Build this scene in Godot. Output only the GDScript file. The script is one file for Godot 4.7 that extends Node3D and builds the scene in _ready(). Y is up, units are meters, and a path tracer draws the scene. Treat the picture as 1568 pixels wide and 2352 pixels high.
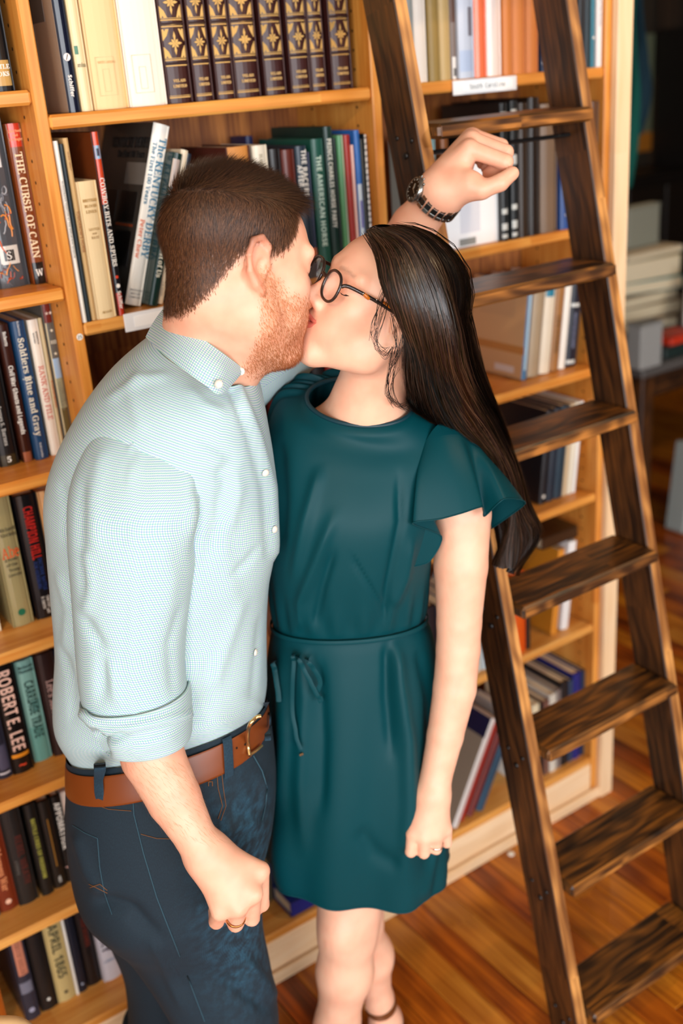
extends Node3D
# ---------------------------------------------------------------- camera maths (photograph taken as 1568 x 2352)
const FOC := 2450.5
const CP := Vector3(0.0, 1.8612, 1.65)
var CR := Vector3(); var CU := Vector3(); var CF := Vector3()
var HN := Vector3(-0.5466, 0, 0.8374)          # horizontal direction from the things back towards the lens
var HR := Vector3(0.8374, 0, 0.5466)           # horizontal direction to the right of the lens axis
var rng := RandomNumberGenerator.new()
var mats := {}
var used := {}

func setup_axes():
	var yaw = deg_to_rad(33.1316); var pit = deg_to_rad(-22.2299); var rol = deg_to_rad(-4.4997)
	CF = Vector3(sin(yaw) * cos(pit), sin(pit), -cos(yaw) * cos(pit))
	var r = Vector3(cos(yaw), 0, sin(yaw))
	var u = r.cross(CF)
	CR = r * cos(rol) + u * sin(rol)
	CU = u * cos(rol) - r * sin(rol)
func ray(x, y) -> Vector3:
	return CR * ((x - 784.0) / FOC) - CU * ((y - 1176.0) / FOC) + CF
func at(x, y, d) -> Vector3:
	return CP + ray(x, y) * d
func onz(x, y, z) -> Vector3:
	var r = ray(x, y)
	return CP + r * ((z - CP.z) / r.z)
func ony(x, y, h) -> Vector3:
	var r = ray(x, y)
	return CP + r * ((h - CP.y) / r.y)
func prj(p: Vector3) -> Vector3:
	var d = p - CP
	var w = d.dot(CF)
	return Vector3(784.0 + FOC * d.dot(CR) / w, 1176.0 - FOC * d.dot(CU) / w, w)

# ---------------------------------------------------------------- scene helpers
func numbered(n: String) -> String:
	if not used.has(n):
		used[n] = 0
		return n
	used[n] += 1
	return "%s_%03d" % [n, used[n]]
func tag(o, label, category, group = ""):
	o.set_meta("label", label)
	o.set_meta("category", category)
	if group != "": o.set_meta("group", group)
	return o
func thing(called, label, category, pos = Vector3.ZERO, group = ""):
	var o = Node3D.new()
	o.name = numbered(called)
	add_child(o)
	o.position = pos
	return tag(o, label, category, group)
func struct(called):
	var o = Node3D.new()
	o.name = numbered(called)
	add_child(o)
	o.set_meta("kind", "structure")
	return o
func put(mesh, called, material, parent, xf = Transform3D()):
	var o = MeshInstance3D.new()
	o.mesh = mesh
	o.name = called
	o.material_override = material
	o.cast_shadow = GeometryInstance3D.SHADOW_CASTING_SETTING_ON
	parent.add_child(o, true)
	o.transform = xf
	return o
func mat(c: Color, rough = 0.6, metal = 0.0, tex = null, extra = {}):
	var key = [c, rough, metal, tex, extra]
	if mats.has(key): return mats[key]
	var m = StandardMaterial3D.new()
	m.albedo_color = c
	m.roughness = rough
	m.metallic = metal
	if tex != null: m.albedo_texture = tex
	for k in extra: m.set(k, extra[k])
	mats[key] = m
	return m
func rgb(r, g, b) -> Color: return Color(r / 255.0, g / 255.0, b / 255.0)

# ---------------------------------------------------------------- mesh helpers
func ST() -> SurfaceTool:
	var s = SurfaceTool.new()
	s.begin(Mesh.PRIMITIVE_TRIANGLES)
	return s
func tri(s, a, b, c, n, ua = Vector2.ZERO, ub = Vector2.ZERO, uc = Vector2.ZERO):
	if (b - a).cross(c - a).dot(n) > 0:
		var t = b; b = c; c = t
		var u = ub; ub = uc; uc = u
	s.set_normal(n); s.set_uv(ua); s.add_vertex(a)
	s.set_normal(n); s.set_uv(ub); s.add_vertex(b)
	s.set_normal(n); s.set_uv(uc); s.add_vertex(c)
func quad(s, a, b, c, d, n, ua = Vector2.ZERO, ub = Vector2.ZERO, uc = Vector2.ZERO, ud = Vector2.ZERO):
	tri(s, a, b, c, n, ua, ub, uc)
	tri(s, a, c, d, n, ua, uc, ud)
# chamfered box, grain: axis along which the wood runs
func cbox(s, xf: Transform3D, size: Vector3, bev = 0.002, grain = 0, off = Vector2.ZERO):
	var h = size * 0.5
	var b = minf(bev, minf(h.x, minf(h.y, h.z)) * 0.5)
	var C = {}
	for sx in [-1, 1]:
		for sy in [-1, 1]:
			for sz in [-1, 1]:
				var sg = Vector3(sx, sy, sz)
				C[Vector3i(sx, sy, sz)] = [Vector3(h.x, h.y - b, h.z - b) * sg, Vector3(h.x - b, h.y, h.z - b) * sg, Vector3(h.x - b, h.y - b, h.z) * sg]
	var bs = xf.basis
	for ax in 3:
		var p = (ax + 1) % 3; var q = (ax + 2) % 3
		for sg in [-1, 1]:
			var n = Vector3.ZERO; n[ax] = sg
			var pts = []; var uvs = []
			for c in [[-1, -1], [1, -1], [1, 1], [-1, 1]]:
				var k = Vector3i.ZERO; k[ax] = sg; k[p] = c[0]; k[q] = c[1]
				var v = C[k][ax]
				pts.append(xf * v)
				var uv = Vector2(v[p], v[q])
				if q == grain: uv = Vector2(v[q], v[p])
				elif p != grain: uv = Vector2(v[p] * 0.25, v[q])
				uvs.append(Vector2(uv.x / 0.9, uv.y / 0.22) + off)
			quad(s, pts[0], pts[1], pts[2], pts[3], (bs * n).normalized(), uvs[0], uvs[1], uvs[2], uvs[3])
		if b > 0.0:
			for c in [[-1, -1], [1, -1], [1, 1], [-1, 1]]:
				var k0 = Vector3i.ZERO; k0[ax] = -1; k0[p] = c[0]; k0[q] = c[1]
				var k1 = k0; k1[ax] = 1
				var n = Vector3.ZERO; n[p] = c[0]; n[q] = c[1]
				var u0 = Vector2(-h[ax] / 0.9, h[q] * c[1] / 0.22) + off; var u1 = Vector2(h[ax] / 0.9, h[q] * c[1] / 0.22) + off
				quad(s, xf * C[k0][p], xf * C[k1][p], xf * C[k1][q], xf * C[k0][q], (bs * n).normalized(), u0, u1, u1, u0)
	if b > 0.0:
		for k in C:
			tri(s, xf * C[k][0], xf * C[k][1], xf * C[k][2], (bs * Vector3(k)).normalized(), off, off, off)
func boxmesh(size, bev = 0.002, grain = 0, off = Vector2.ZERO, xf = Transform3D()):
	var s = ST()
	cbox(s, xf, size, bev, grain, off)
	return s.commit()
func grid_mesh(P: PackedVector3Array, rows: int, cols: int, closed: bool, U = null, colors = null, flip = false):
	# rows x cols vertices, columns wrap when closed; the duplicate seam column is added here
	var cc = cols + (1 if closed else 0)
	var v = PackedVector3Array(); var uv = PackedVector2Array(); var col = PackedColorArray(); var idx = PackedInt32Array()
	v.resize(rows * cc); uv.resize(rows * cc)
	if colors != null: col.resize(rows * cc)
	var nn = grid_normals(P, rows, cols, closed)
	var n = PackedVector3Array(); n.resize(rows * cc)
	var along = PackedFloat32Array(); along.resize(cols)
	for i in rows:
		if i > 0:
			for j in cols: along[j] += P[i * cols + j].distance_to(P[(i - 1) * cols + j])
		var arc = 0.0
		for j in cc:
			var jj = j % cols
			v[i * cc + j] = P[i * cols + jj]
			n[i * cc + j] = -nn[i * cols + jj] if flip else nn[i * cols + jj]
			if j > 0: arc += P[i * cols + jj].distance_to(P[i * cols + (j - 1)])
			uv[i * cc + j] = Vector2(arc, along[jj]) if U == null else U[i * cc + j]
			if colors != null: col[i * cc + j] = colors[i * cols + jj]
	for i in rows - 1:
		for j in cc - 1:
			var a = i * cc + j; var b = a + 1; var c = a + cc; var d = c + 1
			if flip: idx.append_array(PackedInt32Array([a, c, b, b, c, d]))
			else: idx.append_array(PackedInt32Array([a, b, c, b, d, c]))
	var arr = []; arr.resize(Mesh.ARRAY_MAX)
	arr[Mesh.ARRAY_VERTEX] = v; arr[Mesh.ARRAY_NORMAL] = n; arr[Mesh.ARRAY_TEX_UV] = uv; arr[Mesh.ARRAY_INDEX] = idx
	if colors != null: arr[Mesh.ARRAY_COLOR] = col
	var m = ArrayMesh.new()
	m.add_surface_from_arrays(Mesh.PRIMITIVE_TRIANGLES, arr)
	return m
func grid_normals(P, rows, cols, closed) -> PackedVector3Array:
	var n = PackedVector3Array(); n.resize(rows * cols)
	for i in rows:
		var i0 = maxi(i - 1, 0); var i1 = mini(i + 1, rows - 1)
		for j in cols:
			var j0 = (j - 1 + cols) % cols if closed else maxi(j - 1, 0)
			var j1 = (j + 1) % cols if closed else mini(j + 1, cols - 1)
			var du = P[i * cols + j1] - P[i * cols + j0]
			var dv = P[i1 * cols + j] - P[i0 * cols + j]
			n[i * cols + j] = dv.cross(du).normalized()
	return n
func cat(a, b, c, d, t):
	return (b * 2.0 + (c - a) * t + (a * 2.0 - b * 5.0 + c * 4.0 - d) * (t * t) + (b * 3.0 - a - c * 3.0 + d) * (t * t * t)) * 0.5
# ring from two silhouette points at one depth and a half depth; up: how much the near side is lifted
func RG(xl, yl, xr, yr, d, hd, up = 0.0, shift = 0.0):
	var l = at(xl, yl, d); var r = at(xr, yr, d)
	return [(l + r) * 0.5 + HN * shift, (r - l) * 0.5, HN * hd + Vector3(0, up, 0)]
# loft through rings [centre, a, b]; returns points
func loft(rings, seg: int, sub: int, pw = 2.0):
	var P = PackedVector3Array()
	var n = rings.size()
	var rows = (n - 1) * sub + 1
	for i in rows:
		var k = mini(i / sub, n - 2); var t = float(i - k * sub) / sub
		var q = [rings[maxi(k - 1, 0)], rings[k], rings[k + 1], rings[mini(k + 2, n - 1)]]
		var c = cat(q[0][0], q[1][0], q[2][0], q[3][0], t)
		var a = cat(q[0][1], q[1][1], q[2][1], q[3][1], t)
		var b = cat(q[0][2], q[1][2], q[2][2], q[3][2], t)
		for j in seg:
			var th = -TAU * j / seg
			var cs = cos(th); var sn = sin(th)
			P.append(c + a * (signf(cs) * pow(absf(cs), 2.0 / pw)) + b * (signf(sn) * pow(absf(sn), 2.0 / pw)))
	return {"P": P, "rows": rows, "cols": seg}
# push vertices along their normals where creases and ridges run (px polylines mark where they lie)
func crease(L, folds, closed = true):
	var N = grid_normals(L.P, L.rows, L.cols, closed)
	var P: PackedVector3Array = L.P
	for i in P.size():
		var p = P[i]
		if N[i].dot(p - CP) > 0.02: continue
		var q = prj(p); var q2 = Vector2(q.x, q.y)
		var s = 0.0
		for f in folds:
			var w = f[1]
			var best = 1e9; var frac = 0.0
			var pts = f[0]
			for k in pts.size() - 1:
				var c = Geometry2D.get_closest_point_to_segment(q2, pts[k], pts[k + 1])
				var dd = c.distance_to(q2)
				if dd < best:
					best = dd
					frac = (k + pts[k].distance_to(c) / maxf(pts[k].distance_to(pts[k + 1]), 0.01)) / (pts.size() - 1)
			if best < w * 2.5:
				var fade = smoothstep(0.0, 0.18, frac) * (1.0 - smoothstep(0.75, 1.0, frac)) if f.size() < 4 else 1.0
				s += f[2] * exp(-(best * best) / (w * w)) * fade
		P[i] = p + N[i] * s
	L.P = P
func loft_mesh(L, closed = true, colors = null, flip = false):
	return grid_mesh(L.P, L.rows, L.cols, closed, null, colors, flip)
# nearest hit of the pixel's ray on a lofted surface
func snap(L, x, y, lift = 0.0, closed = true):
	var dir = ray(x, y).normalized()
	var best = 1e9; var hit = Vector3.ZERO; var nn = Vector3.ZERO
	var cols = L.cols
	for i in L.rows - 1:
		for j in (cols if closed else cols - 1):
			var j1 = (j + 1) % cols
			var a = L.P[i * cols + j]; var b = L.P[i * cols + j1]; var c = L.P[(i + 1) * cols + j]; var d = L.P[(i + 1) * cols + j1]
			var ce = (a + d) * 0.5 - CP
			var al = ce.dot(dir)
			if (ce - dir * al).length_squared() > a.distance_squared_to(d): continue
			for T in [[a, b, c], [b, d, c]]:
				var h = Geometry3D.ray_intersects_triangle(CP, dir, T[0], T[1], T[2])
				if h != null and h.distance_to(CP) < best:
					best = h.distance_to(CP); hit = h
					nn = (T[1] - T[0]).cross(T[2] - T[0]).normalized()
	if best > 1e8: return [at(x, y, 1.5), HN]
	if nn.dot(dir) > 0: nn = -nn
	return [hit + nn * lift, nn]
func tube_pts(path: Array, rad, seg = 8, sub = 4):
	# swept tube; rad a number or an array per control point
	var P = PackedVector3Array()
	var n = path.size()
	var rows = (n - 1) * sub + 1
	var C = []; var R = []
	for i in rows:
		var k = mini(i / sub, n - 2); var t = float(i - k * sub) / sub
		C.append(cat(path[maxi(k - 1, 0)], path[k], path[k + 1], path[mini(k + 2, n - 1)], t))
		R.append(rad if not rad is Array else lerpf(rad[k], rad[k + 1], t))
	var up = Vector3.UP
	var last = Vector3.ZERO
	for i in rows:
		var tan = (C[mini(i + 1, rows - 1)] - C[maxi(i - 1, 0)]).normalized()
		if i == 0:
			up = Vector3.UP if absf(tan.y) < 0.9 else Vector3.RIGHT
			last = tan.cross(up).normalized()
		last = (last - tan * last.dot(tan)).normalized()
		var bn = tan.cross(last)
		for j in seg:
			var th = TAU * j / seg
			P.append(C[i] + (last * cos(th) + bn * sin(th)) * R[i])
	return {"P": P, "rows": rows, "cols": seg}
func tube(path, rad, seg = 8, sub = 4):
	return loft_mesh(tube_pts(path, rad, seg, sub), true, null, true)
func lathe(profile: Array, seg = 24):
	var P = PackedVector3Array()
	for q in profile:
		for j in seg:
			var th = TAU * j / seg
			P.append(Vector3(cos(th) * q.x, q.y, sin(th) * q.x))
	return grid_mesh(P, profile.size(), seg, true)
func lattice(called, mesh, m, parent): return put(mesh, called, m, parent)

# ---------------------------------------------------------------- computed textures
func wood_tex(seed_: int, light: Color, dark: Color, freq = 1.0, w = 512, h = 128, contrast = 1.0):
	var a = FastNoiseLite.new(); a.seed = seed_; a.frequency = 0.012; a.fractal_octaves = 3
	var b = FastNoiseLite.new(); b.seed = seed_ + 7; b.frequency = 0.02; b.fractal_octaves = 2
	var im = Image.create(w, h, false, Image.FORMAT_RGB8)
	for y in h:
		for x in w:
			var wob = b.get_noise_2d(x * 0.35, y * 1.2)
			var ring = 0.5 + 0.5 * sin((y + wob * 26.0) * 0.22 * freq)
			var fine = a.get_noise_2d(x * 0.5, y * 16.0)
			var br = a.get_noise_2d(x * 0.25 + 400.0, y * 1.5)
			var v = clampf(0.5 + contrast * (0.34 * (ring - 0.5) + 0.5 * fine + 0.35 * br), 0.0, 1.0)
			im.set_pixel(x, y, light.lerp(dark, v))
	return ImageTexture.create_from_image(im)
func _ready():
	rng.seed = 20240611
	setup_axes()
	# camera
	var cam = Camera3D.new()
	cam.name = "camera"
	add_child(cam)
	cam.transform = Transform3D(Basis(CR, CU, -CF), CP)
	cam.fov = rad_to_deg(2.0 * atan(1176.0 / FOC))
	cam.near = 0.05
	cam.far = 60.0
	var ca = CameraAttributesPhysical.new()
	ca.frustum_focal_length = 35.0
	ca.exposure_aperture = 2.4
	ca.frustum_focus_distance = 1.42
	cam.attributes = ca
	cam.fov = rad_to_deg(2.0 * atan(1176.0 / FOC))
	cam.current = true
	# sky and exposure
	var env = Environment.new()
	env.background_mode = Environment.BG_SKY
	var sky = Sky.new()
	var sm = ProceduralSkyMaterial.new()
	sm.sky_top_color = rgb(150, 180, 220); sm.sky_horizon_color = rgb(225, 232, 240)
	sm.ground_bottom_color = rgb(120, 116, 110); sm.ground_horizon_color = rgb(190, 188, 184)
	sky.sky_material = sm
	env.sky = sky
	env.background_energy_multiplier = 1.2
	env.tonemap_mode = Environment.TONE_MAPPER_LINEAR
	env.tonemap_exposure = 1.0
	env.sdfgi_enabled = true; env.ssao_enabled = true; env.ssil_enabled = true
	var we = WorldEnvironment.new()
	we.environment = env
	add_child(we)
	# daylight entering by the shop window and the side window
	for q in [[Vector3(0.0, 1.7, 5.74), Vector2(5.2, 2.2), 0.0, 29.5], [Vector3(-2.79, 1.75, 4.05), Vector2(2.9, 2.1), -PI * 0.5, 18.5]]:
		var al = AreaLight3D.new()
		al.name = "window_daylight"
		al.area_size = q[1]
		al.light_color = Color(0.97, 0.985, 1.0)
		al.light_energy = q[3]
		al.area_normalize_energy = true
		al.shadow_enabled = true
		al.area_range = 20.0
		add_child(al, true)
		al.position = q[0]
		al.rotation.y = q[2]
	make_woods()
	build_room()
	print("room")
	build_case()
	build_ladder()
	build_books()
	print("books")
	build_background()
	build_lamps()
	build_people()
# ---------------------------------------------------------------- setting
const SHELF_T := 0.021
var W := {}
func make_woods():
	W.pine = wood_tex(3, rgb(240, 174, 86), rgb(200, 116, 36), 0.7, 512, 128, 0.8)
	W.pine2 = wood_tex(11, rgb(240, 182, 100), rgb(206, 128, 48), 0.6, 512, 128, 0.8)
	W.pale = wood_tex(17, rgb(250, 222, 184), rgb(234, 192, 142), 0.5, 512, 128, 0.7)
	W.back = wood_tex(23, rgb(196, 124, 58), rgb(112, 58, 22), 0.9, 512, 128, 1.1)
	W.oak = wood_tex(31, rgb(140, 86, 28), rgb(22, 12, 5), 1.3, 512, 128, 1.35)
	W.oakd = wood_tex(37, rgb(98, 58, 24), rgb(26, 14, 7), 1.1, 512, 128, 1.1)
	W.oakedge = wood_tex(41, rgb(222, 160, 88), rgb(112, 66, 28), 1.6, 512, 64, 1.2)
	W.floor = []
	for i in 4:
		W.floor.append(wood_tex(51 + i * 5, [rgb(226, 142, 36), rgb(206, 112, 24), rgb(222, 150, 54), rgb(186, 88, 16)][i], [rgb(140, 70, 10), rgb(112, 46, 6), rgb(156, 84, 18), rgb(84, 34, 4)][i], 0.8, 384, 96, 1.0))
	M.pine = mat(Color.WHITE, 0.42, 0.0, W.pine)
	M.pine2 = mat(Color.WHITE, 0.42, 0.0, W.pine2)
	M.pale = mat(Color.WHITE, 0.5, 0.0, W.pale)
	M.back = mat(Color.WHITE, 0.55, 0.0, W.back)
	M.oak = mat(Color.WHITE, 0.4, 0.0, W.oak)
	M.oakd = mat(Color.WHITE, 0.45, 0.0, W.oakd)
	M.oakedge = mat(Color.WHITE, 0.45, 0.0, W.oakedge)
	M.oaknose = mat(Color.WHITE, 0.45, 0.0, wood_tex(43, rgb(178, 116, 52), rgb(58, 32, 12), 1.6, 512, 64, 1.5))
	M.floor = []
	for t in W.floor: M.floor.append(mat(Color.WHITE, 0.3, 0.0, t))
	M.black = mat(rgb(14, 14, 14), 0.4)
	M.page = mat(rgb(226, 212, 180), 0.85)
	M.pagew = mat(rgb(240, 234, 220), 0.85)
var M := {}

func board(parent, called, lo: Vector3, hi: Vector3, m, grain, bev = 0.0025):
	var c = (lo + hi) * 0.5
	return put(boxmesh(hi - lo, bev, grain, Vector2(rng.randf() * 3.0, rng.randf() * 3.0)), called, m, parent, Transform3D(Basis(), c))

const X0 := -0.0115
const X1 := 0.591
const X2 := 1.213
const XE := 1.812
const DEP := 0.265
const MIDS := [2.155, 1.837, 1.521, 1.201, 0.888, 0.531]
const LEFTS := [2.165, 1.874, 1.583, 1.292, 1.002, 0.723, 0.444]

func build_room():
	# floor: planks running towards the shelves, each a piece of its own
	var fl = struct("floor")
	put(boxmesh(Vector3(9.0, 0.1, 9.4), 0.0), "subfloor", mat(rgb(70, 40, 16), 0.8), fl, Transform3D(Basis(), Vector3(1.6, -0.068, 1.2)))
	var pw = 0.072
	var shared = {}
	var k = 0
	var x = 0.2
	while x < 3.95:
		var z = -1.75 - rng.randf() * 0.6
		while z < 1.0:
			var l = [0.62, 0.85, 1.1, 1.35][rng.randi() % 4]
			var v = rng.randi() % 4
			var key = [l, v]
			if not shared.has(key): shared[key] = boxmesh(Vector3(pw - 0.0016, 0.018, l - 0.0016), 0.0012, 2, Vector2(v * 0.37, v * 0.53 + l))
			put(shared[key], "plank", M.floor[rng.randi() % 4], fl, Transform3D(Basis(), Vector3(x + pw * 0.5, -0.009, z + l * 0.5)))
			z += l
		x += pw
	for r in [[-2.9, 0.2, -3.5, 5.9], [x, 6.1, -3.5, 5.9], [0.2, x, -3.5, -2.36], [0.2, x, 2.4, 5.9]]:
		put(boxmesh(Vector3(r[1] - r[0], 0.017, r[3] - r[2]), 0.0, 2), "outer_boards", M.floor[0], fl, Transform3D(Basis(), Vector3((r[0] + r[1]) * 0.5, -0.0095, (r[2] + r[3]) * 0.5)))
	var plaster = mat(rgb(150, 146, 138), 0.9)
	var bt = wood_tex(71, rgb(84, 62, 42), rgb(16, 14, 12), 0.4, 256, 256, 1.6)
	var brick = mat(Color.WHITE, 0.9, 0.0, bt)
	var w = struct("wall_back")
	put(boxmesh(Vector3(9.0, 3.4, 0.15), 0.0), "wall_panel", mat(rgb(52, 44, 34), 0.9), w, Transform3D(Basis(), Vector3(1.6, 1.7, -3.5)))
	w = struct("wall_left")
	for b in [[-3.5, 2.5, 0.0, 3.4], [5.6, 5.9, 0.0, 3.4], [2.5, 5.6, 0.0, 0.6], [2.5, 5.6, 2.9, 3.4]]:
		put(boxmesh(Vector3(0.15, b[3] - b[2], b[1] - b[0]), 0.0), "wall_panel", mat(rgb(104, 90, 74), 0.9), w, Transform3D(Basis(), Vector3(-2.9, (b[2] + b[3]) * 0.5, (b[0] + b[1]) * 0.5)))
	w = struct("wall_right")
	put(boxmesh(Vector3(0.15, 3.4, 9.4), 0.0), "wall_panel", brick, w, Transform3D(Basis(), Vector3(6.1, 1.7, 1.2)))
	var dr1 = struct("door_1")  # near-black panel stands in for the shade of a dark doorway recess
	put(boxmesh(Vector3(0.04, 1.98, 0.36), 0.004, 1), "doorway_shade_panel", mat(rgb(16, 12, 10), 0.6), dr1, Transform3D(Basis(), Vector3(6.0, 0.99, -3.17)))
	w = struct("wall_front")
	# shop front with a wide window opening
	for b in [[-2.9, -2.65, 0.0, 3.4], [2.65, 6.1, 0.0, 3.4], [-2.65, 2.65, 0.0, 0.5], [-2.65, 2.65, 2.9, 3.4]]:
		put(boxmesh(Vector3(b[1] - b[0], b[3] - b[2], 0.15), 0.0), "wall_panel", plaster, w, Transform3D(Basis(), Vector3((b[0] + b[1]) * 0.5, (b[2] + b[3]) * 0.5, 5.85)))
	var win = struct("window_1")
	for xx in [-2.63, -0.88, 0.88, 2.63]:
		put(boxmesh(Vector3(0.06, 2.4, 0.08), 0.004, 1), "window_post", M.oakd, win, Transform3D(Basis(), Vector3(xx, 1.7, 5.85)))
	for yy in [0.53, 2.87]:
		put(boxmesh(Vector3(5.3, 0.06, 0.08), 0.004, 0), "window_rail", M.oakd, win, Transform3D(Basis(), Vector3(0.0, yy, 5.85)))
	var glass = mat(Color(1, 1, 1, 0.06), 0.02, 0.0, null, {"transparency": BaseMaterial3D.TRANSPARENCY_ALPHA})
	for xx in [-1.755, 0.0, 1.755]:
		put(boxmesh(Vector3(1.69, 2.28, 0.006), 0.0), "pane", glass, win, Transform3D(Basis(), Vector3(xx, 1.7, 5.85)))
	var win2 = struct("window_2")
	for zz in [2.53, 4.05, 5.57]:
		put(boxmesh(Vector3(0.08, 2.3, 0.06), 0.004, 1), "window_post", M.oakd, win2, Transform3D(Basis(), Vector3(-2.9, 1.75, zz)))
	for yy in [0.63, 2.87]:
		put(boxmesh(Vector3(0.08, 0.06, 3.1), 0.004, 2), "window_rail", M.oakd, win2, Transform3D(Basis(), Vector3(-2.9, yy, 4.05)))
	for zz in [3.29, 4.81]:
		put(boxmesh(Vector3(0.006, 2.18, 1.46), 0.0), "pane", glass, win2, Transform3D(Basis(), Vector3(-2.9, 1.75, zz)))
	var ce = struct("ceiling")
	put(boxmesh(Vector3(9.0, 0.1, 9.4), 0.0), "ceiling_panel", mat(rgb(150, 146, 138), 0.9), ce, Transform3D(Basis(), Vector3(1.6, 3.45, 1.2)))

func build_case():
	var b = thing("bookcase", "tall honey pine bookcase of three bays behind the couple", "bookcase", Vector3.ZERO)
	var top = 2.45
	for e in [[X0, X0 + 0.0195], [X1, X1 + 0.0195], [X2, X2 + 0.0195]]:
		board(b, "upright", Vector3(e[0], 0, -DEP), Vector3(e[1], top, 0), M.pine, 1)
	board(b, "upright", Vector3(XE + 0.001, 0, -DEP), Vector3(XE + 0.022, top, -0.001), M.pine, 1)
	board(b, "face_trim", Vector3(XE + 0.016, 0, -0.0005), Vector3(XE + 0.061, top, 0.019), M.pale, 1)
	board(b, "end_panel", Vector3(XE + 0.0225, 0, -DEP - 0.02), Vector3(XE + 0.06, top, -0.001), M.pale, 1)
	var bays = [[X0 + 0.0195, X1, LEFTS, 0.16], [X1 + 0.0195, X2, MIDS, 0.127], [X2 + 0.0195, XE, MIDS, 0.127]]
	for q in bays:
		for y in q[2]:
			board(b, "shelf", Vector3(q[0] + 0.001, y - SHELF_T, -DEP + 0.012), Vector3(q[1] - 0.001, y, -0.0015), [M.pine, M.pine2][rng.randi() % 2], 0, 0.004)
		board(b, "bottom_shelf", Vector3(q[0] + 0.001, q[3] - SHELF_T, -DEP + 0.012), Vector3(q[1] - 0.001, q[3], -0.0025), M.pine2, 0)
		board(b, "kickboard", Vector3(q[0] + 0.001, 0, -0.022), Vector3(q[1] - 0.001, q[3] - SHELF_T - 0.0005, -0.002), M.pale, 0)
		board(b, "back_panel", Vector3(q[0] + 0.0005, 0.0, -DEP - 0.002), Vector3(q[1] - 0.0005, top, -DEP + 0.011), M.back, 1, 0.0)
	# base moulding along the floor and pin holes drilled in the uprights
	board(b, "base_moulding", Vector3(X1, 0, 0.0005), Vector3(XE + 0.061, 0.03, 0.014), M.pale, 0, 0.004)
	var s = ST()
	for xx in [X1 - 0.0004, X2 - 0.0004, XE + 0.0006]:
		for zz in [-0.05, -0.2]:
			var y = 0.3
			while y < 2.3:
				disc(s, Vector3(xx, y, zz), Vector3(-1, 0, 0), 0.0028, 8)
				y += 0.032
	var h = put(s.commit(), "pin_holes", mat(rgb(60, 28, 8), 0.9), b)
	h.set_meta("kind", "stuff")
	# round price sticker on the upright
	var st = ST()
	var sp = onz(183, 774, 0.0006)
	disc(st, sp, Vector3(0, 0, 1), 0.0055, 16)
	var sticker = thing("round_sticker", "small round white sticker with a 25 on the upright", "sticker", sp)
	put(st.commit(), "paper", mat(rgb(240, 236, 226), 0.6), sticker, Transform3D(Basis(), -sp))
	text(sticker, "25", "Droid Sans", 0.005, rgb(40, 40, 40), Vector3(0, 0, 0.0004), 0.0, 0.008)
	# label holders clipped on the shelf fronts
	shelf_label("white label holder clipped on the shelf edge behind the shirt collar", onz(284, 724, 0.004), onz(425, 706, 0.004), "", 0.03)
	shelf_label("white printed label holder on the shelf between the ladder rails", onz(1041, 187, 0.004), onz(1187, 170, 0.004), "South Carolina", 0.026)
func disc(s, c, n, r, seg):
	var a = n.cross(Vector3.UP if absf(n.y) < 0.9 else Vector3.RIGHT).normalized(); var b2 = n.cross(a)
	for i in seg:
		var t0 = TAU * i / seg; var t1 = TAU * (i + 1) / seg
		tri(s, c, c + (a * cos(t0) + b2 * sin(t0)) * r, c + (a * cos(t1) + b2 * sin(t1)) * r, n)
func shelf_label(label, a, b, words, hh):
	var c = Vector3((a.x + b.x) * 0.5, a.y - hh * 0.5 + 0.001, 0.0018)
	var t = thing("label_holder", label, "label", c)
	var w = b.x - a.x
	put(boxmesh(Vector3(w, hh, 0.003), 0.001), "plastic_strip", mat(rgb(236, 238, 240), 0.25), t)
	put(boxmesh(Vector3(w * 0.78, hh * 0.6, 0.0008), 0.0), "card", mat(rgb(250, 250, 248), 0.5), t, Transform3D(Basis(), Vector3(w * 0.04, 0, 0.0018)))
	if words != "": text(t, words, "Droid Sans Mono", hh * 0.32, rgb(40, 40, 40), Vector3(0.004, 0, 0.0024), 0.0, w * 0.55)

# lettering: a text mesh centred at pos, turned about z; height of capitals; limited length
var fonts := {}
var lastx := {}
func text(parent, words, font, cap, colour, pos, turn, maxlen, squeeze = true, called = "lettering"):
	if not fonts.has(font):
		var f = SystemFont.new()
		var nm = font.replace(" Bold", "").replace(" Italic", "")
		f.font_names = PackedStringArray([nm])
		if font.contains("Bold"): f.font_weight = 700
		if font.contains("Italic"): f.font_italic = true
		fonts[font] = f
	var m = TextMesh.new()
	m.font = fonts[font]
	m.text = words
	m.font_size = 24
	m.pixel_size = cap / 17.0
	m.depth = 0.0004
	m.curve_step = 1.5
	var sz = m.get_aabb().size
	var sc = Vector3.ONE
	if sz.x > maxlen and maxlen > 0:
		sc.x = maxlen / sz.x
		if not squeeze: sc.y = sc.x
	return put(m, called, mat(colour, 0.5), parent, Transform3D(Basis(Vector3(0, 0, 1), turn) * Basis.from_scale(sc), pos))

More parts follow.
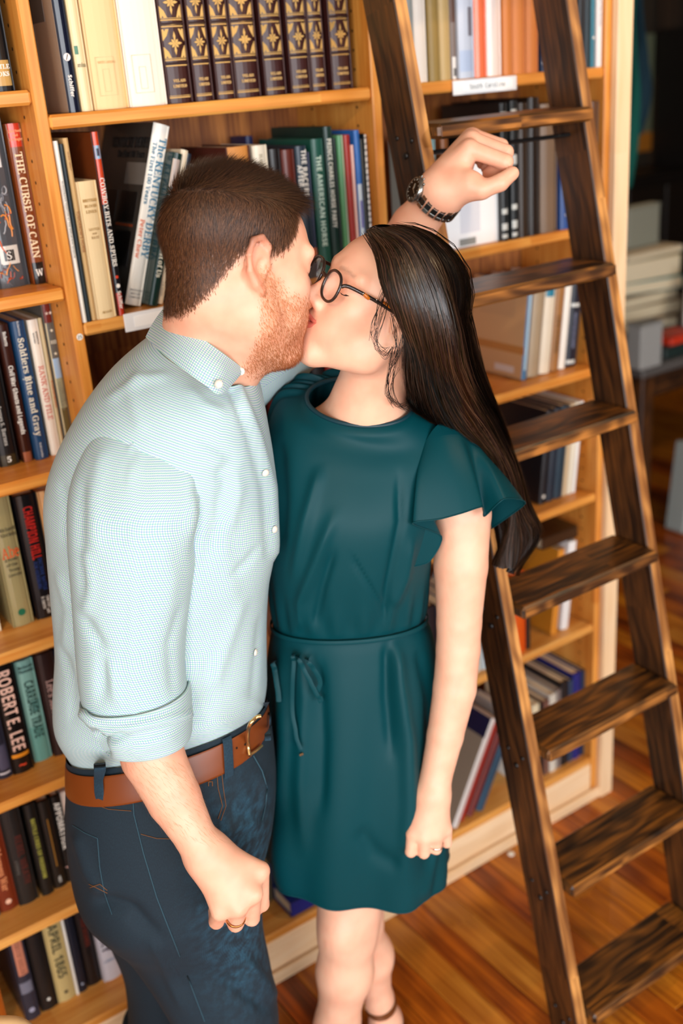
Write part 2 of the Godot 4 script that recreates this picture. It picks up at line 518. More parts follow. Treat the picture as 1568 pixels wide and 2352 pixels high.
func build_ladder():
	var t = thing("rolling_ladder", "dark oak library ladder leaning against the bookcase", "ladder", Vector3.ZERO)
	var th = 0.2244; var s = 0.28
	var down = Vector3(0, -cos(th), sin(th)); var outw = Vector3(0, sin(th), cos(th))
	# corner of the first tread's nose at its left end
	var T0 = Vector3(1.182, 1.776, 0.220); var w = 0.362
	var nose = 0.028; var rd = 0.085; var rt = 0.024
	var bs = Basis(Vector3(1, 0, 0), outw.cross(Vector3(1, 0, 0)).normalized(), outw)
	var up = -down
	for side in 2:
		var xc = T0.x - rt * 0.5 if side == 0 else T0.x + w + rt * 0.5
		# rail from the floor to above the frame
		var low = T0 + down * (1.776 / cos(th)) ; low.x = xc
		low += Vector3(0, 0, -nose / cos(th))
		var len = 2.19
		var c = low + up * (len * 0.5 - 0.0) - outw * (rd * 0.5)
		c += up * 0.021
		var rail = put(boxmesh(Vector3(rt, len, rd), 0.003, 1, Vector2(side * 0.3, 0.2)), "rail", M.oakd, t, Transform3D(Basis(Vector3(1, 0, 0), up, outw), c))
		put(boxmesh(Vector3(rt - 0.001, len - 0.002, 0.002), 0.0008, 1, Vector2(side * 0.4, 0.7)), "worn_edge", M.oakedge, rail, Transform3D(Basis(), Vector3(0, 0, rd * 0.5 + 0.0006)))
	for k in range(-1, 7):
		var p = T0 + down * (k * s)
		var tread_d = 0.118
		var c = Vector3(p.x + w * 0.5, p.y - 0.0125, p.z - tread_d * 0.5)
		var tr = put(boxmesh(Vector3(w - 0.001, 0.025, tread_d), 0.006, 0, Vector2(k * 0.31, k * 0.17)), "tread", M.oak, t, Transform3D(Basis(), c))
		put(boxmesh(Vector3(w - 0.008, 0.0175, 0.003), 0.001, 0, Vector2(k * 0.21, k * 0.4)), "worn_nosing", M.oaknose, tr, Transform3D(Basis(), Vector3(0, 0, tread_d * 0.5)))
		for side in 2:
			var bx = p.x - rt - 0.001 if side == 0 else p.x + w + rt + 0.001
			for o in [[-0.048, -0.014, 0.0045], [-0.085, -0.002, 0.0045], [-0.07, -0.034, 0.006]]:
				var q = Vector3(bx, p.y, p.z) + outw * (o[0]) + up * o[1]
				put(dome(o[2]), "bolt", M.black, t, Transform3D(Basis(Vector3(0, 0, 1), PI * 0.5 if side == 0 else -PI * 0.5), q))
		if k == 0 or k == 6: put(tube([Vector3(p.x, 0, 0), Vector3(p.x + w, 0, 0)], 0.004, 8, 1), "tie_rod", M.black, t, Transform3D(Basis(), Vector3(0, p.y, p.z) + outw * (-0.07) + up * (-0.034)))
func dome(r):
	var pr = []
	for i in 5:
		var a = i / 4.0 * PI * 0.5
		pr.append(Vector2(cos(a) * r + 0.00005, sin(a) * r * 0.6))
	return lathe(pr, 10)

# ---------------------------------------------------------------- books
# spine corner pixels: bottom left, bottom right, top left; the shelf's height gives the distance
func bk(sy, bl, br, tl, depth, col, label, o = {}):
	var p0: Vector3
	var w: float; var h: float; var lean: float
	if o.has("z"):
		var t = onz(tl.x, tl.y, o.z)
		p0 = Vector3(t.x, sy, o.z)
		var t2 = onz(br.x, br.y, o.z)     # br: top right corner here
		w = t2.x - t.x
		h = t.y - sy
		lean = o.get("lean", 0.0)
		p0.x -= tan(lean) * h
		h /= cos(lean)
	else:
		p0 = ony(bl.x, bl.y, sy)
		p0.z = clampf(p0.z, -0.12, -0.006) if sy < 1.8 else -0.02
		p0 = Vector3(onz(bl.x, bl.y, p0.z).x, sy, p0.z)
		var p1 = onz(br.x, br.y, p0.z)
		w = p1.x - p0.x
		var t = onz(tl.x, tl.y, p0.z)
		lean = atan2(t.x - p0.x, t.y - sy)
		h = Vector2(t.x - p0.x, t.y - sy).length()
		if absf(lean) < 0.12 and not o.has("keep"): lean = 0.0
		if o.has("h"): h = o.h
	if o.has("lean"): lean = o.lean
	w = maxf(w, 0.006) - 0.0006
	# keep to the bay and clear of the book before it
	var bay = 0 if p0.x < X1 else (1 if p0.x < X2 else 2)
	if o.has("bay"): bay = o.bay
	var lox = [X0 + 0.02, X1 + 0.0202, X2 + 0.0202][bay]; var hix = [X1, X2, XE][bay] - 0.0008
	var key = Vector2i(int(sy * 1000), bay)
	if not o.has("free"): lox = maxf(lox, lastx.get(key, -9.0) + 0.0006)
	if p0.x < lox + maxf(sin(lean) * tan(lean) * w, 0.0):
		var nx = lox + maxf(sin(lean) * tan(lean) * w, 0.0)
		w = maxf(w - (nx - p0.x) * (1.0 if lean < 0.05 else 0.0), 0.006)
		p0.x = nx
	if lean >= 0.0 and lean < 0.05: w = minf(w, hix - p0.x)
	if not o.has("free"): lastx[key] = p0.x + w * cos(lean)
	depth = minf(depth, DEP - 0.016 + p0.z)
	if o.has("lift"): p0.y += o.lift
	if lean > 0.0: p0.y += sin(lean) * w          # a leaning book stands on its lower corner
	if o.get("print", false): print(label, " w %.3f h %.3f lean %.2f z %.3f" % [w, h, lean, p0.z])
	var t = thing("book", label, "book", p0 + Vector3(0, 0.0004, 0), o.get("group", ""))
	t.rotation.z = -lean
	make_book(t, w, h, depth, col, o)
	return t
func make_book(t, w, h, depth, col, o = {}):
	var rough = o.get("rough", 0.35)
	var cm = mat(col, rough)
	var bt = minf(0.0026, w * 0.2)
	var s = ST()
	# boards
	for x in [bt * 0.5, w - bt * 0.5]:
		cbox(s, Transform3D(Basis(), Vector3(x, h * 0.5, -depth * 0.5 - 0.001)), Vector3(bt, h, depth - 0.002), 0.0006, 1)
	# rounded spine
	var bul = minf(w * o.get("bulge", 0.1), 0.006)
	var n = 6
	var prev = Vector2()
	for i in n + 1:
		var f = float(i) / n
		var q = Vector2(f * w, -0.0025 + (0.0025 + bul) * (1.0 - pow(absf(f * 2 - 1), 2.4)) - bul)
		if i > 0:
			var nn = Vector3(-(q.y - prev.y), 0, q.x - prev.x).normalized()
			quad(s, Vector3(prev.x, 0, prev.y), Vector3(q.x, 0, q.y), Vector3(q.x, h, q.y), Vector3(prev.x, h, prev.y), nn, Vector2(0, 0), Vector2(0.1, 0), Vector2(0.1, 1), Vector2(0, 1))
			quad(s, Vector3(prev.x, h, prev.y), Vector3(q.x, h, q.y), Vector3(q.x, h, -0.005 - bul), Vector3(prev.x, h, -0.005 - bul), Vector3.UP)
			quad(s, Vector3(prev.x, 0, prev.y), Vector3(q.x, 0, q.y), Vector3(q.x, 0, -0.005 - bul), Vector3(prev.x, 0, -0.005 - bul), Vector3.DOWN)
		prev = q
	put(s.commit(), "cover", cm, t)
	if w > 0.008:
		put(boxmesh(Vector3(w - bt * 2, h - 0.006, depth - 0.012), 0.0), "pages", M.pagew if o.get("white", false) else M.page, t, Transform3D(Basis(), Vector3(w * 0.5, h * 0.5, -depth * 0.5 - 0.003)))
	# bands and patches on the spine: [from, to (fractions of the height), colour]
	for b in o.get("bands", []):
		put(spine_patch(w, h, b[0], b[1], bul, b[3] if b.size() > 3 else 0.0, b[4] if b.size() > 4 else 1.0), "band", mat(b[2], rough), t)
	# side cover
	if o.has("side"):
		put(boxmesh(Vector3(0.0004, h - 0.001, depth - 0.004), 0.0), "cover_print", mat(o.side, rough), t, Transform3D(Basis(), Vector3(-0.0003, h * 0.5, -depth * 0.5 - 0.001)))
	for q in o.get("side_art", []):   # [u0, u1, v0, v1, colour] on the left cover, u from the spine backwards
		put(boxmesh(Vector3(0.0003, (q[3] - q[2]) * h, (q[1] - q[0]) * depth), 0.0), "cover_print", mat(q[4], rough), t, Transform3D(Basis(), Vector3(-0.0008, (q[2] + q[3]) * 0.5 * h, -(q[0] + q[1]) * 0.5 * depth)))
	for q in o.get("side_text", []):  # [words, font, cap, colour, u, v, length]
		var tx = text(t, q[0], q[1], q[2], q[3], Vector3.ZERO, 0, q[6])
		tx.transform = Transform3D(Basis(Vector3(0, 1, 0), -PI * 0.5) * tx.transform.basis, Vector3(-0.0011, q[5] * h, -q[4] * depth))
	# words: [text, font, cap height as a share of the width (or in metres when upright), colour, centre (share of height), length (share of height), across (share of width), upright]
	for q in o.get("words", []):
		var across = q[6] if q.size() > 6 else 0.5
		var z = -bul * pow(absf(across * 2 - 1), 2.4) + 0.0004
		if q[0] in ["●", "★", "❀", "❖", "■", "ɣ"]:
			emblem(t, q[0], q[2] * 0.42, q[3], Vector3(across * w, q[4] * h, z))
		elif q.size() > 7 and q[7]:
			text(t, q[0], q[1], q[2], q[3], Vector3(across * w, q[4] * h, z), 0.0, q[5] * w)
		else:
			text(t, q[0], q[1], q[2] * w, q[3], Vector3(across * w, q[4] * h, z), -PI * 0.5, q[5] * h)
func spine_patch(w, h, f0, f1, bul, x0 = 0.0, x1 = 1.0):
	var s = ST()
	var n = 6
	var prev = Vector2()
	for i in n + 1:
		var f = lerpf(x0, x1, float(i) / n)
		var q = Vector2(f * w, -0.0025 + (0.0025 + bul) * (1.0 - pow(absf(f * 2 - 1), 2.4)) - bul + 0.00025)
		if i > 0:
			var nn = Vector3(-(q.y - prev.y), 0, q.x - prev.x).normalized()
			quad(s, Vector3(prev.x, f0 * h, prev.y), Vector3(q.x, f0 * h, q.y), Vector3(q.x, f1 * h, q.y), Vector3(prev.x, f1 * h, prev.y), nn)
		prev = q
	return s.commit()

# small printed marks: discs, stars, rosettes, lozenges
func emblem(parent, kind, r, col, pos):
	var s = ST()
	var n = {"●": 16, "★": 10, "❀": 20, "❖": 4, "■": 4, "ɣ": 14}[kind]
	for i in n:
		var a0 = TAU * i / n + PI * 0.5; var a1 = TAU * (i + 1) / n + PI * 0.5
		if kind == "■": a0 += PI / 4; a1 += PI / 4
		var r0 = r; var r1 = r
		if kind == "★" or kind == "❀":
			var inner = 0.42 if kind == "★" else 0.7
			r0 = r if i % 2 == 0 else r * inner
			r1 = r if i % 2 == 1 else r * inner
		tri(s, Vector3(0, 0, 0.0002), Vector3(cos(a0) * r0, sin(a0) * r0, 0.0002), Vector3(cos(a1) * r1, sin(a1) * r1, 0.0002), Vector3(0, 0, 1))
	put(s.commit(), "emblem", mat(col, 0.5), parent, Transform3D(Basis(), pos))
func v2(x, y) -> Vector2: return Vector2(x, y)
func build_books():
	var SR = "Droid Serif"; var SB = "Droid Serif Bold"; var SN = "Droid Sans"; var NB = "Droid Sans Bold"; var SI = "Droid Serif Italic"
	var cream = rgb(232, 210, 168); var white = rgb(238, 234, 224); var gold = rgb(226, 178, 96); var blk = rgb(16, 15, 17)
	# ---- left bay, shelf by shelf
	var y = LEFTS[1]
	bk(y, v2(-22, 216), v2(38, 210), v2(-52, 0), 0.16, blk, "black book with a tan label at its foot beside the upright", {"h": 0.25, "bands": [[0.03, 0.17, rgb(190, 150, 86)], [0.62, 0.625, rgb(190, 60, 30)]], "words": [["CASTLE", SB, 0.006, white, 0.135, 0.8, 0.5, true], ["BOOKS", SB, 0.006, white, 0.095, 0.7, 0.5, true], ["ROOM", SN, 0.2, rgb(120, 120, 120), 0.36, 0.2]]})
	y = LEFTS[2]
	var mb = bk(y, v2(1, 666), v2(72, 656), v2(-62, 290), 0.16, rgb(74, 76, 80), "grey book with orange marbled swirls and a pale label", {"h": 0.262, "rough": 0.15, "bands": [[0.14, 0.25, rgb(206, 200, 190), 0.2, 0.8], [0.16, 0.225, rgb(30, 28, 28), 0.32, 0.66], [0.70, 0.82, rgb(214, 216, 214), 0.0, 0.78]], "words": [["S", SI, 0.012, white, 0.193, 0.4, 0.49, true], ["NG", SB, 0.007, rgb(40, 90, 100), 0.79, 0.5, 0.5, true], ["T", SB, 0.009, rgb(190, 50, 40), 0.75, 0.4, 0.55, true]]})
	marble(mb, 0.0415, 0.262)
	bk(y, v2(79, 655), v2(121, 651), v2(17, 285), 0.15, rgb(120, 58, 20), "brown and red book with tall cream lettering near the upright", {"rough": 0.15, "bands": [[0.86, 1.0, rgb(196, 52, 24)], [0.0, 0.14, rgb(24, 18, 16)]], "words": [["THE CURSE OF CAIN", SB, 0.5, rgb(236, 214, 176), 0.5, 0.66], ["J. Mark Powell", SB, 0.0038, rgb(240, 170, 120), 0.955, 0.9, 0.5, true], ["and", SB, 0.0034, rgb(240, 170, 120), 0.93, 0.4, 0.5, true], ["L. D. Meagher", SB, 0.0038, rgb(240, 170, 120), 0.905, 0.9, 0.5, true], ["W", SB, 0.011, white, 0.075, 0.5, 0.5, true]]})
	y = LEFTS[3]
	bk(y, v2(-45, 1085), v2(1, 1076), v2(-100, 760), 0.15, rgb(120, 96, 60), "olive brown book at the end of the row of war histories", {})
	bk(y, v2(3, 1075.6), v2(47, 1065.6), v2(-52, 752), 0.15, blk, "black book with a small white emblem at its foot", {"h": 0.232, "bands": [[0.0, 0.085, rgb(54, 44, 24)]], "words": [["James S. Barnes", SR, 0.2, rgb(200, 198, 192), 0.3, 0.3], ["5", SB, 0.01, white, 0.05, 0.4, 0.5, true]]})
	bk(y, v2(55, 1063.6), v2(80, 1061.6), v2(-5, 748), 0.15, rgb(54, 24, 16), "narrow dark brown book with white condensed lettering", {"rough": 0.2, "bands": [[0.0, 0.075, rgb(150, 84, 54)]], "words": [["Civil War Ghosts and Legends", NB, 0.42, white, 0.46, 0.5], ["Roberts", SB, 0.3, white, 0.9, 0.1]]})
	bk(y, v2(85, 1058.6), v2(115, 1052.6), v2(19, 742), 0.155, rgb(20, 62, 100), "blue book with bold cream lettering on the history shelf", {"bands": [[0.59, 0.6, rgb(150, 160, 160)]], "words": [["Soldiers Blue and Gray", SB, 0.46, rgb(232, 224, 200), 0.53, 0.72], ["Robertson", SI, 0.16, white, 0.95, 0.2], ["South Carolina", SI, 0.14, white, 0.07, 0.11]]})
	bk(y, v2(120, 1047.6), v2(143, 1043), v2(57, 738), 0.15, rgb(232, 222, 206), "white book with thin red lettering next to the blue book", {"words": [["RANK AND FILE", SR, 0.5, rgb(206, 70, 36), 0.47, 0.4], ["ROBERTSON", SB, 0.14, rgb(70, 64, 56), 0.87, 0.13, 0.66], ["McMURRY", SB, 0.14, rgb(70, 64, 56), 0.87, 0.11, 0.36]]})
	bk(y, v2(144, 1042), v2(153, 1040), v2(81, 733), 0.15, rgb(196, 178, 138), "thin tan book squeezed beside the white book", {"words": [["BY A DISTANT RELATION", SB, 0.4, rgb(190, 90, 50), 0.45, 0.45]]})
	bk(y, v2(155, 1040), v2(206, 1028), v2(91, 730), 0.15, rgb(92, 90, 84), "thick grey book with stars and a landscape spine", {"h": 0.262, "rough": 0.2, "bands": [[0.86, 1.0, rgb(110, 30, 20)], [0.0, 0.86, rgb(206, 190, 146), 0.0, 0.2], [0.5, 0.63, rgb(150, 178, 206), 0.2, 1.0], [0.3, 0.5, rgb(150, 150, 120), 0.2, 1.0], [0.0, 0.3, rgb(96, 84, 50), 0.2, 1.0]], "words": [["CONFEDERACY", SB, 0.28, rgb(120, 110, 90), 0.38, 0.5, 0.42], ["THE LAST", SB, 0.26, rgb(120, 108, 84), 0.38, 0.4, 0.75], ["ROSEN", SB, 0.006, rgb(214, 206, 186), 0.735, 0.6, 0.6, true], ["★", SN, 0.008, rgb(222, 214, 190), 0.81, 0.4, 0.6, true], ["★", SN, 0.008, rgb(222, 214, 190), 0.66, 0.4, 0.6, true], ["★", SN, 0.008, rgb(222, 200, 180), 0.92, 0.4, 0.4, true], ["★", SN, 0.008, rgb(222, 200, 180), 0.92, 0.4, 0.8, true]]})
	y = LEFTS[4]
	bk(y, v2(-30, 1462), v2(6, 1450), v2(-80, 1160), 0.15, rgb(222, 206, 176), "cream book at the left of the olive biography", {})
	bk(y, v2(33, 1444.5), v2(81, 1430), v2(-22, 1150), 0.16, rgb(150, 138, 96), "thick olive book with orange lettering and a green dot", {"rough": 0.15, "words": [["Abe", SI, 0.02, rgb(224, 84, 20), 0.585, 0.8, 0.55, true], ["Richard", SR, 0.006, blk, 0.76, 0.7, 0.6, true], ["Slotkin", SR, 0.006, blk, 0.72, 0.7, 0.6, true], ["A Novel", SI, 0.005, blk, 0.53, 0.6, 0.5, true], ["of the", SI, 0.005, blk, 0.49, 0.5, 0.5, true], ["Young", SI, 0.005, blk, 0.45, 0.5, 0.55, true], ["Lincoln", SI, 0.005, blk, 0.41, 0.6, 0.55, true], ["●", SN, 0.016, rgb(12, 96, 66), 0.11, 0.7, 0.5, true]]})
	bk(y, v2(88, 1426), v2(138, 1413), v2(27, 1146), 0.16, rgb(18, 18, 22), "black book with red stencil lettering behind the shirt", {"rough": 0.18, "words": [["CHAMPION HILL", NB, 0.42, rgb(186, 28, 16), 0.7, 0.42, 0.5], ["DECISIVE BATTLE", SN, 0.16, rgb(30, 60, 130), 0.36, 0.26, 0.6], ["FOR VICKSBURG", SN, 0.16, rgb(30, 60, 130), 0.36, 0.22, 0.38], ["TIMOTHY", SR, 0.12, white, 0.13, 0.1, 0.62], ["B. SMITH", SR, 0.12, white, 0.13, 0.1, 0.4], ["S", SI, 0.008, white, 0.055, 0.4, 0.55, true]]})
	bk(y, v2(140, 1411), v2(190, 1398), v2(78, 1135), 0.16, rgb(214, 160, 104), "tan book with a dark label just behind the man's back", {"bands": [[0.66, 1.0, rgb(40, 44, 42), 0.3, 1.0]], "words": [["LEE VS GRANT", NB, 0.26, rgb(90, 100, 110), 0.82, 0.28, 0.6]]})
	y = LEFTS[5]
	bk(y, v2(-40, 1808), v2(-2, 1796), v2(-90, 1560), 0.15, rgb(30, 26, 24), "black book at the end of the generals shelf", {"h": 0.235})
	bk(y, v2(0, 1794), v2(32, 1782), v2(-55, 1550), 0.15, rgb(34, 34, 46), "dark slate book with a mottled cover print", {"h": 0.232, "bands": [[0.04, 0.055, rgb(200, 190, 190)], [0.08, 0.3, rgb(70, 66, 84), 0.2, 0.9]]})
	bk(y, v2(34, 1783), v2(79, 1760), v2(-22, 1540), 0.16, rgb(20, 16, 15), "black book with large pink block lettering and a gold band", {"h": 0.248, "rough": 0.2, "bands": [[0.135, 0.165, rgb(214, 130, 30)]], "words": [["ROBERT E. LEE", NB, 0.62, rgb(222, 178, 158), 0.53, 0.66], ["~", NB, 0.02, rgb(210, 60, 20), 0.07, 0.6, 0.5, true]]})
	bk(y, v2(82, 1754), v2(121.6, 1734), v2(25, 1528), 0.16, rgb(120, 160, 150), "pale teal book with dark green lettering on the generals shelf", {"rough": 0.25, "bands": [[0.0, 0.35, rgb(96, 146, 136)], [0.5, 0.6, rgb(86, 130, 124), 0.5, 1.0]], "words": [["CARRIAGE TRADE", NB, 0.5, rgb(18, 52, 46), 0.52, 0.56, 0.52], ["Robert", SB, 0.0055, rgb(20, 50, 46), 0.94, 0.8, 0.5, true], ["Thomsen", SB, 0.0055, rgb(20, 50, 46), 0.9, 0.8, 0.5, true]]})
	bk(y, v2(128, 1740), v2(167.5, 1723), v2(71, 1513), 0.16, rgb(42, 24, 22), "dark brown book with italic lettering behind the man's back", {"words": [["Lee's Maverick", SI, 0.4, rgb(196, 160, 152), 0.5, 0.5], ["●", SN, 0.008, rgb(200, 150, 140), 0.07, 0.5, 0.5, true]]})
	bk(y, v2(169, 1722), v2(206, 1708), v2(112, 1500), 0.16, rgb(18, 26, 44), "navy book hidden behind the man's back", {})
	y = LEFTS[6]
	bk(y, v2(-30, 2118), v2(2, 2102), v2(-75, 1880), 0.15, rgb(40, 70, 84), "teal blue book at the end of the lower shelf", {"h": 0.23})
	bk(y, v2(4, 2100), v2(47, 2086), v2(-50, 1875), 0.16, rgb(112, 40, 16), "red brown book with orange lettering on the lower shelf", {"h": 0.235, "words": [["The Wilderness War", SB, 0.36, rgb(220, 140, 90), 0.5, 0.6], ["❀", SN, 0.016, rgb(230, 180, 150), 0.09, 0.6, 0.5, true]]})
	bk(y, v2(48, 2084), v2(92, 2065.6), v2(-8, 1870), 0.16, rgb(32, 29, 27), "wide black book with faint dark red title", {"words": [["REBEL WRATH", NB, 0.34, rgb(80, 26, 14), 0.46, 0.5, 0.62], ["a history", SN, 0.16, rgb(110, 104, 96), 0.4, 0.3, 0.3]]})
	bk(y, v2(100, 2061), v2(126, 2048.5), v2(45, 1858), 0.16, rgb(20, 20, 18), "black book with yellow green lettering running down it", {"words": [["BATTLE CRIES OF FREEDOM", NB, 0.34, rgb(170, 166, 70), 0.52, 0.66]]})
	bk(y, v2(128, 2044), v2(156, 2029), v2(80, 1850), 0.16, rgb(24, 20, 16), "black book with a thin gold line along its spine", {"bands": [[0.25, 0.8, rgb(150, 104, 40), 0.45, 0.55]], "words": [["1863", SN, 0.2, white, 0.1, 0.1]]})
	bk(y, v2(157, 2028), v2(178, 2016), v2(108, 1838), 0.16, rgb(14, 14, 14), "black book with bold white title by the man's jeans", {"words": [["APPOMATTOX", NB, 0.62, white, 0.66, 0.6]], "bands": [[0.17, 0.185, rgb(190, 150, 140)]]})
	bk(y, v2(179, 2016), v2(222, 1995), v2(130, 1828), 0.16, rgb(226, 206, 190), "pale pink book with dark speckles behind the jeans", {"bands": [[0.1, 0.14, blk], [0.3, 0.33, blk], [0.5, 0.54, rgb(120, 110, 100)]]})
	y = 0.16
	bk(y, v2(-20, 2392), v2(26, 2372), v2(-60, 2215), 0.16, rgb(166, 84, 20), "orange book with black lettering on the bottom shelf", {"h": 0.2, "bands": [[0.62, 0.68, blk]], "words": [["A GATHERING STORM", NB, 0.36, rgb(60, 34, 10), 0.35, 0.5]]})
	bk(y, v2(63, 2349.6), v2(95, 2330), v2(13, 2160), 0.16, rgb(42, 42, 54), "slate book with a salmon label on the bottom shelf", {"h": 0.232, "bands": [[0.5, 0.92, rgb(196, 124, 96), 0.2, 0.85], [0.3, 0.42, rgb(110, 110, 124), 0.1, 0.9]], "words": [["HERO OF SHILOH", SR, 0.3, rgb(110, 56, 40), 0.7, 0.38], ["ɣ", SI, 0.014, rgb(150, 150, 170), 0.11, 0.6, 0.5, true]]})
	bk(y, v2(99, 2327), v2(136.6, 2309), v2(45, 2150), 0.16, rgb(22, 20, 20), "black book with a small white emblem on the bottom shelf", {"h": 0.222, "words": [["❖", SN, 0.01, white, 0.12, 0.5, 0.5, true]]})
	bk(y, v2(137, 2308), v2(177, 2287.6), v2(85, 2130), 0.16, rgb(190, 168, 112), "yellowish book with dark lettering on the bottom shelf", {"h": 0.236, "rough": 0.3, "words": [["APRIL 1865", NB, 0.5, rgb(60, 60, 40), 0.55, 0.62], ["■", SN, 0.012, rgb(30, 34, 28), 0.1, 0.4, 0.5, true]]})
	bk(y, v2(178, 2287), v2(181, 2283), v2(128, 2120), 0.16, white, "thin white pamphlet on the bottom shelf", {"h": 0.232})
	bk(y, v2(183, 2283), v2(203, 2273.7), v2(133, 2115), 0.16, rgb(18, 26, 40), "narrow navy book with a white dot on the bottom shelf", {"h": 0.235, "words": [["●", SN, 0.006, rgb(180, 190, 210), 0.09, 0.4, 0.5, true]]})
	bk(y, v2(205, 2268.5), v2(237, 2253.5), v2(155, 2105), 0.16, rgb(22, 18, 20), "black book beside the white book on the bottom shelf", {"h": 0.232, "words": [["OLD SCORES", NB, 0.3, rgb(110, 40, 26), 0.6, 0.4]]})
	bk(y, v2(241, 2260), v2(284, 2236), v2(190, 2090), 0.16, rgb(206, 204, 214), "white book with tall purple grey lettering on the bottom shelf", {"h": 0.24, "rough": 0.25, "words": [["VICTORY", NB, 0.5, rgb(74, 66, 84), 0.56, 0.5, 0.42], ["RISING TIDE", NB, 0.18, rgb(74, 66, 80), 0.6, 0.36, 0.82], ["a history", SI, 0.006, rgb(90, 130, 170), 0.22, 0.7, 0.5, true]]})
	bk(y, v2(286, 2234), v2(305, 2224), v2(235, 2080), 0.16, rgb(150, 170, 140), "sage green book at the edge of the jeans", {"h": 0.22})
	# ---- middle bay, top shelf
	y = MIDS[1]
	var bird = bk(y, v2(160, 258), v2(187, 254.5), v2(123, 0), 0.2, rgb(16, 22, 40), "navy paperback on bird carving with a grey photographic cover", {"h": 0.29, "rough": 0.15, "white": true, "side": rgb(168, 146, 124), "side_art": [[0.45, 0.98, 0.0, 1.0, rgb(120, 104, 88)], [0.0, 0.5, 0.62, 1.0, rgb(34, 44, 54)], [0.2, 0.55, 0.45, 0.62, rgb(104, 98, 92)]], "bands": [[0.0, 1.0, white, 0.92, 1.0]], "words": [["Contemporary Bird Carvings", SB, 0.34, white, 0.78, 0.72, 0.66], ["Impressions of Bird Carvers", SI, 0.2, white, 0.8, 0.56, 0.3], ["Schiffer", NB, 0.32, white, 0.13, 0.14], ["●", SN, 0.013, rgb(240, 230, 224), 0.27, 0.6, 0.5, true], ["/", NB, 0.008, rgb(220, 80, 50), 0.27, 0.3, 0.5, true]]})
	bk(y, v2(190, 253), v2(216, 248), v2(152, 0), 0.15, rgb(226, 202, 156), "beige booklet with a small green tab and script", {"h": 0.27, "bands": [[0.3, 0.345, rgb(16, 104, 66), 0.1, 0.4]], "words": [["arolina", SI, 0.006, rgb(110, 110, 80), 0.245, 0.7, 0.5, true]]})
	bk(y, v2(219, 248), v2(299, 241), v2(183, 0), 0.16, rgb(232, 200, 148), "wide peach cloth book with faint stamped title", {"h": 0.29, "rough": 0.7, "words": [["SERMON", SR, 0.007, rgb(206, 166, 108), 0.79, 0.5, 0.5, true], ["&", SR, 0.006, rgb(206, 166, 108), 0.755, 0.2, 0.5, true], ["CHAMBERLAIN", SR, 0.008, rgb(204, 162, 104), 0.72, 0.9, 0.5, true], ["SOUTH CAROLINA", SR, 0.0035, rgb(212, 176, 120), 0.235, 0.5, 0.5, true]]})
	stamp(get_node("book_%03d" % used["book"]), 0.053, 0.29)
	bk(y, v2(300, 241), v2(386, 231), v2(268, 0), 0.16, rgb(238, 226, 212), "wide off white cloth book beside the leather volumes", {"h": 0.29, "rough": 0.7, "words": [["BOOK OF", SR, 0.007, rgb(220, 204, 184), 0.79, 0.5, 0.5, true], ["MICHIGAN", SR, 0.009, rgb(218, 202, 182), 0.71, 0.85, 0.5, true]]})
	stamp(get_node("book_%03d" % used["book"]), 0.057, 0.29)
	var vols = [[389, 231, 445.5, 225.5], [451, 225, 494, 221.5], [501, 219, 543, 215.6], [545, 215, 602, 209.6], [612, 209, 661, 206], [671.7, 206, 717.4, 203], [718.8, 202, 753, 199], [766, 199, 812.6, 195.7]]
	var where = ["next to the off white cloth book", "second from the off white cloth book", "third from the off white cloth book", "wide one fourth from the off white cloth book", "in the middle just before the wide gap", "just past the wide gap", "narrowest of the set", "last of the set beside the upright"]
	for i in 8:
		var q = vols[i]
		var b = bk(y, v2(q[0], q[1]), v2(q[2], q[3]), v2(q[0] - 30, 0), 0.15, rgb(58, 26, 24), "gilt tooled maroon leather volume, " + where[i], {"h": 0.272, "rough": 0.4, "bulge": 0.14, "group": "set of gilt leather volumes"})
		var p0 = ony(q[0], q[1], y); p0.z = -0.02
		gilt(b, onz(q[2], q[3], p0.z).x - onz(q[0], q[1], p0.z).x - 0.0006, 0.272)
	# ---- middle bay, second shelf
	y = MIDS[2]
	bk(y, v2(192, 745), v2(202, 740), v2(122, 325), 0.15, rgb(238, 236, 226), "thin white booklet standing against the upright", {"white": true, "words": [["HORSEDRAWN VEHICLES AT THE SHELBURNE MUSEUM", SR, 0.42, rgb(120, 120, 116), 0.58, 0.62]]})
	bk(y, v2(203, 740), v2(212, 736), v2(134, 332), 0.16, rgb(14, 34, 42), "thin dark teal booklet beside the white one", {})
	bk(y, v2(213, 737), v2(224, 734), v2(146, 318), 0.16, rgb(202, 166, 112), "narrow tan book with widely spaced brown title", {"rough": 0.7, "words": [["TOMORROW'S HORSE", SN, 0.6, rgb(140, 74, 30), 0.5, 0.56], ["NELSON · WRIGHT", SN, 0.3, rgb(140, 84, 40), 0.88, 0.2]]})
	bk(y, v2(0, 0), v2(200, 311), v2(163, 313), 0.1, rgb(40, 40, 42), "dark album cover standing behind the cream book", {"z": -0.12, "side": rgb(56, 52, 50), "free": true})
	bk(y, v2(227, 742), v2(271, 735), v2(186, 418), 0.15, rgb(228, 204, 158), "short cream cloth book with a small gilt title", {"rough": 0.75, "side": rgb(206, 182, 140), "words": [["BRITISH", SB, 0.0042, rgb(170, 130, 60), 0.865, 0.7, 0.5, true], ["BLOOD", SB, 0.0042, rgb(170, 130, 60), 0.825, 0.6, 0.5, true], ["LINES", SB, 0.0042, rgb(170, 130, 60), 0.785, 0.6, 0.5, true], ["LESTER", SR, 0.0035, rgb(170, 130, 60), 0.66, 0.55, 0.5, true], ["and", SR, 0.003, rgb(150, 110, 50), 0.63, 0.25, 0.5, true], ["KATZ", SR, 0.0035, rgb(150, 110, 50), 0.6, 0.4, 0.5, true], ["ALLEN", SB, 0.0035, rgb(170, 130, 60), 0.05, 0.5, 0.5, true]]})
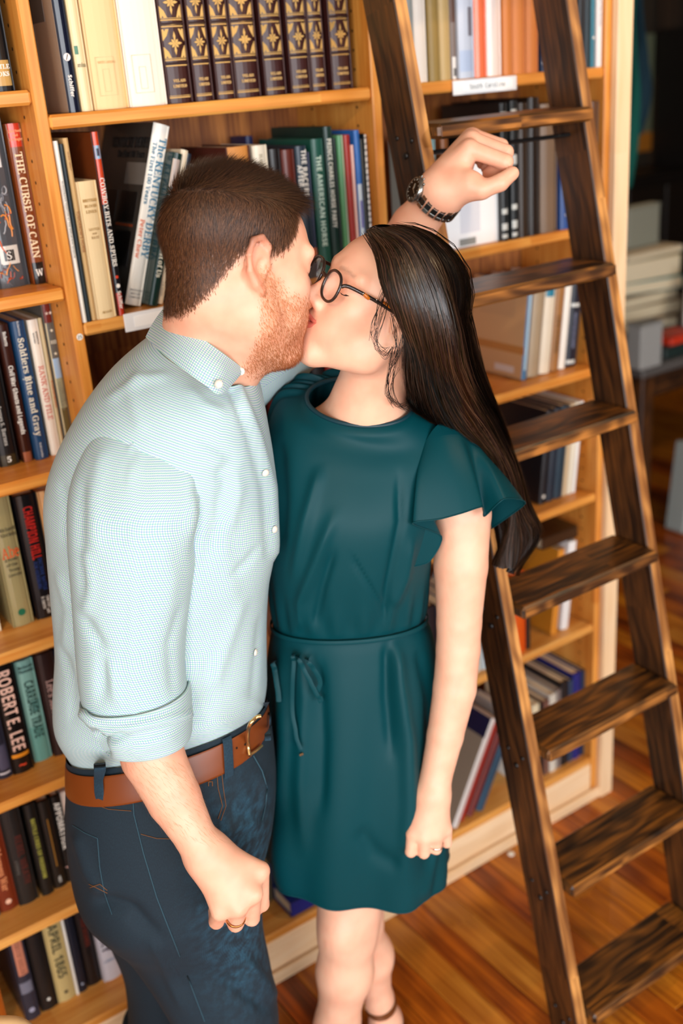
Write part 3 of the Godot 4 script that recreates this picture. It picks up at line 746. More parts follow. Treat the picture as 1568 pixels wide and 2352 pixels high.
	bk(y, v2(274, 728), v2(290, 725), v2(222, 285), 0.19, rgb(20, 20, 26), "tall red and black book with white title and a tiny picture", {"h": 0.286, "rough": 0.25, "side": rgb(110, 52, 20), "bands": [[0.62, 1.0, rgb(198, 66, 26)], [0.0, 0.13, rgb(178, 46, 22)], [0.86, 0.93, rgb(120, 176, 206), 0.1, 0.9], [0.875, 0.915, rgb(30, 40, 60), 0.3, 0.7]], "words": [["COWBOY BITS AND SPURS", SB, 0.62, white, 0.52, 0.6], ["Schiffer", NB, 0.5, white, 0.09, 0.1], ["●", SN, 0.008, white, 0.17, 0.9, 0.5, true], ["●", SN, 0.006, rgb(220, 60, 30), 0.22, 0.6, 0.5, true]]})
	bk(y, v2(290.6, 711), v2(328, 712.6), v2(361.6, 296), 0.2, rgb(238, 234, 224), "big leaning white book with blue and orange title and a dark cover", {"lean": 0.33, "white": true, "rough": 0.2, "side": rgb(64, 58, 52), "side_art": [[0.1, 0.42, 0.45, 0.62, rgb(30, 26, 24)], [0.5, 0.85, 0.45, 0.62, rgb(34, 30, 28)], [0.1, 0.42, 0.2, 0.4, rgb(28, 24, 22)], [0.5, 0.85, 0.2, 0.4, rgb(40, 34, 30)], [0.1, 0.45, 0.425, 0.44, rgb(150, 70, 40)], [0.02, 0.4, 0.66, 0.78, rgb(120, 112, 104)]], "side_text": [["KENTUCKY DERBY", SB, 0.017, rgb(12, 12, 14), 0.4, 0.89, 0.15], ["The First 100 Years", SB, 0.011, rgb(12, 12, 14), 0.35, 0.825, 0.11]], "words": [["The KENTUCKY DERBY", SB, 0.44, rgb(12, 110, 146), 0.6, 0.66, 0.7], ["The First 100 Years", SB, 0.26, rgb(12, 110, 146), 0.73, 0.36, 0.25], ["Peter Chew", SB, 0.28, rgb(226, 110, 60), 0.37, 0.22, 0.25], ["HOUGHTON", SR, 0.003, rgb(110, 110, 108), 0.085, 0.8, 0.5, true], ["MIFFLIN", SR, 0.003, rgb(110, 110, 108), 0.065, 0.6, 0.5, true], ["COMPANY", SR, 0.003, rgb(110, 110, 108), 0.045, 0.7, 0.5, true]]})
	bk(y, v2(330, 711), v2(352, 706), v2(398, 362), 0.16, rgb(12, 44, 40), "leaning dark green book with cream title and horse picture", {"lean": 0.33, "rough": 0.2, "bands": [[0.78, 0.96, rgb(170, 156, 148), 0.1, 0.9]], "words": [["Riding for the Rest of Us", SB, 0.46, rgb(232, 230, 212), 0.46, 0.6]]})
	bk(y, v2(353.5, 704), v2(370, 700), v2(419, 352), 0.16, rgb(226, 212, 186), "leaning cream book beside the dark green one", {"lean": 0.33, "words": [["DRESSAGE COMPETITION", SR, 0.36, rgb(170, 156, 130), 0.6, 0.6], ["J. A. ALLEN", SR, 0.24, rgb(120, 108, 90), 0.1, 0.13]]})
	bk(y, v2(371.5, 697), v2(386, 694), v2(440, 360), 0.15, rgb(18, 36, 54), "leaning navy book with white lettering by the man's hair", {"lean": 0.33, "words": [["THE MILLER'S HORSE", SB, 0.5, white, 0.72, 0.4], ["THE LYONS PRESS", SR, 0.26, white, 0.16, 0.2]]})
	bk(y, v2(387.5, 693), v2(412, 688), v2(452, 390), 0.14, rgb(96, 92, 84), "leaning grey book mostly behind the man's head", {"lean": 0.33})
	bk(y, v2(0, 0), v2(575, 343), v2(519, 340), 0.17, rgb(74, 26, 14), "old brown leather book with a torn gilt spine top", {"z": -0.010, "rough": 0.6, "bands": [[0.72, 1.0, rgb(196, 130, 60), 0.05, 0.95], [0.8, 0.86, rgb(90, 40, 16), 0.1, 0.6]]})
	bk(y, v2(0, 0), v2(581, 315), v2(564, 314), 0.12, rgb(22, 34, 84), "navy book with white letters standing behind the torn one", {"z": -0.19, "free": true, "words": [["FIELD", SB, 0.6, white, 0.86, 0.2]]})
	bk(y, v2(0, 0), v2(614, 338), v2(580, 336), 0.16, rgb(226, 216, 194), "off white book above the man's head", {"z": -0.010, "words": [["HARNESS", SB, 0.2, rgb(150, 140, 110), 0.86, 0.2]]})
	bk(y, v2(0, 0), v2(644, 345), v2(618, 344), 0.16, rgb(22, 18, 18), "black book between the off white and maroon ones", {"z": -0.014})
	bk(y, v2(0, 0), v2(676, 347), v2(646, 346), 0.17, rgb(96, 36, 24), "maroon book above the man's forehead", {"z": -0.010})
	bk(y, v2(0, 0), v2(704, 338), v2(678, 337), 0.17, rgb(36, 52, 66), "slate book with chunky white title by the man's fringe", {"z": -0.010, "words": [["THE RACERS", NB, 0.44, white, 0.8, 0.36, 0.68], ["AFTER", NB, 0.4, white, 0.78, 0.24, 0.25]]})
	bk(y, v2(0, 0), v2(712, 350), v2(705, 350), 0.15, rgb(30, 40, 70), "thin indigo booklet before the green books", {"z": -0.0105})
	bk(y, v2(0, 0), v2(742, 322), v2(714, 321), 0.18, rgb(24, 82, 70), "green book with pale lettering before the kissing faces", {"z": -0.010, "words": [["THE AMERICAN HORSE", NB, 0.42, rgb(200, 226, 214), 0.55, 0.7]]})
	bk(y, v2(0, 0), v2(763, 293), v2(743, 292), 0.18, rgb(14, 48, 42), "tall dark green book with narrow white lettering", {"z": -0.014, "words": [["PRINCE CHARLES HORSE PARTY", NB, 0.5, rgb(226, 230, 222), 0.62, 0.6]]})
	bk(y, v2(0, 0), v2(772, 318), v2(764, 318), 0.15, rgb(12, 30, 30), "thin black green booklet by the tall green book", {"z": -0.014})
	bk(y, v2(0, 0), v2(789, 312), v2(773, 312), 0.16, rgb(86, 150, 104), "light green book with a white stripe", {"z": -0.010, "bands": [[0.0, 1.0, rgb(214, 226, 210), 0.6, 0.85]]})
	bk(y, v2(0, 0), v2(804, 312), v2(790, 311), 0.16, rgb(162, 40, 30), "slim red book beside the light green one", {"z": -0.010})
	bk(y, v2(0, 0), v2(812, 334), v2(805, 334), 0.15, rgb(236, 198, 190), "thin pink booklet next to the red book", {"z": -0.009})
	bk(y, v2(0, 0), v2(826, 301), v2(813, 300), 0.16, rgb(44, 108, 190), "slim blue book with a white lower half", {"z": -0.010, "bands": [[0.0, 0.62, rgb(206, 222, 232)], [0.3, 0.5, rgb(90, 80, 170), 0.3, 0.7]]})
	bk(y, v2(0, 0), v2(834, 320), v2(827, 320), 0.15, rgb(48, 50, 44), "thin charcoal booklet by the spiral notebook", {"z": -0.010})
	spiral_book(y)
	# ---- middle bay: dark books lying below, and blue ones on the bottom shelf
	flat_book(MIDS[3], Vector3(0.74, 0, -0.15), Vector3(0.24, 0.045, 0.17), rgb(18, 18, 20), "black clothbound book lying flat under the shelf behind the shirt")
	flat_book(MIDS[3] + 0.0455, Vector3(0.735, 0, -0.15), Vector3(0.22, 0.05, 0.16), rgb(22, 20, 20), "black clothbound book lying on top of another behind the shirt")
	for i in 7:
		var c = [rgb(44, 42, 44), rgb(130, 34, 28), rgb(44, 52, 76), rgb(84, 48, 32), rgb(34, 34, 38), rgb(160, 44, 32), rgb(40, 66, 52)][i]
		up_book(MIDS[3], 0.93 + i * 0.034, -0.05, 0.03, 0.22, 0.16, c, "%s book in the shadow behind the couple's shoulders" % ["black", "crimson", "ink blue", "dark brown", "jet black", "bright red", "forest green"][i])
	for i in 9:
		var c = [rgb(92, 70, 52), rgb(52, 66, 84), rgb(110, 64, 34), rgb(70, 60, 58), rgb(64, 76, 90), rgb(104, 36, 32), rgb(50, 50, 52), rgb(104, 90, 62), rgb(38, 56, 84)][i]
		up_book(0.127, 0.63 + i * 0.03, -0.09, 0.028, 0.2, 0.14, c, "book on the bottom shelf behind the legs, %s" % ["umber", "steel blue", "chestnut", "soot black", "slate grey", "oxblood", "coal black", "khaki brown", "midnight blue"][i])
	flat_book(0.128, Vector3(0.955, 0, -0.085), Vector3(0.17, 0.04, 0.14), rgb(22, 40, 124), "shiny royal blue book lying on the bottom shelf behind the fist")
	flat_book(0.1685, Vector3(0.955, 0, -0.1), Vector3(0.16, 0.03, 0.13), rgb(20, 40, 46), "dark green book lying on the royal blue one")
	# ---- right bay, top shelf
	y = MIDS[1]
	var zr = -0.006
	var ra = [[921, 938, rgb(90, 170, 150), "sea green book behind the ladder rail", {}], [939, 958, rgb(150, 154, 150), "grey book next to the ladder rail on the top shelf", {}], [959, 987, rgb(232, 222, 210), "white book on the top shelf beside the ladder rail", {}], [988, 1014, rgb(150, 124, 66), "olive cloth book on the top shelf", {}], [1015, 1039, rgb(186, 158, 104), "khaki cloth book on the top shelf", {}],
		[1040.7, 1055, rgb(120, 106, 100), "book with a brown photograph on its spine", {"bands": [[0.0, 0.14, rgb(225, 220, 214), 0.2, 1.0], [0.02, 0.07, blk, 0.3, 0.9], [0.35, 0.6, rgb(90, 60, 46)], [0.6, 1.0, rgb(200, 200, 202)]]}], [1056, 1092, rgb(196, 202, 214), "pale book with a grey blue photograph and stamp", {"bands": [[0.58, 0.78, rgb(54, 58, 84), 0.05, 0.5], [0.3, 0.5, rgb(120, 116, 124), 0.6, 1.0], [0.05, 0.2, rgb(176, 190, 214), 0.1, 0.9]]}],
		[1094, 1122, rgb(240, 116, 74), "orange book with a black title block", {"rough": 0.2, "bands": [[0.72, 1.0, blk], [0.78, 0.815, rgb(240, 120, 80)]], "words": [["Carolin", SI, 0.008, white, 0.88, 0.8, 0.5, true], ["RAVEN", NB, 0.005, white, 0.745, 0.7, 0.5, true]]}], [1123.6, 1157, rgb(228, 210, 200), "off white book with a matching black title block", {"rough": 0.2, "bands": [[0.71, 1.0, blk], [0.77, 0.805, rgb(230, 190, 176)]], "words": [["Carolin", SI, 0.008, white, 0.88, 0.8, 0.5, true], ["RAVEN II", NB, 0.005, white, 0.735, 0.7, 0.5, true]]}],
		[1158.5, 1180, rgb(206, 126, 62), "first of three burnt orange cloth books beside the off white one", {}], [1182, 1210, rgb(210, 130, 68), "middle of three burnt orange cloth books", {}], [1213, 1241, rgb(204, 124, 62), "third burnt orange cloth book next to the navy one", {}], [1244.5, 1266, rgb(22, 44, 78), "navy book with silver bands beside the ladder", {"bands": [[0.05, 0.08, rgb(200, 206, 210)], [0.3, 0.34, rgb(200, 206, 210)]]}],
		[1268, 1300, rgb(140, 30, 34), "red book partly behind the far ladder rail", {}], [1301, 1326, rgb(40, 46, 60), "dark slate book behind the far ladder rail", {}], [1327, 1344, rgb(20, 26, 34), "black green book behind the far ladder rail", {}], [1345, 1359, rgb(14, 40, 50), "deep teal book past the far ladder rail", {}], [1360, 1369, rgb(24, 110, 130), "thin bright teal book near the end panel", {"words": [["A General Guide", SI, 0.5, white, 0.7, 0.4], ["●", SN, 0.006, white, 0.2, 0.8, 0.5, true]]}], [1370, 1384, rgb(230, 224, 222), "thin white book at the end panel", {"words": [["I and the Spirit of the South", SR, 0.4, rgb(150, 150, 160), 0.55, 0.6]]}]]
	for q in ra:
		var px = onz(q[0], 175, zr); var px2 = onz(q[1], 175, zr)
		var b = thing("book", q[3], "book", Vector3(px.x, y + 0.0004, zr - 0.002 * (used["book"] % 3)))
		make_book(b, minf(px2.x, XE - 0.002) - px.x - 0.0008, 0.245 + 0.012 * (used["book"] % 4), 0.16, q[2], q[4].merged({"rough": 0.5}))
	# ---- right bay, second shelf
	y = MIDS[2]
	bk(y, v2(0, 0), v2(1000, 322), v2(975, 322), 0.12, rgb(150, 190, 196), "pale aqua album standing by the ladder rail", {"z": -0.1, "rough": 0.1, "side": rgb(170, 206, 210)})
	bk(y, v2(0, 0), v2(1030, 318), v2(1012, 318), 0.1, rgb(170, 100, 50), "brown box standing at the back of the shelf", {"z": -0.14})
	var fo0 = onz(1012, 356, -0.02); var fo1 = onz(1150, 352, -0.02)
	var fb = thing("book", "white book standing face out between the ladder rails", "book", Vector3(fo0.x, y + 0.0004, -0.035))
	var fw = fo1.x - fo0.x; var fh = fo1.y - y
	put(boxmesh(Vector3(fw, fh, 0.022), 0.001), "cover", mat(rgb(246, 246, 246), 0.4), fb, Transform3D(Basis(), Vector3(fw * 0.5, fh * 0.5, 0)))
	put(boxmesh(Vector3(fw * 0.34, fh * 0.52, 0.0006), 0.0), "text_block", mat(rgb(222, 222, 228), 0.5), fb, Transform3D(Basis(), Vector3(fw * 0.47, fh * 0.42, 0.0113)))
	put(boxmesh(Vector3(fw * 0.28, fh * 0.08, 0.0006), 0.0), "grey_tab", mat(rgb(140, 142, 138), 0.5), fb, Transform3D(Basis(), Vector3(fw * 0.42, fh * 0.06, 0.0113)))
	var sil = rgb(206, 210, 206)
	var rb = [[1154, 1171, 0.265, rgb(20, 24, 26), "black book with silver bands next to the bare white cover", {"bands": [[0.02, 0.05, sil], [0.08, 0.13, sil], [0.2, 0.24, sil], [0.9, 0.94, sil]]}], [1177, 1193, 0.268, rgb(22, 26, 28), "second black silver banded book, beside the dark brown ones", {"bands": [[0.02, 0.05, sil], [0.08, 0.14, sil], [0.22, 0.26, sil], [0.55, 0.62, sil], [0.9, 0.94, sil]]}], [1195, 1216, 0.262, rgb(50, 36, 24), "dark brown book on the second shelf", {}], [1217, 1240, 0.27, rgb(34, 24, 18), "darker brown book beside the taupe one", {}], [1243, 1281, 0.255, rgb(126, 104, 84), "wide taupe cloth book on the second shelf", {}], [1288, 1326, 0.25, rgb(30, 72, 140), "blue book with small white print by the ladder", {"words": [["★", SN, 0.008, white, 0.62, 0.5, 0.5, true], ["PRESS", NB, 0.006, white, 0.12, 0.7, 0.5, true]]}], [1328, 1350, 0.24, rgb(40, 30, 26), "umber book behind the far rail on the second shelf", {}], [1352, 1375, 0.25, rgb(90, 60, 40), "tan leather book behind the far rail", {}]]
	for q in rb:
		var px = onz(q[0], 532, -0.01); var px2 = onz(q[1], 532, -0.01)
		var b = thing("book", q[4], "book", Vector3(px.x, y + 0.0004, -0.011))
		make_book(b, minf(px2.x, XE - 0.002) - px.x - 0.0008, q[2], 0.18, q[3], q[5])
	# ---- right bay, third shelf
	y = MIDS[3]
	var r3 = [[1.612, 0.016, 0.215, rgb(64, 110, 150), "leaning blue spined book with a tan printed cover", {"side": rgb(214, 176, 128), "side_art": [[0.0, 0.98, 0.26, 0.34, rgb(196, 140, 76)], [0.15, 0.5, 0.05, 0.12, rgb(230, 222, 214)], [0.2, 0.85, 0.62, 0.9, rgb(206, 170, 126)]], "bands": [[0.1, 0.9, rgb(190, 214, 226), 0.3, 0.6]]}], [1.629, 0.036, 0.21, rgb(170, 150, 122), "leaning grey tan book on the third shelf", {}], [1.666, 0.032, 0.21, rgb(230, 218, 196), "cream book with a blue top on the third shelf", {"bands": [[0.82, 1.0, rgb(40, 130, 160)]]}], [1.699, 0.028, 0.208, rgb(160, 112, 62), "tan book with brown lettering on the third shelf", {"words": [["LIFE STORIES", NB, 0.4, rgb(100, 70, 40), 0.4, 0.4]]}], [1.728, 0.02, 0.21, rgb(240, 236, 226), "slim white book on the third shelf", {"white": true}], [1.749, 0.035, 0.205, rgb(22, 30, 46), "navy book with white marks at the end of the third shelf", {"bands": [[0.03, 0.07, sil], [0.66, 0.7, sil]], "words": [["TALES OF THE LOW COUNTRY", NB, 0.2, rgb(140, 150, 180), 0.4, 0.4]]}]]
	for q in r3: tilt(up_book(y, q[0], -0.045, q[1], q[2], 0.18, q[3], q[4], false, q[5]), q[1], 0.12)
	# ---- right bay, fourth shelf
	y = MIDS[4]
	var r4 = [[1.66, 0.024, rgb(14, 18, 26), "leaning black book at the foot of the long hair", {"words": [["■", SN, 0.012, white, 0.08, 0.6, 0.5, true]]}], [1.685, 0.022, rgb(20, 36, 52), "leaning navy book beside the black one", {}], [1.708, 0.028, rgb(22, 50, 66), "leaning petrol blue book under the ladder tread", {}], [1.737, 0.015, rgb(200, 176, 140), "thin beige book under the ladder tread", {}], [1.753, 0.016, rgb(226, 220, 200), "thin cream book under the ladder tread", {}], [1.77, 0.012, rgb(232, 230, 226), "thin white book at the end under the tread", {}]]
	for q in r4: tilt(up_book(y, q[0], -0.04, q[1], 0.225, 0.16, q[2], q[3], false, q[4]), q[1], 0.12)
	for i in 6:
		up_book(y, 1.25 + i * 0.05, -0.1, 0.046, 0.2, 0.14, [rgb(58, 62, 70), rgb(96, 40, 34), rgb(36, 62, 92), rgb(104, 84, 58), rgb(50, 78, 66), rgb(130, 124, 112)][i], "%s book on the shelf behind the long hair" % ["slate", "dull red", "mid blue", "light brown", "moss green", "putty grey"][i])
	# ---- right bay, fifth shelf (tops seen from above)
	y = MIDS[5]
	var rc = [[1.42, 0.03, 0.19, rgb(226, 224, 214), "off white book by the ladder's foot treads"], [1.452, 0.03, 0.2, rgb(190, 206, 214), "pale blue grey book by the ladder's foot treads"], [1.484, 0.034, 0.19, rgb(86, 140, 180), "sky blue book with speckled cover"], [1.52, 0.034, 0.205, rgb(26, 70, 62), "bottle green book beside the orange one"], [1.556, 0.04, 0.215, rgb(226, 92, 22), "bright orange book seen between the treads"], [1.6, 0.012, 0.2, rgb(40, 34, 30), "thin black book beside the orange one"]]
	for q in rc: up_book(y, q[0], -0.02, q[1], q[2], 0.17, q[3], q[4])
	tilt(up_book(y, 1.69, -0.03, 0.022, 0.225, 0.18, rgb(214, 138, 40), "leaning amber book near the end of the shelf"), 0.022, 0.12)
	tilt(up_book(y, 1.725, -0.03, 0.026, 0.235, 0.18, rgb(234, 232, 230), "leaning white book near the end of the shelf", true), 0.026, 0.12)
	for i in 4:
		up_book(y, 1.25 + i * 0.042, -0.03, 0.04, 0.225 - i * 0.01, 0.18, [rgb(50, 62, 100), rgb(30, 30, 36), rgb(70, 80, 120), rgb(40, 44, 60)][i], "%s book beneath the curls of the long hair" % ["denim blue", "soft black", "periwinkle", "ash blue"][i])
	flat_book(y + 0.2405, Vector3(1.725, 0, -0.12), Vector3(0.12, 0.03, 0.17), rgb(60, 38, 22), "brown book lying flat on top of the leaning books")
	# ---- right bay, bottom shelf
	y = 0.127
	var rd = [[1.582, 0.018, 0.205, rgb(224, 222, 214), "white book low down beside the ladder rail"], [1.606, 0.016, 0.190, rgb(120, 34, 26), "brick red book on the bottom shelf"], [1.622, 0.024, 0.230, rgb(226, 212, 178), "tall cream book on the bottom shelf"], [1.647, 0.014, 0.220, rgb(24, 22, 24), "slim black book on the bottom shelf"], [1.661, 0.020, 0.225, rgb(112, 76, 64), "mauve brown book on the bottom shelf"], [1.682, 0.025, 0.235, rgb(206, 200, 186), "pale stone book on the bottom shelf"], [1.708, 0.015, 0.240, rgb(120, 108, 104), "mouse grey book on the bottom shelf"], [1.723, 0.026, 0.255, rgb(20, 22, 26), "wide black book on the bottom shelf"], [1.750, 0.016, 0.250, rgb(40, 60, 84), "steel blue book on the bottom shelf"], [1.766, 0.030, 0.262, rgb(24, 34, 110), "cobalt blue book at the end of the bottom shelf"], [1.797, 0.014, 0.260, rgb(26, 46, 66), "deep blue book against the end upright"]]
	for q in rd: up_book(y, q[0], -0.025, q[1], q[2], 0.18, q[3], q[4])
	# big books leaning by the woman's hand
	tilt(up_book(y, 1.337, -0.012, 0.018, 0.29, 0.2, rgb(214, 206, 200), "big grey faced book leaning beside the woman's hand", true, {"side": rgb(150, 138, 120), "side_art": [[0.0, 1.0, 0.82, 1.0, rgb(22, 30, 66)]]}), 0.018, 0.48)
	tilt(up_book(y, 1.364, -0.02, 0.02, 0.27, 0.19, rgb(150, 34, 20), "red book leaning behind the big grey faced one"), 0.02, 0.48)
	tilt(up_book(y, 1.393, -0.02, 0.02, 0.24, 0.19, rgb(110, 40, 36), "maroon book leaning behind the red one"), 0.02, 0.48)
	tilt(up_book(y, 1.423, -0.02, 0.024, 0.23, 0.19, rgb(26, 66, 90), "teal blue book leaning by the ladder rail"), 0.024, 0.48)
func tilt(b, w, a):
	b.rotation.z = -a
	b.position.y += sin(a) * w
func up_book(y, x, z, w, h, depth, col, label, white = false, o = {}):
	var b = thing("book", label, "book", Vector3(x, y + 0.0004, z))
	make_book(b, w - 0.0008, h, depth, col, o.merged({"white": white}))
	return b
func flat_book(y, c, size, col, label):
	var b = thing("book", label, "book", Vector3(c.x, y + 0.0005, c.z))
	var cm = mat(col, 0.3)
	var s = ST()
	cbox(s, Transform3D(Basis(), Vector3(0, 0.0015, 0)), Vector3(size.x, 0.003, size.z), 0.0006)
	cbox(s, Transform3D(Basis(), Vector3(0, size.y - 0.0015, 0)), Vector3(size.x, 0.003, size.z), 0.0006)
	cbox(s, Transform3D(Basis(), Vector3(0, size.y * 0.5, size.z * 0.5 - 0.002)), Vector3(size.x, size.y, 0.004), 0.002)
	put(s.commit(), "cover", cm, b)
	put(boxmesh(Vector3(size.x - 0.008, size.y - 0.006, size.z - 0.012), 0.0), "pages", M.page, b, Transform3D(Basis(), Vector3(0, size.y * 0.5, -0.002)))
func marble(t, w, h):
	var r2 = RandomNumberGenerator.new(); r2.seed = 5
	for i in 46:
		var c = [rgb(206, 84, 24), rgb(160, 54, 18), rgb(224, 140, 60), rgb(150, 152, 156), rgb(110, 112, 120)][r2.randi() % 5]
		var y = r2.randf_range(0.02, 0.62) * h; var x = r2.randf_range(0.12, 0.88) * w
		if y > 0.13 * h and y < 0.26 * h: continue
		var pts = []
		var a = r2.randf() * TAU
		for k in 5:
			pts.append(Vector3(clampf(x, 0.002, w - 0.002), clampf(y, 0.003, h - 0.003), -0.0008))
			a += r2.randf_range(-1.0, 1.0)
			x += cos(a) * 0.004; y += sin(a) * 0.006
		put(tube(pts, r2.randf_range(0.0007, 0.0016), 5, 2), "swirl", mat(c, 0.2), t)
func stamp(t, w, h):
	for q in [[0.22, 0.78, 0.07, 0.26], [0.4, 0.6, 0.09, 0.2]]:
		var pts = [Vector3(q[0] * w, q[2] * h, 0.0001), Vector3(q[1] * w, q[2] * h, 0.0001), Vector3(q[1] * w, q[3] * h, 0.0001), Vector3(q[0] * w, q[3] * h, 0.0001)]
		var s = ST()
		for i in 4:
			var a = pts[i]; var b = pts[(i + 1) % 4]
			var d = (b - a).normalized(); var n = Vector3(-d.y, d.x, 0) * 0.0003
			quad(s, a - n, b - n, b + n, a + n, Vector3(0, 0, 1))
		put(s.commit(), "stamped_frame", mat(rgb(206, 178, 132), 0.6), t)
# gold tooling of the leather volumes
func gilt(t, w, h):
	var gm = mat(rgb(232, 186, 110), 0.35, 0.55)
	var dk = mat(rgb(40, 14, 16), 0.5)
	var z = 0.0006
	var s = ST()
	var bul = minf(w * 0.14, 0.006)
	var zz = func(x): return -bul * pow(absf(x / w * 2 - 1), 2.4) - 0.0025 * pow(absf(x / w * 2 - 1), 2.4) + 0.0005
	var line = func(y, th):
		for i in 6:
			var xa = w * i / 6.0; var xb = w * (i + 1) / 6.0
			quad(s, Vector3(xa, y, zz.call(xa)), Vector3(xb, y, zz.call(xb)), Vector3(xb, y + th, zz.call(xb)), Vector3(xa, y + th, zz.call(xa)), Vector3(0, 0, 1))
	for y in [0.03, 0.205, 0.235, 0.415, 0.45, 0.635, 0.67, 0.855, 0.885]:
		line.call(y * h, 0.0016)
		line.call(y * h + 0.003, 0.0007)
	for pan in [[0.25, 0.405], [0.465, 0.625], [0.685, 0.845]]:
		var y0 = pan[0] * h; var y1 = pan[1] * h; var ym = (y0 + y1) * 0.5; var x0 = w * 0.06; var x1 = w * 0.94; var xm = w * 0.5
		var dx = minf(w * 0.46, 0.02)
		# four corner scrolls leave a pointed lozenge
		for sx in [-1, 1]:
			for sy in [-1, 1]:
				var cx = x0 if sx < 0 else x1; var cy = y0 if sy < 0 else y1
				var a = Vector3(cx, cy, zz.call(cx)); var b = Vector3(xm - (xm - cx) * 0.42, cy, zz.call(xm - (xm - cx) * 0.42)); var c = Vector3(cx, ym + (cy - ym) * 0.12, zz.call(cx))
				var m2 = Vector3(xm - (xm - cx) * 0.62, ym + (cy - ym) * 0.55, zz.call(xm - (xm - cx) * 0.62))
				tri(s, a, b, m2, Vector3(0, 0, 1)); tri(s, a, m2, c, Vector3(0, 0, 1))
		# flower of eight petals
		for k in 8:
			var an = k * PI / 4.0
			var ln = (y1 - y0) * (0.42 if k % 4 == 2 else (0.3 if k % 2 == 0 else 0.2))
			ln = minf(ln, w * (0.5 if k % 4 == 2 else 0.3)) if k % 4 != 2 else ln
			var d = Vector3(cos(an), sin(an), 0); var pn = Vector3(-d.y, d.x, 0) * (w * 0.05)
			var c0 = Vector3(xm, ym, z)
			quad(s, c0, c0 + d * ln * 0.6 + pn, c0 + d * ln, c0 + d * ln * 0.6 - pn, Vector3(0, 0, 1))
	put(s.commit(), "gilt_tooling", gm, t).set_meta("kind", "stuff")
	for y in [0.22, 0.433, 0.652, 0.87]:
		put(tube([Vector3(0.001, y * h, -0.004), Vector3(w * 0.25, y * h, zz.call(w * 0.25)), Vector3(w * 0.75, y * h, zz.call(w * 0.75)), Vector3(w - 0.001, y * h, -0.004)], 0.0019, 6, 2), "raised_band", dk, t)
	text(t, "VELAIS", "Droid Serif Bold", 0.0042, rgb(232, 190, 120), Vector3(w * 0.5, h * 0.125, z), 0.0, w * 0.5)
	text(t, "LIMITED", "Droid Serif Bold", 0.0042, rgb(232, 190, 120), Vector3(w * 0.5, h * 0.095, z), 0.0, w * 0.55)
func spiral_book(y):
	var tl = onz(834, 310, -0.012); var tr = onz(842, 305, -0.012)
	var w = tr.x - tl.x; var h = tl.y - y
	var t = thing("spiral_notebook", "spiral bound white notebook standing at the end of the row", "notebook", Vector3(tl.x, y + 0.0004, -0.012))
	put(boxmesh(Vector3(w * 0.86, h, 0.15), 0.001), "pages", mat(rgb(236, 236, 234), 0.8), t, Transform3D(Basis(), Vector3(w * 0.55, h * 0.5, -0.077)))
	put(boxmesh(Vector3(0.001, h + 0.004, 0.155), 0.0), "cover", mat(rgb(20, 28, 30), 0.4), t, Transform3D(Basis(), Vector3(w * 0.06, h * 0.5, -0.077)))
	var n = 22
	for i in n:
		var yy = h * (i + 0.5) / n
		put(tube([Vector3(w * 0.1, yy, -0.004), Vector3(w * 0.3, yy, 0.002), Vector3(w * 0.7, yy + 0.001, 0.002), Vector3(w * 0.95, yy + 0.001, -0.004)], 0.0009, 5, 2), "wire_ring", mat(rgb(40, 40, 44), 0.3, 0.6), t)
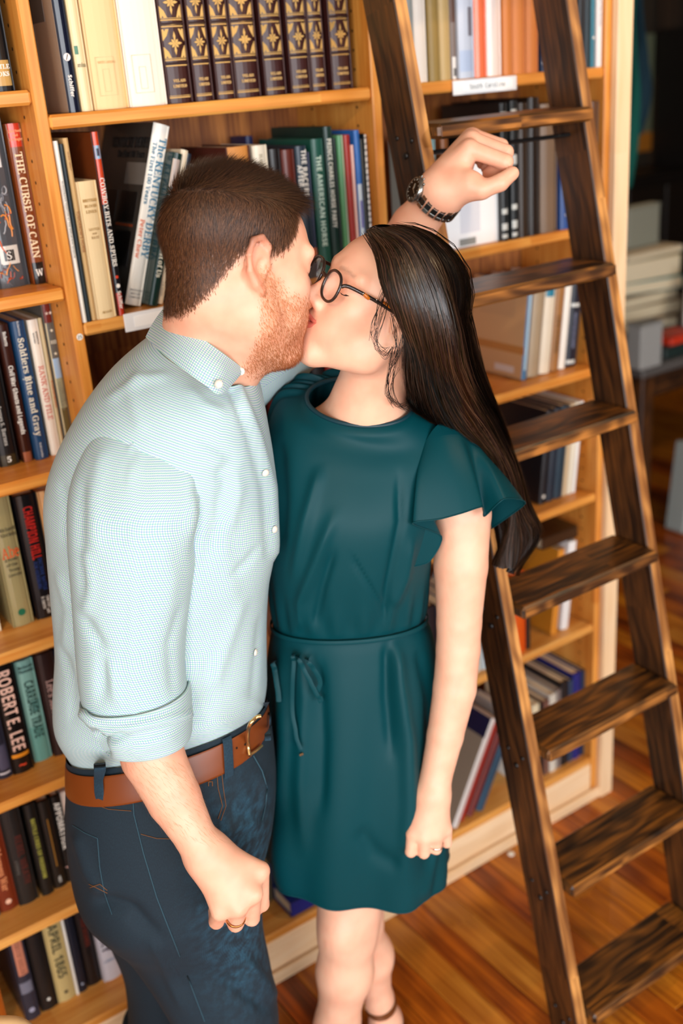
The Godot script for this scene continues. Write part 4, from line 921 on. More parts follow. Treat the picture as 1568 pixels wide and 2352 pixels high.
func build_background():
	# table with book stacks beyond the end of the bookcase
	var tp = Vector3(3.62, 0, -1.55)
	var t = thing("wooden_table", "dark wooden table piled with books beyond the bookcase", "table", tp)
	put(boxmesh(Vector3(1.2, 0.04, 1.15), 0.006, 0), "tabletop", mat(rgb(84, 82, 80), 0.3), t, Transform3D(Basis(), Vector3(0.1, 0.73, 0)))
	for q in [[-0.44, -0.52], [0.64, -0.52], [-0.44, 0.52], [0.64, 0.52]]:
		put(boxmesh(Vector3(0.07, 0.71, 0.07), 0.006, 1), "leg", M.oakd, t, Transform3D(Basis(), Vector3(q[0], 0.355, q[1])))
	put(boxmesh(Vector3(1.06, 0.1, 0.025), 0.003, 0), "apron", M.oakd, t, Transform3D(Basis(), Vector3(0.1, 0.658, 0.52)))
	put(boxmesh(Vector3(0.025, 0.1, 1.0), 0.003, 2), "apron", M.oakd, t, Transform3D(Basis(), Vector3(-0.44, 0.658, 0)))
	var ty = 0.7505
	# front: upright white cards, red and black boxes
	bg_box(1478, 830, ty, 0.12, 0.17, 0.07, rgb(150, 152, 150), "grey white box of cards on the table", "box", -1.0)
	bg_box(1535, 812, ty, 0.16, 0.045, 0.1, rgb(26, 44, 42), "dark green box on the table", "box", -1.05)
	bg_box(1545, 795, ty + 0.046, 0.15, 0.035, 0.1, rgb(200, 52, 26), "red box lying on the dark green box", "box", -1.05)
	# stacks
	var sx = 3.62; var sz = -1.5
	var hs = [[0.05, rgb(120, 90, 60), "brown book at the foot of the table stack"], [0.06, rgb(150, 130, 100), "tan book second in the table stack"], [0.05, rgb(130, 104, 76), "light brown book third in the table stack"], [0.055, rgb(20, 130, 140), "bright teal book in the table stack"], [0.09, rgb(170, 158, 124), "thick cream paged book on the teal one"], [0.03, rgb(180, 170, 150), "pale thin book atop the cream paged one"]]
	var yy = ty
	for i in hs.size():
		var q = hs[i]
		var b = thing("book", q[2], "book", Vector3(sx + 0.02 * (i % 2), yy + 0.0005, sz))
		b.rotation.y = -0.25 + 0.12 * (i % 3)
		put(boxmesh(Vector3(0.36, q[0] - 0.001, 0.26), 0.003), "cover", mat(q[1], 0.5), b, Transform3D(Basis(), Vector3(0, q[0] * 0.5, 0)))
		put(boxmesh(Vector3(0.33, q[0] - 0.012, 0.262), 0.0), "pages", M.page, b, Transform3D(Basis(), Vector3(0.004, q[0] * 0.5, 0.002)))
		yy += q[0]
	bg_box(1468, 520, yy, 0.2, 0.17, 0.05, rgb(140, 142, 128), "grey box standing on top of the table stack", "box", sz)
	# second stack with a tilted white picture book in front
	var w = thing("book", "white picture book propped up against the table stack", "book", Vector3(3.66, ty + 0.03, -1.13))
	w.rotation = Vector3(-0.45, -0.35, -0.3)
	put(boxmesh(Vector3(0.17, 0.24, 0.025), 0.004), "cover", mat(rgb(226, 222, 226), 0.4), w, Transform3D(Basis(), Vector3(0, 0.12, 0)))
	put(boxmesh(Vector3(0.05, 0.11, 0.001), 0.0), "cover_picture", mat(rgb(120, 76, 70), 0.5), w, Transform3D(Basis(), Vector3(0.02, 0.13, 0.0135)))
	# framed pale picture on the far wall and a dark cabinet
	var f = thing("wall_poster", "pale green poster hanging on the dark far wall", "poster", Vector3(5.92, 1.6, -3.41))
	put(boxmesh(Vector3(0.17, 0.72, 0.02), 0.003), "sheet", mat(rgb(112, 124, 100), 0.7), f)
	put(boxmesh(Vector3(0.17, 0.12, 0.004), 0.001), "picture_strip", mat(rgb(190, 120, 30), 0.7), f, Transform3D(Basis(), Vector3(0, -0.3, 0.012)))
	var c = thing("low_cabinet", "near black low cabinet under the poster at the far wall", "cabinet", Vector3(5.6, 0, -3.15))
	put(boxmesh(Vector3(0.7, 1.15, 0.4), 0.01, 1), "carcass", mat(rgb(18, 14, 11), 0.5), c, Transform3D(Basis(), Vector3(0, 0.575, 0)))
	for q in [-0.175, 0.175]:
		put(boxmesh(Vector3(0.33, 1.0, 0.02), 0.005, 1), "door", mat(rgb(26, 19, 13), 0.5), c, Transform3D(Basis(), Vector3(q, 0.58, 0.21)))
	# teal cloths hanging past the end of the bookcase
	for e in [["dark teal cloth hanging above the book table", 3.53, 2.45, 0.9, 0.1, rgb(2, 44, 60)], ["bright sea green cloth tip hanging below the dark teal cloth", 3.44, 2.45, 1.09, 0.05, rgb(0, 96, 84)]]:
		var dr = thing("hanging_cloth", e[0], "cloth", Vector3.ZERO)
		var P = PackedVector3Array()
		var rows = 24; var cols = 26
		for i in rows:
			for k in cols:
				var v = float(i) / (rows - 1); var u = float(k) / (cols - 1)
				var wd = e[4] * (0.55 + 0.45 * sin(v * 2.5 * PI + 0.6)) * (1.0 - 0.6 * pow(v, 6))
				P.append(Vector3(e[1] + (u - 0.5) * 2.0 * wd, e[2] - v * e[3], -1.3 + 0.02 * sin(u * 16.0 + v * 4.0) + 0.02 * cos(v * 9.0) - e[4]))
		put(grid_mesh(P, rows, cols, false), "fabric", mat(e[5], 0.85), dr)
	# unseen bookcase added to the right outside the picture to shade the table
	var sb = thing("added_shade_bookcase", "unseen tall oak bookcase added across the aisle to shade the table", "bookcase", Vector3(3.95, 0, 1.3))
	for x in [-0.88, 0.0, 0.88]:
		put(boxmesh(Vector3(0.025, 2.1, 0.32), 0.002, 1), "upright", M.oakd, sb, Transform3D(Basis(), Vector3(x, 1.05, 0)))
	for yy2 in [0.08, 0.48, 0.88, 1.28, 1.68, 2.09]:
		for x in [-0.44, 0.44]:
			put(boxmesh(Vector3(0.853, 0.022, 0.318), 0.002, 0), "shelf", M.oakd, sb, Transform3D(Basis(), Vector3(x, yy2, 0)))
	put(boxmesh(Vector3(1.73, 2.05, 0.01), 0.0, 1), "back_panel", M.oakd, sb, Transform3D(Basis(), Vector3(0, 1.05, -0.166)))
	# paper bag leaning under the table
	var pb = thing("paper_bag", "grey paper bag leaning in the shadow under the table", "bag", Vector3(3.42, 0.0, -0.98))
	pb.rotation.z = -0.12
	put(boxmesh(Vector3(0.14, 0.38, 0.1), 0.008), "bag_body", mat(rgb(150, 156, 152), 0.7), pb, Transform3D(Basis(), Vector3(0, 0.19, 0)))
	put(tube([Vector3(-0.04, 0.38, 0.0), Vector3(-0.03, 0.44, 0), Vector3(0.03, 0.44, 0), Vector3(0.04, 0.38, 0)], 0.004, 6, 4), "handle", mat(rgb(110, 90, 60), 0.7), pb)
	# pale chair back at the near left
	var ch = thing("wooden_chair", "pale wooden chair with a rounded back beside the bookcase", "chair", Vector3(0.018, 0, 0.53))
	var pm = mat(rgb(228, 190, 136), 0.4)
	var rim = []
	for k in 13:
		var a = PI * k / 12.0
		rim.append(Vector3(-cos(a) * 0.16 , 0.72 + pow(sin(a), 0.7) * 0.075, 0.0))
	put(tube([Vector3(-0.165, 0.43, 0.02), Vector3(-0.165, 0.6, 0.01)] + rim + [Vector3(0.165, 0.6, 0.01), Vector3(0.165, 0.43, 0.02)], 0.019, 10, 3), "back_frame", pm, ch)
	for x in [-0.1, -0.035, 0.035, 0.1]:
		put(tube([Vector3(x, 0.45, 0.02), Vector3(x, 0.62, 0.008), Vector3(x, 0.782, 0)], 0.008, 8, 3), "spindle", pm, ch)
	put(boxmesh(Vector3(0.38, 0.03, 0.36), 0.012), "seat", pm, ch, Transform3D(Basis(), Vector3(0, 0.435, 0.19)))
	for q in [[-0.16, 0.03], [0.16, 0.03], [-0.16, 0.34], [0.16, 0.34]]:
		put(tube([Vector3(q[0] * 1.1, 0.0, q[1]), Vector3(q[0], 0.425, q[1])], [0.013, 0.017], 10, 2), "leg", pm, ch)
	# crumb of paper on the floor by the ladder
	var cr = ony(1173, 1957, 0.006)
	var k2 = thing("paper_scrap", "tiny crumpled white paper scrap on the floor by the ladder", "scrap", cr)
	put(dome(0.009), "crumpled_paper", mat(rgb(236, 230, 214), 0.8), k2, Transform3D(Basis(), Vector3(0, -0.006, 0)))
func bg_box(x, y, base, w, h, d, col, label, cat_, z):
	var p = onz(x, y, z)
	var t = thing("storage_box" if cat_ == "box" else cat_, label, cat_, Vector3(p.x, base + 0.0005, z))
	put(boxmesh(Vector3(w, h, d), 0.004), "body", mat(col, 0.5), t, Transform3D(Basis(), Vector3(0, h * 0.5, 0)))
	put(boxmesh(Vector3(w * 1.02, 0.012, d * 1.04), 0.002), "lid", mat(col.darkened(0.1), 0.5), t, Transform3D(Basis(), Vector3(0, h - 0.004, 0)))
func build_lamps():
	# one white bulb at the picture's top; two unseen globes added for warm light
	var spots = [[onz(1449, 6, -1.6), 0.02, 0.3], [Vector3(-0.9, 2.75, 1.9), 0.05, 1.3], [Vector3(2.6, 2.75, 1.5), 0.05, 1.3]]
	for i in 3:
		var p = spots[i][0]; var r = spots[i][1] * (1.0 if i else 1.2)
		var t = thing("pendant_lamp", ["small bare white bulb hanging beyond the bookcase end panel", "added unseen globe lamp for warm light over the aisle on the bookcase's left", "added unseen globe lamp for warm light over the aisle in front of the ladder"][i], "lamp", p)
		var em = mat(rgb(255, 240, 214), 0.4, 0.0, null, {"emission_enabled": true, "emission": rgb(255, 226, 180), "emission_energy_multiplier": 3.0})
		var pr = []
		for k in 13:
			var a = -PI * 0.5 + PI * k / 12.0
			pr.append(Vector2(cos(a) * r + 0.0001, sin(a) * r * 1.25))
		put(lathe(pr, 20), "bulb", em, t)
		put(lathe([Vector2(r * 0.5, r * 1.0), Vector2(r * 0.55, r * 1.2), Vector2(r * 0.4, r * 1.9), Vector2(0.002, r * 2.0)], 16), "socket", M.black, t)
		put(tube([Vector3(0, r * 1.9, 0), Vector3(0, 3.4 - p.y, 0)], 0.0025, 6, 1), "cord", M.black, t)
		var l = OmniLight3D.new()
		l.light_color = Color(1.0, 0.84, 0.66)
		l.light_energy = spots[i][2]
		l.light_size = r
		l.omni_range = 15.0
		l.omni_attenuation = 2.0
		l.shadow_enabled = true
		t.add_child(l)
# ---------------------------------------------------------------- smooth bodies: distance fields meshed as surface nets
func cap_(a: Vector3, b: Vector3, ra, rb, k = 0.015, cut = false):
	var ba = b - a
	return [0, a, b, ra, rb, ba, 1.0 / maxf(ba.length_squared(), 1e-9), k, cut]
func ell(c: Vector3, r: Vector3, B = Basis(), k = 0.015, cut = false):
	return [1, c, B.inverse(), r, r * r, 0, 0, k, cut]
func prim(q, p: Vector3) -> float:
	if q[0] == 0:
		var pa: Vector3 = p - q[1]
		var t = clampf(pa.dot(q[5]) * q[6], 0.0, 1.0)
		return (pa - q[5] * t).length() - (q[3] + (q[4] - q[3]) * t)
	var l: Vector3 = q[2] * (p - q[1])
	var k0 = (l / q[3]).length()
	var k1 = (l / q[4]).length()
	return k0 * (k0 - 1.0) / maxf(k1, 1e-6)
func sdf(p: Vector3, prims) -> float:
	var d = 1.0
	for q in prims:
		var e: float
		if q[0] == 0:
			var pa: Vector3 = p - q[1]
			var t = clampf(pa.dot(q[5]) * q[6], 0.0, 1.0)
			e = (pa - q[5] * t).length() - (q[3] + (q[4] - q[3]) * t)
		else:
			var l: Vector3 = q[2] * (p - q[1])
			var k0 = (l / q[3]).length()
			e = k0 * (k0 - 1.0) / maxf((l / q[4]).length(), 1e-6)
		var k: float = q[7]
		if q[8]:
			var h = maxf(k - absf(d + e), 0.0) / k
			d = maxf(d, -e) + h * h * k * 0.25
		else:
			var h = maxf(k - absf(d - e), 0.0) / k
			d = minf(d, e) - h * h * k * 0.25
	return d
func new_acc(): return {"v": PackedVector3Array(), "n": PackedVector3Array(), "c": PackedColorArray(), "i": PackedInt32Array()}
func acc_mesh(A):
	var arr = []; arr.resize(Mesh.ARRAY_MAX)
	arr[Mesh.ARRAY_VERTEX] = A.v; arr[Mesh.ARRAY_NORMAL] = A.n; arr[Mesh.ARRAY_COLOR] = A.c; arr[Mesh.ARRAY_INDEX] = A.i
	var m = ArrayMesh.new()
	m.add_surface_from_arrays(Mesh.PRIMITIVE_TRIANGLES, arr)
	return m
func nets(A, prims, cell: float, paint: Callable):
	var lo = Vector3(1e9, 1e9, 1e9); var hi = -lo
	for q in prims:
		if q[8]: continue
		if q[0] == 0:
			var r = Vector3.ONE * maxf(q[3], q[4])
			lo = lo.min(q[1] - r).min(q[2] - r); hi = hi.max(q[1] + r).max(q[2] + r)
		else:
			var rr = maxf(q[3].x, maxf(q[3].y, q[3].z)) * Vector3.ONE
			lo = lo.min(q[1] - rr); hi = hi.max(q[1] + rr)
	var BL = 6
	lo -= Vector3.ONE * cell * 3; hi += Vector3.ONE * cell * 3
	var nb = Vector3i(((hi - lo) / (cell * BL)).ceil())
	var nx = nb.x * BL; var ny = nb.y * BL; var nz = nb.z * BL
	var sx = 1; var sy = nx + 1; var sz = (nx + 1) * (ny + 1)
	var val = PackedFloat32Array(); val.resize(sz * (nz + 1)); val.fill(9.0)
	var blocks = []
	var hb = cell * BL * 0.5
	var R = hb * 1.7321
	for bz in nb.z:
		for by in nb.y:
			for bx in nb.x:
				var o = Vector3i(bx * BL, by * BL, bz * BL)
				var c = lo + Vector3(o) * cell + Vector3.ONE * hb
				var es = []
				var dm = 1e9
				for q in prims:
					var e = prim(q, c)
					es.append(e)
					if not q[8]: dm = minf(dm, e)
				if dm > R * 1.25 + 0.01 or dm < -R * 1.6 - 0.03: continue
				var near = []
				for k in prims.size():
					if prims[k][8]:
						if es[k] < R * 1.3 + prims[k][7]: near.append(prims[k])
					elif es[k] < dm + R * 2.6 + prims[k][7]: near.append(prims[k])
				var any_in = false; var any_out = false
				for z in BL + 1:
					for y in BL + 1:
						var id = (o.x) + (o.y + y) * sy + (o.z + z) * sz
						for x in BL + 1:
							var w = val[id + x]
							if w > 8.0:
								w = sdf(lo + Vector3(o.x + x, o.y + y, o.z + z) * cell, near)
								val[id + x] = w
							if w < 0: any_in = true
							else: any_out = true
				if any_in and any_out: blocks.append(o)
	var cells = {}
	var base = A.v.size()
	var cnt = 0
	var corner = [0, sx, sy, sx + sy, sz, sx + sz, sy + sz, sx + sy + sz]
	var co = [Vector3(0, 0, 0), Vector3(1, 0, 0), Vector3(0, 1, 0), Vector3(1, 1, 0), Vector3(0, 0, 1), Vector3(1, 0, 1), Vector3(0, 1, 1), Vector3(1, 1, 1)]
	var edges = [[0, 1], [2, 3], [4, 5], [6, 7], [0, 2], [1, 3], [4, 6], [5, 7], [0, 4], [1, 5], [2, 6], [3, 7]]
	for o in blocks:
		for z in BL:
			for y in BL:
				for x in BL:
					var id = (o.x + x) + (o.y + y) * sy + (o.z + z) * sz
					var ins = 0
					for k in 8:
						if val[id + corner[k]] < 0: ins += 1
					if ins == 0 or ins == 8: continue
					var sum = Vector3.ZERO; var m = 0
					for e in edges:
						var a = val[id + corner[e[0]]]; var b = val[id + corner[e[1]]]
						if (a < 0) != (b < 0):
							var t = a / (a - b)
							sum += co[e[0]].lerp(co[e[1]], t); m += 1
					cells[id] = base + cnt
					cnt += 1
					A.v.append(lo + (Vector3(o.x + x, o.y + y, o.z + z) + sum / m) * cell)
	var nn = PackedVector3Array(); nn.resize(cnt)
	for id in cells:
		for ax in 3:
			var s1 = [sx, sy, sz][ax]
			var a = val[id]; var b = val[id + s1]
			if (a < 0) == (b < 0): continue
			var u = [sy, sz, sx][ax]; var w = [sz, sx, sy][ax]
			if not (cells.has(id - u) and cells.has(id - w) and cells.has(id - u - w)): continue
			var q = [cells[id], cells[id - u], cells[id - u - w], cells[id - w]]
			if a < 0: q = [q[0], q[3], q[2], q[1]]
			# front faces run clockwise
			var f = (A.v[q[1]] - A.v[q[0]]).cross(A.v[q[2]] - A.v[q[0]]) + (A.v[q[2]] - A.v[q[0]]).cross(A.v[q[3]] - A.v[q[0]])
			A.i.append_array(PackedInt32Array([q[0], q[1], q[2], q[0], q[2], q[3]]))
			for k in q: nn[k - base] -= f
	for k in cnt:
		var n = nn[k].normalized()
		A.n.append(n)
		A.c.append(paint.call(A.v[base + k], n))

# ---------------------------------------------------------------- heads
var noise := FastNoiseLite.new()
func head_prims(H: Transform3D, s: float, male: bool):
	var B = H.basis
	var L = func(f, u, w): return H * (Vector3(f, u, w) * s)
	var E = func(f, u, w, rf, ru, rw, k = 0.02, cut = false): return ell(L.call(f, u, w), Vector3(rf, ru, rw) * s, B, k * s, cut)
	var K = func(a, b, ra, rb, k = 0.012, cut = false): return cap_(L.call(a[0], a[1], a[2]), L.call(b[0], b[1], b[2]), ra * s, rb * s, k * s, cut)
	var P = []
	P.append(E.call(-0.018, 0.045, 0, 0.094, 0.082, 0.076) if male else E.call(-0.018, 0.037, 0, 0.092, 0.075, 0.076))
	P.append(E.call(0.022, 0.025, 0, 0.07, 0.076, 0.066, 0.03) if male else E.call(0.022, 0.022, 0, 0.07, 0.074, 0.066, 0.03))
	P.append(E.call(0.028, -0.045, 0, 0.06, 0.058, 0.056, 0.03))
	for w in [-1, 1]:
		P.append(K.call([-0.004, -0.03, 0.056 * w], [0.008, -0.07, 0.046 * w], 0.017, 0.017, 0.03))
		P.append(K.call([0.008, -0.07, 0.046 * w], [0.066, -0.1, 0.012 * w], 0.017, 0.015, 0.03))
		P.append(E.call(0.056, -0.016, 0.043 * w, 0.022, 0.02, 0.02, 0.025))
		P.append(E.call(0.060 if male else 0.066, -0.045, 0.03 * w, 0.02 if male else 0.022, 0.028, 0.02, 0.025))
		P.append(E.call(0.092, 0.008, 0.033 * w, 0.014, 0.012, 0.018, 0.015, true))
		P.append(E.call(0.07, 0.008, 0.033 * w, 0.0155, 0.0125, 0.0165, 0.006))
		P.append(K.call([0.087 if male else 0.083, 0.028, 0.014 * w], [0.075 if male else 0.072, 0.029, 0.05 * w], 0.009 if male else 0.0075, 0.008, 0.016))
	P.append(E.call(0.074, -0.102, 0, 0.018, 0.016, 0.024, 0.02))
	# nose
	P.append(K.call([0.086, 0.02, 0], [0.11, -0.024, 0], 0.0065, 0.0095, 0.012))
	P.append(E.call(0.112, -0.026, 0, 0.012, 0.0105, 0.012, 0.008))
	for w in [-1, 1]:
		P.append(E.call(0.099, -0.03, 0.0135 * w, 0.012, 0.009, 0.0075, 0.006))
		P.append(E.call(0.104, -0.037, 0.0065 * w, 0.0055, 0.004, 0.0038, 0.003, true))
	# mouth
	P.append(E.call(0.082, -0.058, 0, 0.014, 0.026, 0.028, 0.02))
	P.append(K.call([0.094, -0.0535, 0], [0.079, -0.056, 0.025], 0.0058, 0.003, 0.006))
	P.append(K.call([0.094, -0.0535, 0], [0.079, -0.056, -0.025], 0.0058, 0.003, 0.006))
	P.append(K.call([0.093, -0.0655, 0], [0.080, -0.0595, 0.022], 0.0065, 0.003, 0.006))
	P.append(K.call([0.093, -0.0655, 0], [0.080, -0.0595, -0.022], 0.0065, 0.003, 0.006))
	P.append(K.call([0.1, -0.0595, 0], [0.083, -0.0575, 0.027], 0.0016, 0.0012, 0.003, true))
	P.append(K.call([0.1, -0.0595, 0], [0.083, -0.0575, -0.027], 0.0016, 0.0012, 0.003, true))
	# ears
	var eo = Vector3.ZERO if male else Vector3(0.006, -0.012, 0)
	for w in [-1, 1]:
		var hx = [[0.002, 0.008, 0.074], [0.001, 0.026, 0.08], [-0.012, 0.036, 0.085], [-0.026, 0.03, 0.089], [-0.031, 0.012, 0.089], [-0.026, -0.008, 0.085], [-0.014, -0.024, 0.08], [-0.005, -0.03, 0.076]]
		P.append(E.call(-0.014 + eo.x, 0.004 + eo.y, 0.077 * w, 0.017, 0.03, 0.006, 0.004))
		for i in hx.size() - 1:
			P.append(K.call([hx[i][0] + eo.x, hx[i][1] + eo.y, hx[i][2] * w], [hx[i + 1][0] + eo.x, hx[i + 1][1] + eo.y, hx[i + 1][2] * w], 0.0042, 0.0042 if i < 5 else 0.006, 0.003))
		P.append(E.call(-0.008 + eo.x, -0.002 + eo.y, 0.0875 * w, 0.0095, 0.0145, 0.0125, 0.002, true))
		P.append(K.call([-0.014 + eo.x, 0.024 + eo.y, 0.0875 * w], [-0.022 + eo.x, 0.004 + eo.y, 0.0885 * w], 0.0045, 0.004, 0.002, true))
		P.append(K.call([0.002 + eo.x, -0.002 + eo.y, 0.079 * w], [0.002 + eo.x, 0.004 + eo.y, 0.079 * w], 0.0042, 0.0035, 0.003))
	return P
func lips_mask(l: Vector3) -> float:
	var w = absf(l.z)
	if w > 0.027 or l.x < 0.07: return 0.0
	var mid = -0.0595 + 0.003 * (w / 0.025)
	var up = 0.0085 * (1.0 - w / 0.03); var lo = 0.0105 * (1.0 - w / 0.028)
	var d = l.y - mid
	return (1.0 - smoothstep(up * 0.8, up * 1.15, d)) * smoothstep(-lo * 1.2, -lo * 0.85, d)
func beard_mask(l: Vector3) -> float:
	var jaw = smoothstep(-0.018, -0.05, l.y + (0.03 if l.x < 0.02 else 0.0) * (1.0 - smoothstep(0.0, 0.02, l.x)))
	var line = smoothstep(-0.02, -0.045, l.y - clampf((0.045 - l.x) * 0.8, 0.0, 0.03))
	var front = smoothstep(-0.012, 0.006, l.x + (l.y + 0.05) * 0.15)
	var under = smoothstep(-0.15, -0.118, l.y)
	var m = line * front * under
	var must = smoothstep(0.07, 0.082, l.x) * smoothstep(-0.03, -0.04, l.y)
	return clampf(maxf(m, must * under), 0.0, 1.0)
# man's hair: where it grows (local coordinates)
func mhair_mask(l: Vector3) -> float:
	var w = absf(l.z)
	# front line: top of the forehead and temples
	var fl = 0.062 - 0.35 * maxf(0.088 - l.y, 0.0) - 0.1 * w
	var m = smoothstep(fl + 0.008, fl - 0.01, l.x)
	# lower edge: above the ear, falling behind it to the nape
	var low = 0.03
	if l.x < -0.02: low = 0.03 - (-0.02 - l.x) * 1.35
	if l.x > 0.002: low = 0.012 + (l.x - 0.002) * 0.6
	low = maxf(low, -0.075)
	return m * smoothstep(low - 0.014, low + 0.022, l.y)
func blade(st, p, d, side, len, w, col, n, bend):
	var q = p + d * len * 0.55 + bend * len * 0.1
	var e = p + d * len + bend * len * 0.35
	st.set_color(col); st.set_normal(n); st.add_vertex(p - side * w)
	st.set_color(col); st.set_normal(n); st.add_vertex(p + side * w)
	st.set_color(col); st.set_normal(n); st.add_vertex(q + side * w * 0.7)
	st.set_color(col); st.set_normal(n); st.add_vertex(p - side * w)
	st.set_color(col); st.set_normal(n); st.add_vertex(q + side * w * 0.7)
	st.set_color(col); st.set_normal(n); st.add_vertex(q - side * w * 0.7)
	st.set_color(col); st.set_normal(n); st.add_vertex(q - side * w * 0.7)
	st.set_color(col); st.set_normal(n); st.add_vertex(q + side * w * 0.7)
	st.set_color(col); st.set_normal(n); st.add_vertex(e)
func lin(r, g, b) -> Color: return rgb(r, g, b).srgb_to_linear()

func surf_pt(H: Transform3D, sc: float, P, y, z, dx) -> Vector3:
	var x = 0.14
	while x > 0.03 and sdf(H * (Vector3(x, y, z) * sc), P) > 0.0: x -= 0.0012
	return H * (Vector3(x + dx, y, z) * sc)
var HM: Transform3D
var HW: Transform3D
const SM := 0.97
const SW := 0.93
func skin_mat(): return mat(Color.WHITE, 0.48, 0.0, null, {"vertex_color_use_as_albedo": true, "subsurf_scatter_enabled": true, "subsurf_scatter_strength": 0.12})
func build_people():
	noise.seed = 4; noise.frequency = 30.0; noise.fractal_octaves = 3
	HM = Transform3D(Basis(Vector3(0.963, -0.249, 0.094), Vector3(0.261, 0.953, -0.155), Vector3(-0.051, 0.174, 0.983)).orthonormalized(), Vector3(0.6872, 1.634, 0.4154) - HR * 0.007)
	HW = Transform3D(Basis(Vector3(-0.832, 0.469, -0.172), Vector3(0.432, 0.862, 0.264), Vector3(0.272, 0.145, -0.920)).orthonormalized(), Vector3(0.8662, 1.5629, 0.4637))
	build_man()
	print("man")
	build_woman()
	print("woman")

func chain(pts, k_ = 0.004):
	var k = 0.004
	# [x, y, depth, radius] joints to tapered capsules
	var P = []
	for i in pts.size() - 1:
		var a = pts[i]; var b = pts[i + 1]
		P.append(cap_(at(a[0], a[1], a[2]), at(b[0], b[1], b[2]), a[3], b[3], k))
	return P

func build_man():
	var m = thing("person", "man in a pale checked shirt, jeans and brown belt leaning in to kiss", "person", at(470, 2352, 1.85) * Vector3(1, 0, 1))
	var off = -m.position
	var T = Transform3D(Basis(), off)
	var A = new_acc()
	var inv = HM.affine_inverse()
	var base = lin(238, 184, 154); var red = lin(226, 140, 110); var hairc = lin(52, 34, 22); var bc = lin(206, 132, 84)
	var paint_head = func(p, n):
		var l = (inv * p) / SM
		var c = base.lerp(red, clampf(0.18 + 0.35 * noise.get_noise_3dv(p), 0.0, 0.6))
		var ear = smoothstep(0.076, 0.082, absf(l.z))
		if l.y > -0.035 and l.y < 0.045: c = c.lerp(red, 0.55 * ear)
		c = c.lerp(bc, 0.28 * beard_mask(l) * (0.8 + 0.4 * noise.get_noise_3dv(p * 6.0)))
		c = c.lerp(lin(206, 120, 104), 0.75 * lips_mask(l))
		c = c.lerp(hairc, mhair_mask(l) * 0.8)
		return c
	var P = head_prims(HM, SM, true)
	P.append(cap_(HM * Vector3(-0.035, -0.035, 0), at(462, 815, 1.465), 0.061, 0.058, 0.03))
	P.append(cap_(HM * Vector3(0.02, -0.085, 0), at(530, 850, 1.46), 0.03, 0.04, 0.04))
	nets(A, P, 0.0033, paint_head)
	var headn = A.v.size()
	var paint_skin = func(p, n): return base.lerp(red, clampf(0.14 + 0.4 * noise.get_noise_3dv(p * 0.7), 0.0, 0.5))
	# right forearm and hand (near the lens)
	var R = chain([[300, 1560, 1.475, 0.046], [350, 1735, 1.485, 0.0435], [400, 1835, 1.49, 0.0375], [450, 1925, 1.49, 0.0285], [472, 1968, 1.492, 0.027]], 0.02)
	var mc = [[598, 2000, 1.512, 0.0135], [581, 2052, 1.494, 0.014], [547, 2084, 1.487, 0.0138], [506, 2092, 1.492, 0.0135]]
	for q in mc:
		R.append(cap_(at(478, 1962, 1.50), at(q[0], q[1], q[2]), 0.025, q[3], 0.018))
	R.append(cap_(at(500, 1985, 1.515), at(560, 2030, 1.53), 0.028, 0.022, 0.02))
	var pip = [[600, 2076, 1.545, 0.0115], [578, 2108, 1.535, 0.0115], [541, 2122, 1.527, 0.0112], [497, 2116, 1.527, 0.0108]]
	var dip = [[568, 2060, 1.572, 0.0098], [548, 2078, 1.566, 0.0098], [520, 2088, 1.56, 0.0096], [492, 2090, 1.556, 0.009]]
	for i in 4:
		R.append(cap_(at(mc[i][0], mc[i][1], mc[i][2]), at(pip[i][0], pip[i][1], pip[i][2]), 0.0128, pip[i][3], 0.003))
		R.append(cap_(at(pip[i][0], pip[i][1], pip[i][2]), at(dip[i][0], dip[i][1], dip[i][2]), pip[i][3], dip[i][3], 0.003))
	R += [cap_(at(505, 1975, 1.53), at(570, 2000, 1.56), 0.02, 0.0135, 0.012), cap_(at(570, 2000, 1.56), at(592, 2048, 1.575), 0.0125, 0.0105, 0.004)]
	nets(A, R, 0.0034, paint_skin)
	# left forearm and fist on the ladder
	var Lf = chain([[850, 705, 1.80, 0.046], [905, 600, 1.745, 0.043], [950, 520, 1.695, 0.0365], [990, 470, 1.658, 0.0305], [1012, 440, 1.642, 0.0305]], 0.02)
	var lm = [[1078, 342, 1.612, 0.0145], [1083, 322, 1.636, 0.0145], [1084, 315, 1.658, 0.014], [1080, 318, 1.678, 0.013]]
	for q in lm: Lf.append(cap_(at(1012, 440, 1.642), at(q[0], q[1], q[2]), 0.028, q[3], 0.018))
	Lf.append(cap_(at(1022, 442, 1.63), at(1078, 425, 1.605), 0.027, 0.021, 0.02))
	var lp = [[1160, 372, 1.605, 0.012], [1161, 350, 1.634, 0.012], [1150, 336, 1.658, 0.0117], [1132, 330, 1.68, 0.0108]]
	var ld = [[1122, 398, 1.655, 0.0105], [1118, 385, 1.675, 0.0102], [1108, 375, 1.69, 0.01], [1100, 366, 1.70, 0.0095]]
	for i in 4:
		Lf.append(cap_(at(lm[i][0], lm[i][1], lm[i][2]), at(lp[i][0], lp[i][1], lp[i][2]), 0.0135, lp[i][3], 0.003))
		Lf.append(cap_(at(lp[i][0], lp[i][1], lp[i][2]), at(ld[i][0], ld[i][1], ld[i][2]), lp[i][3], ld[i][3], 0.003))
	Lf += [cap_(at(1055, 425, 1.618), at(1106, 436, 1.596), 0.02, 0.0145, 0.014), cap_(at(1106, 436, 1.596), at(1148, 420, 1.59), 0.0138, 0.0125, 0.004), cap_(at(1148, 420, 1.59), at(1176, 398, 1.592), 0.0128, 0.0105, 0.004)]
	nets(A, Lf, 0.0034, paint_skin)
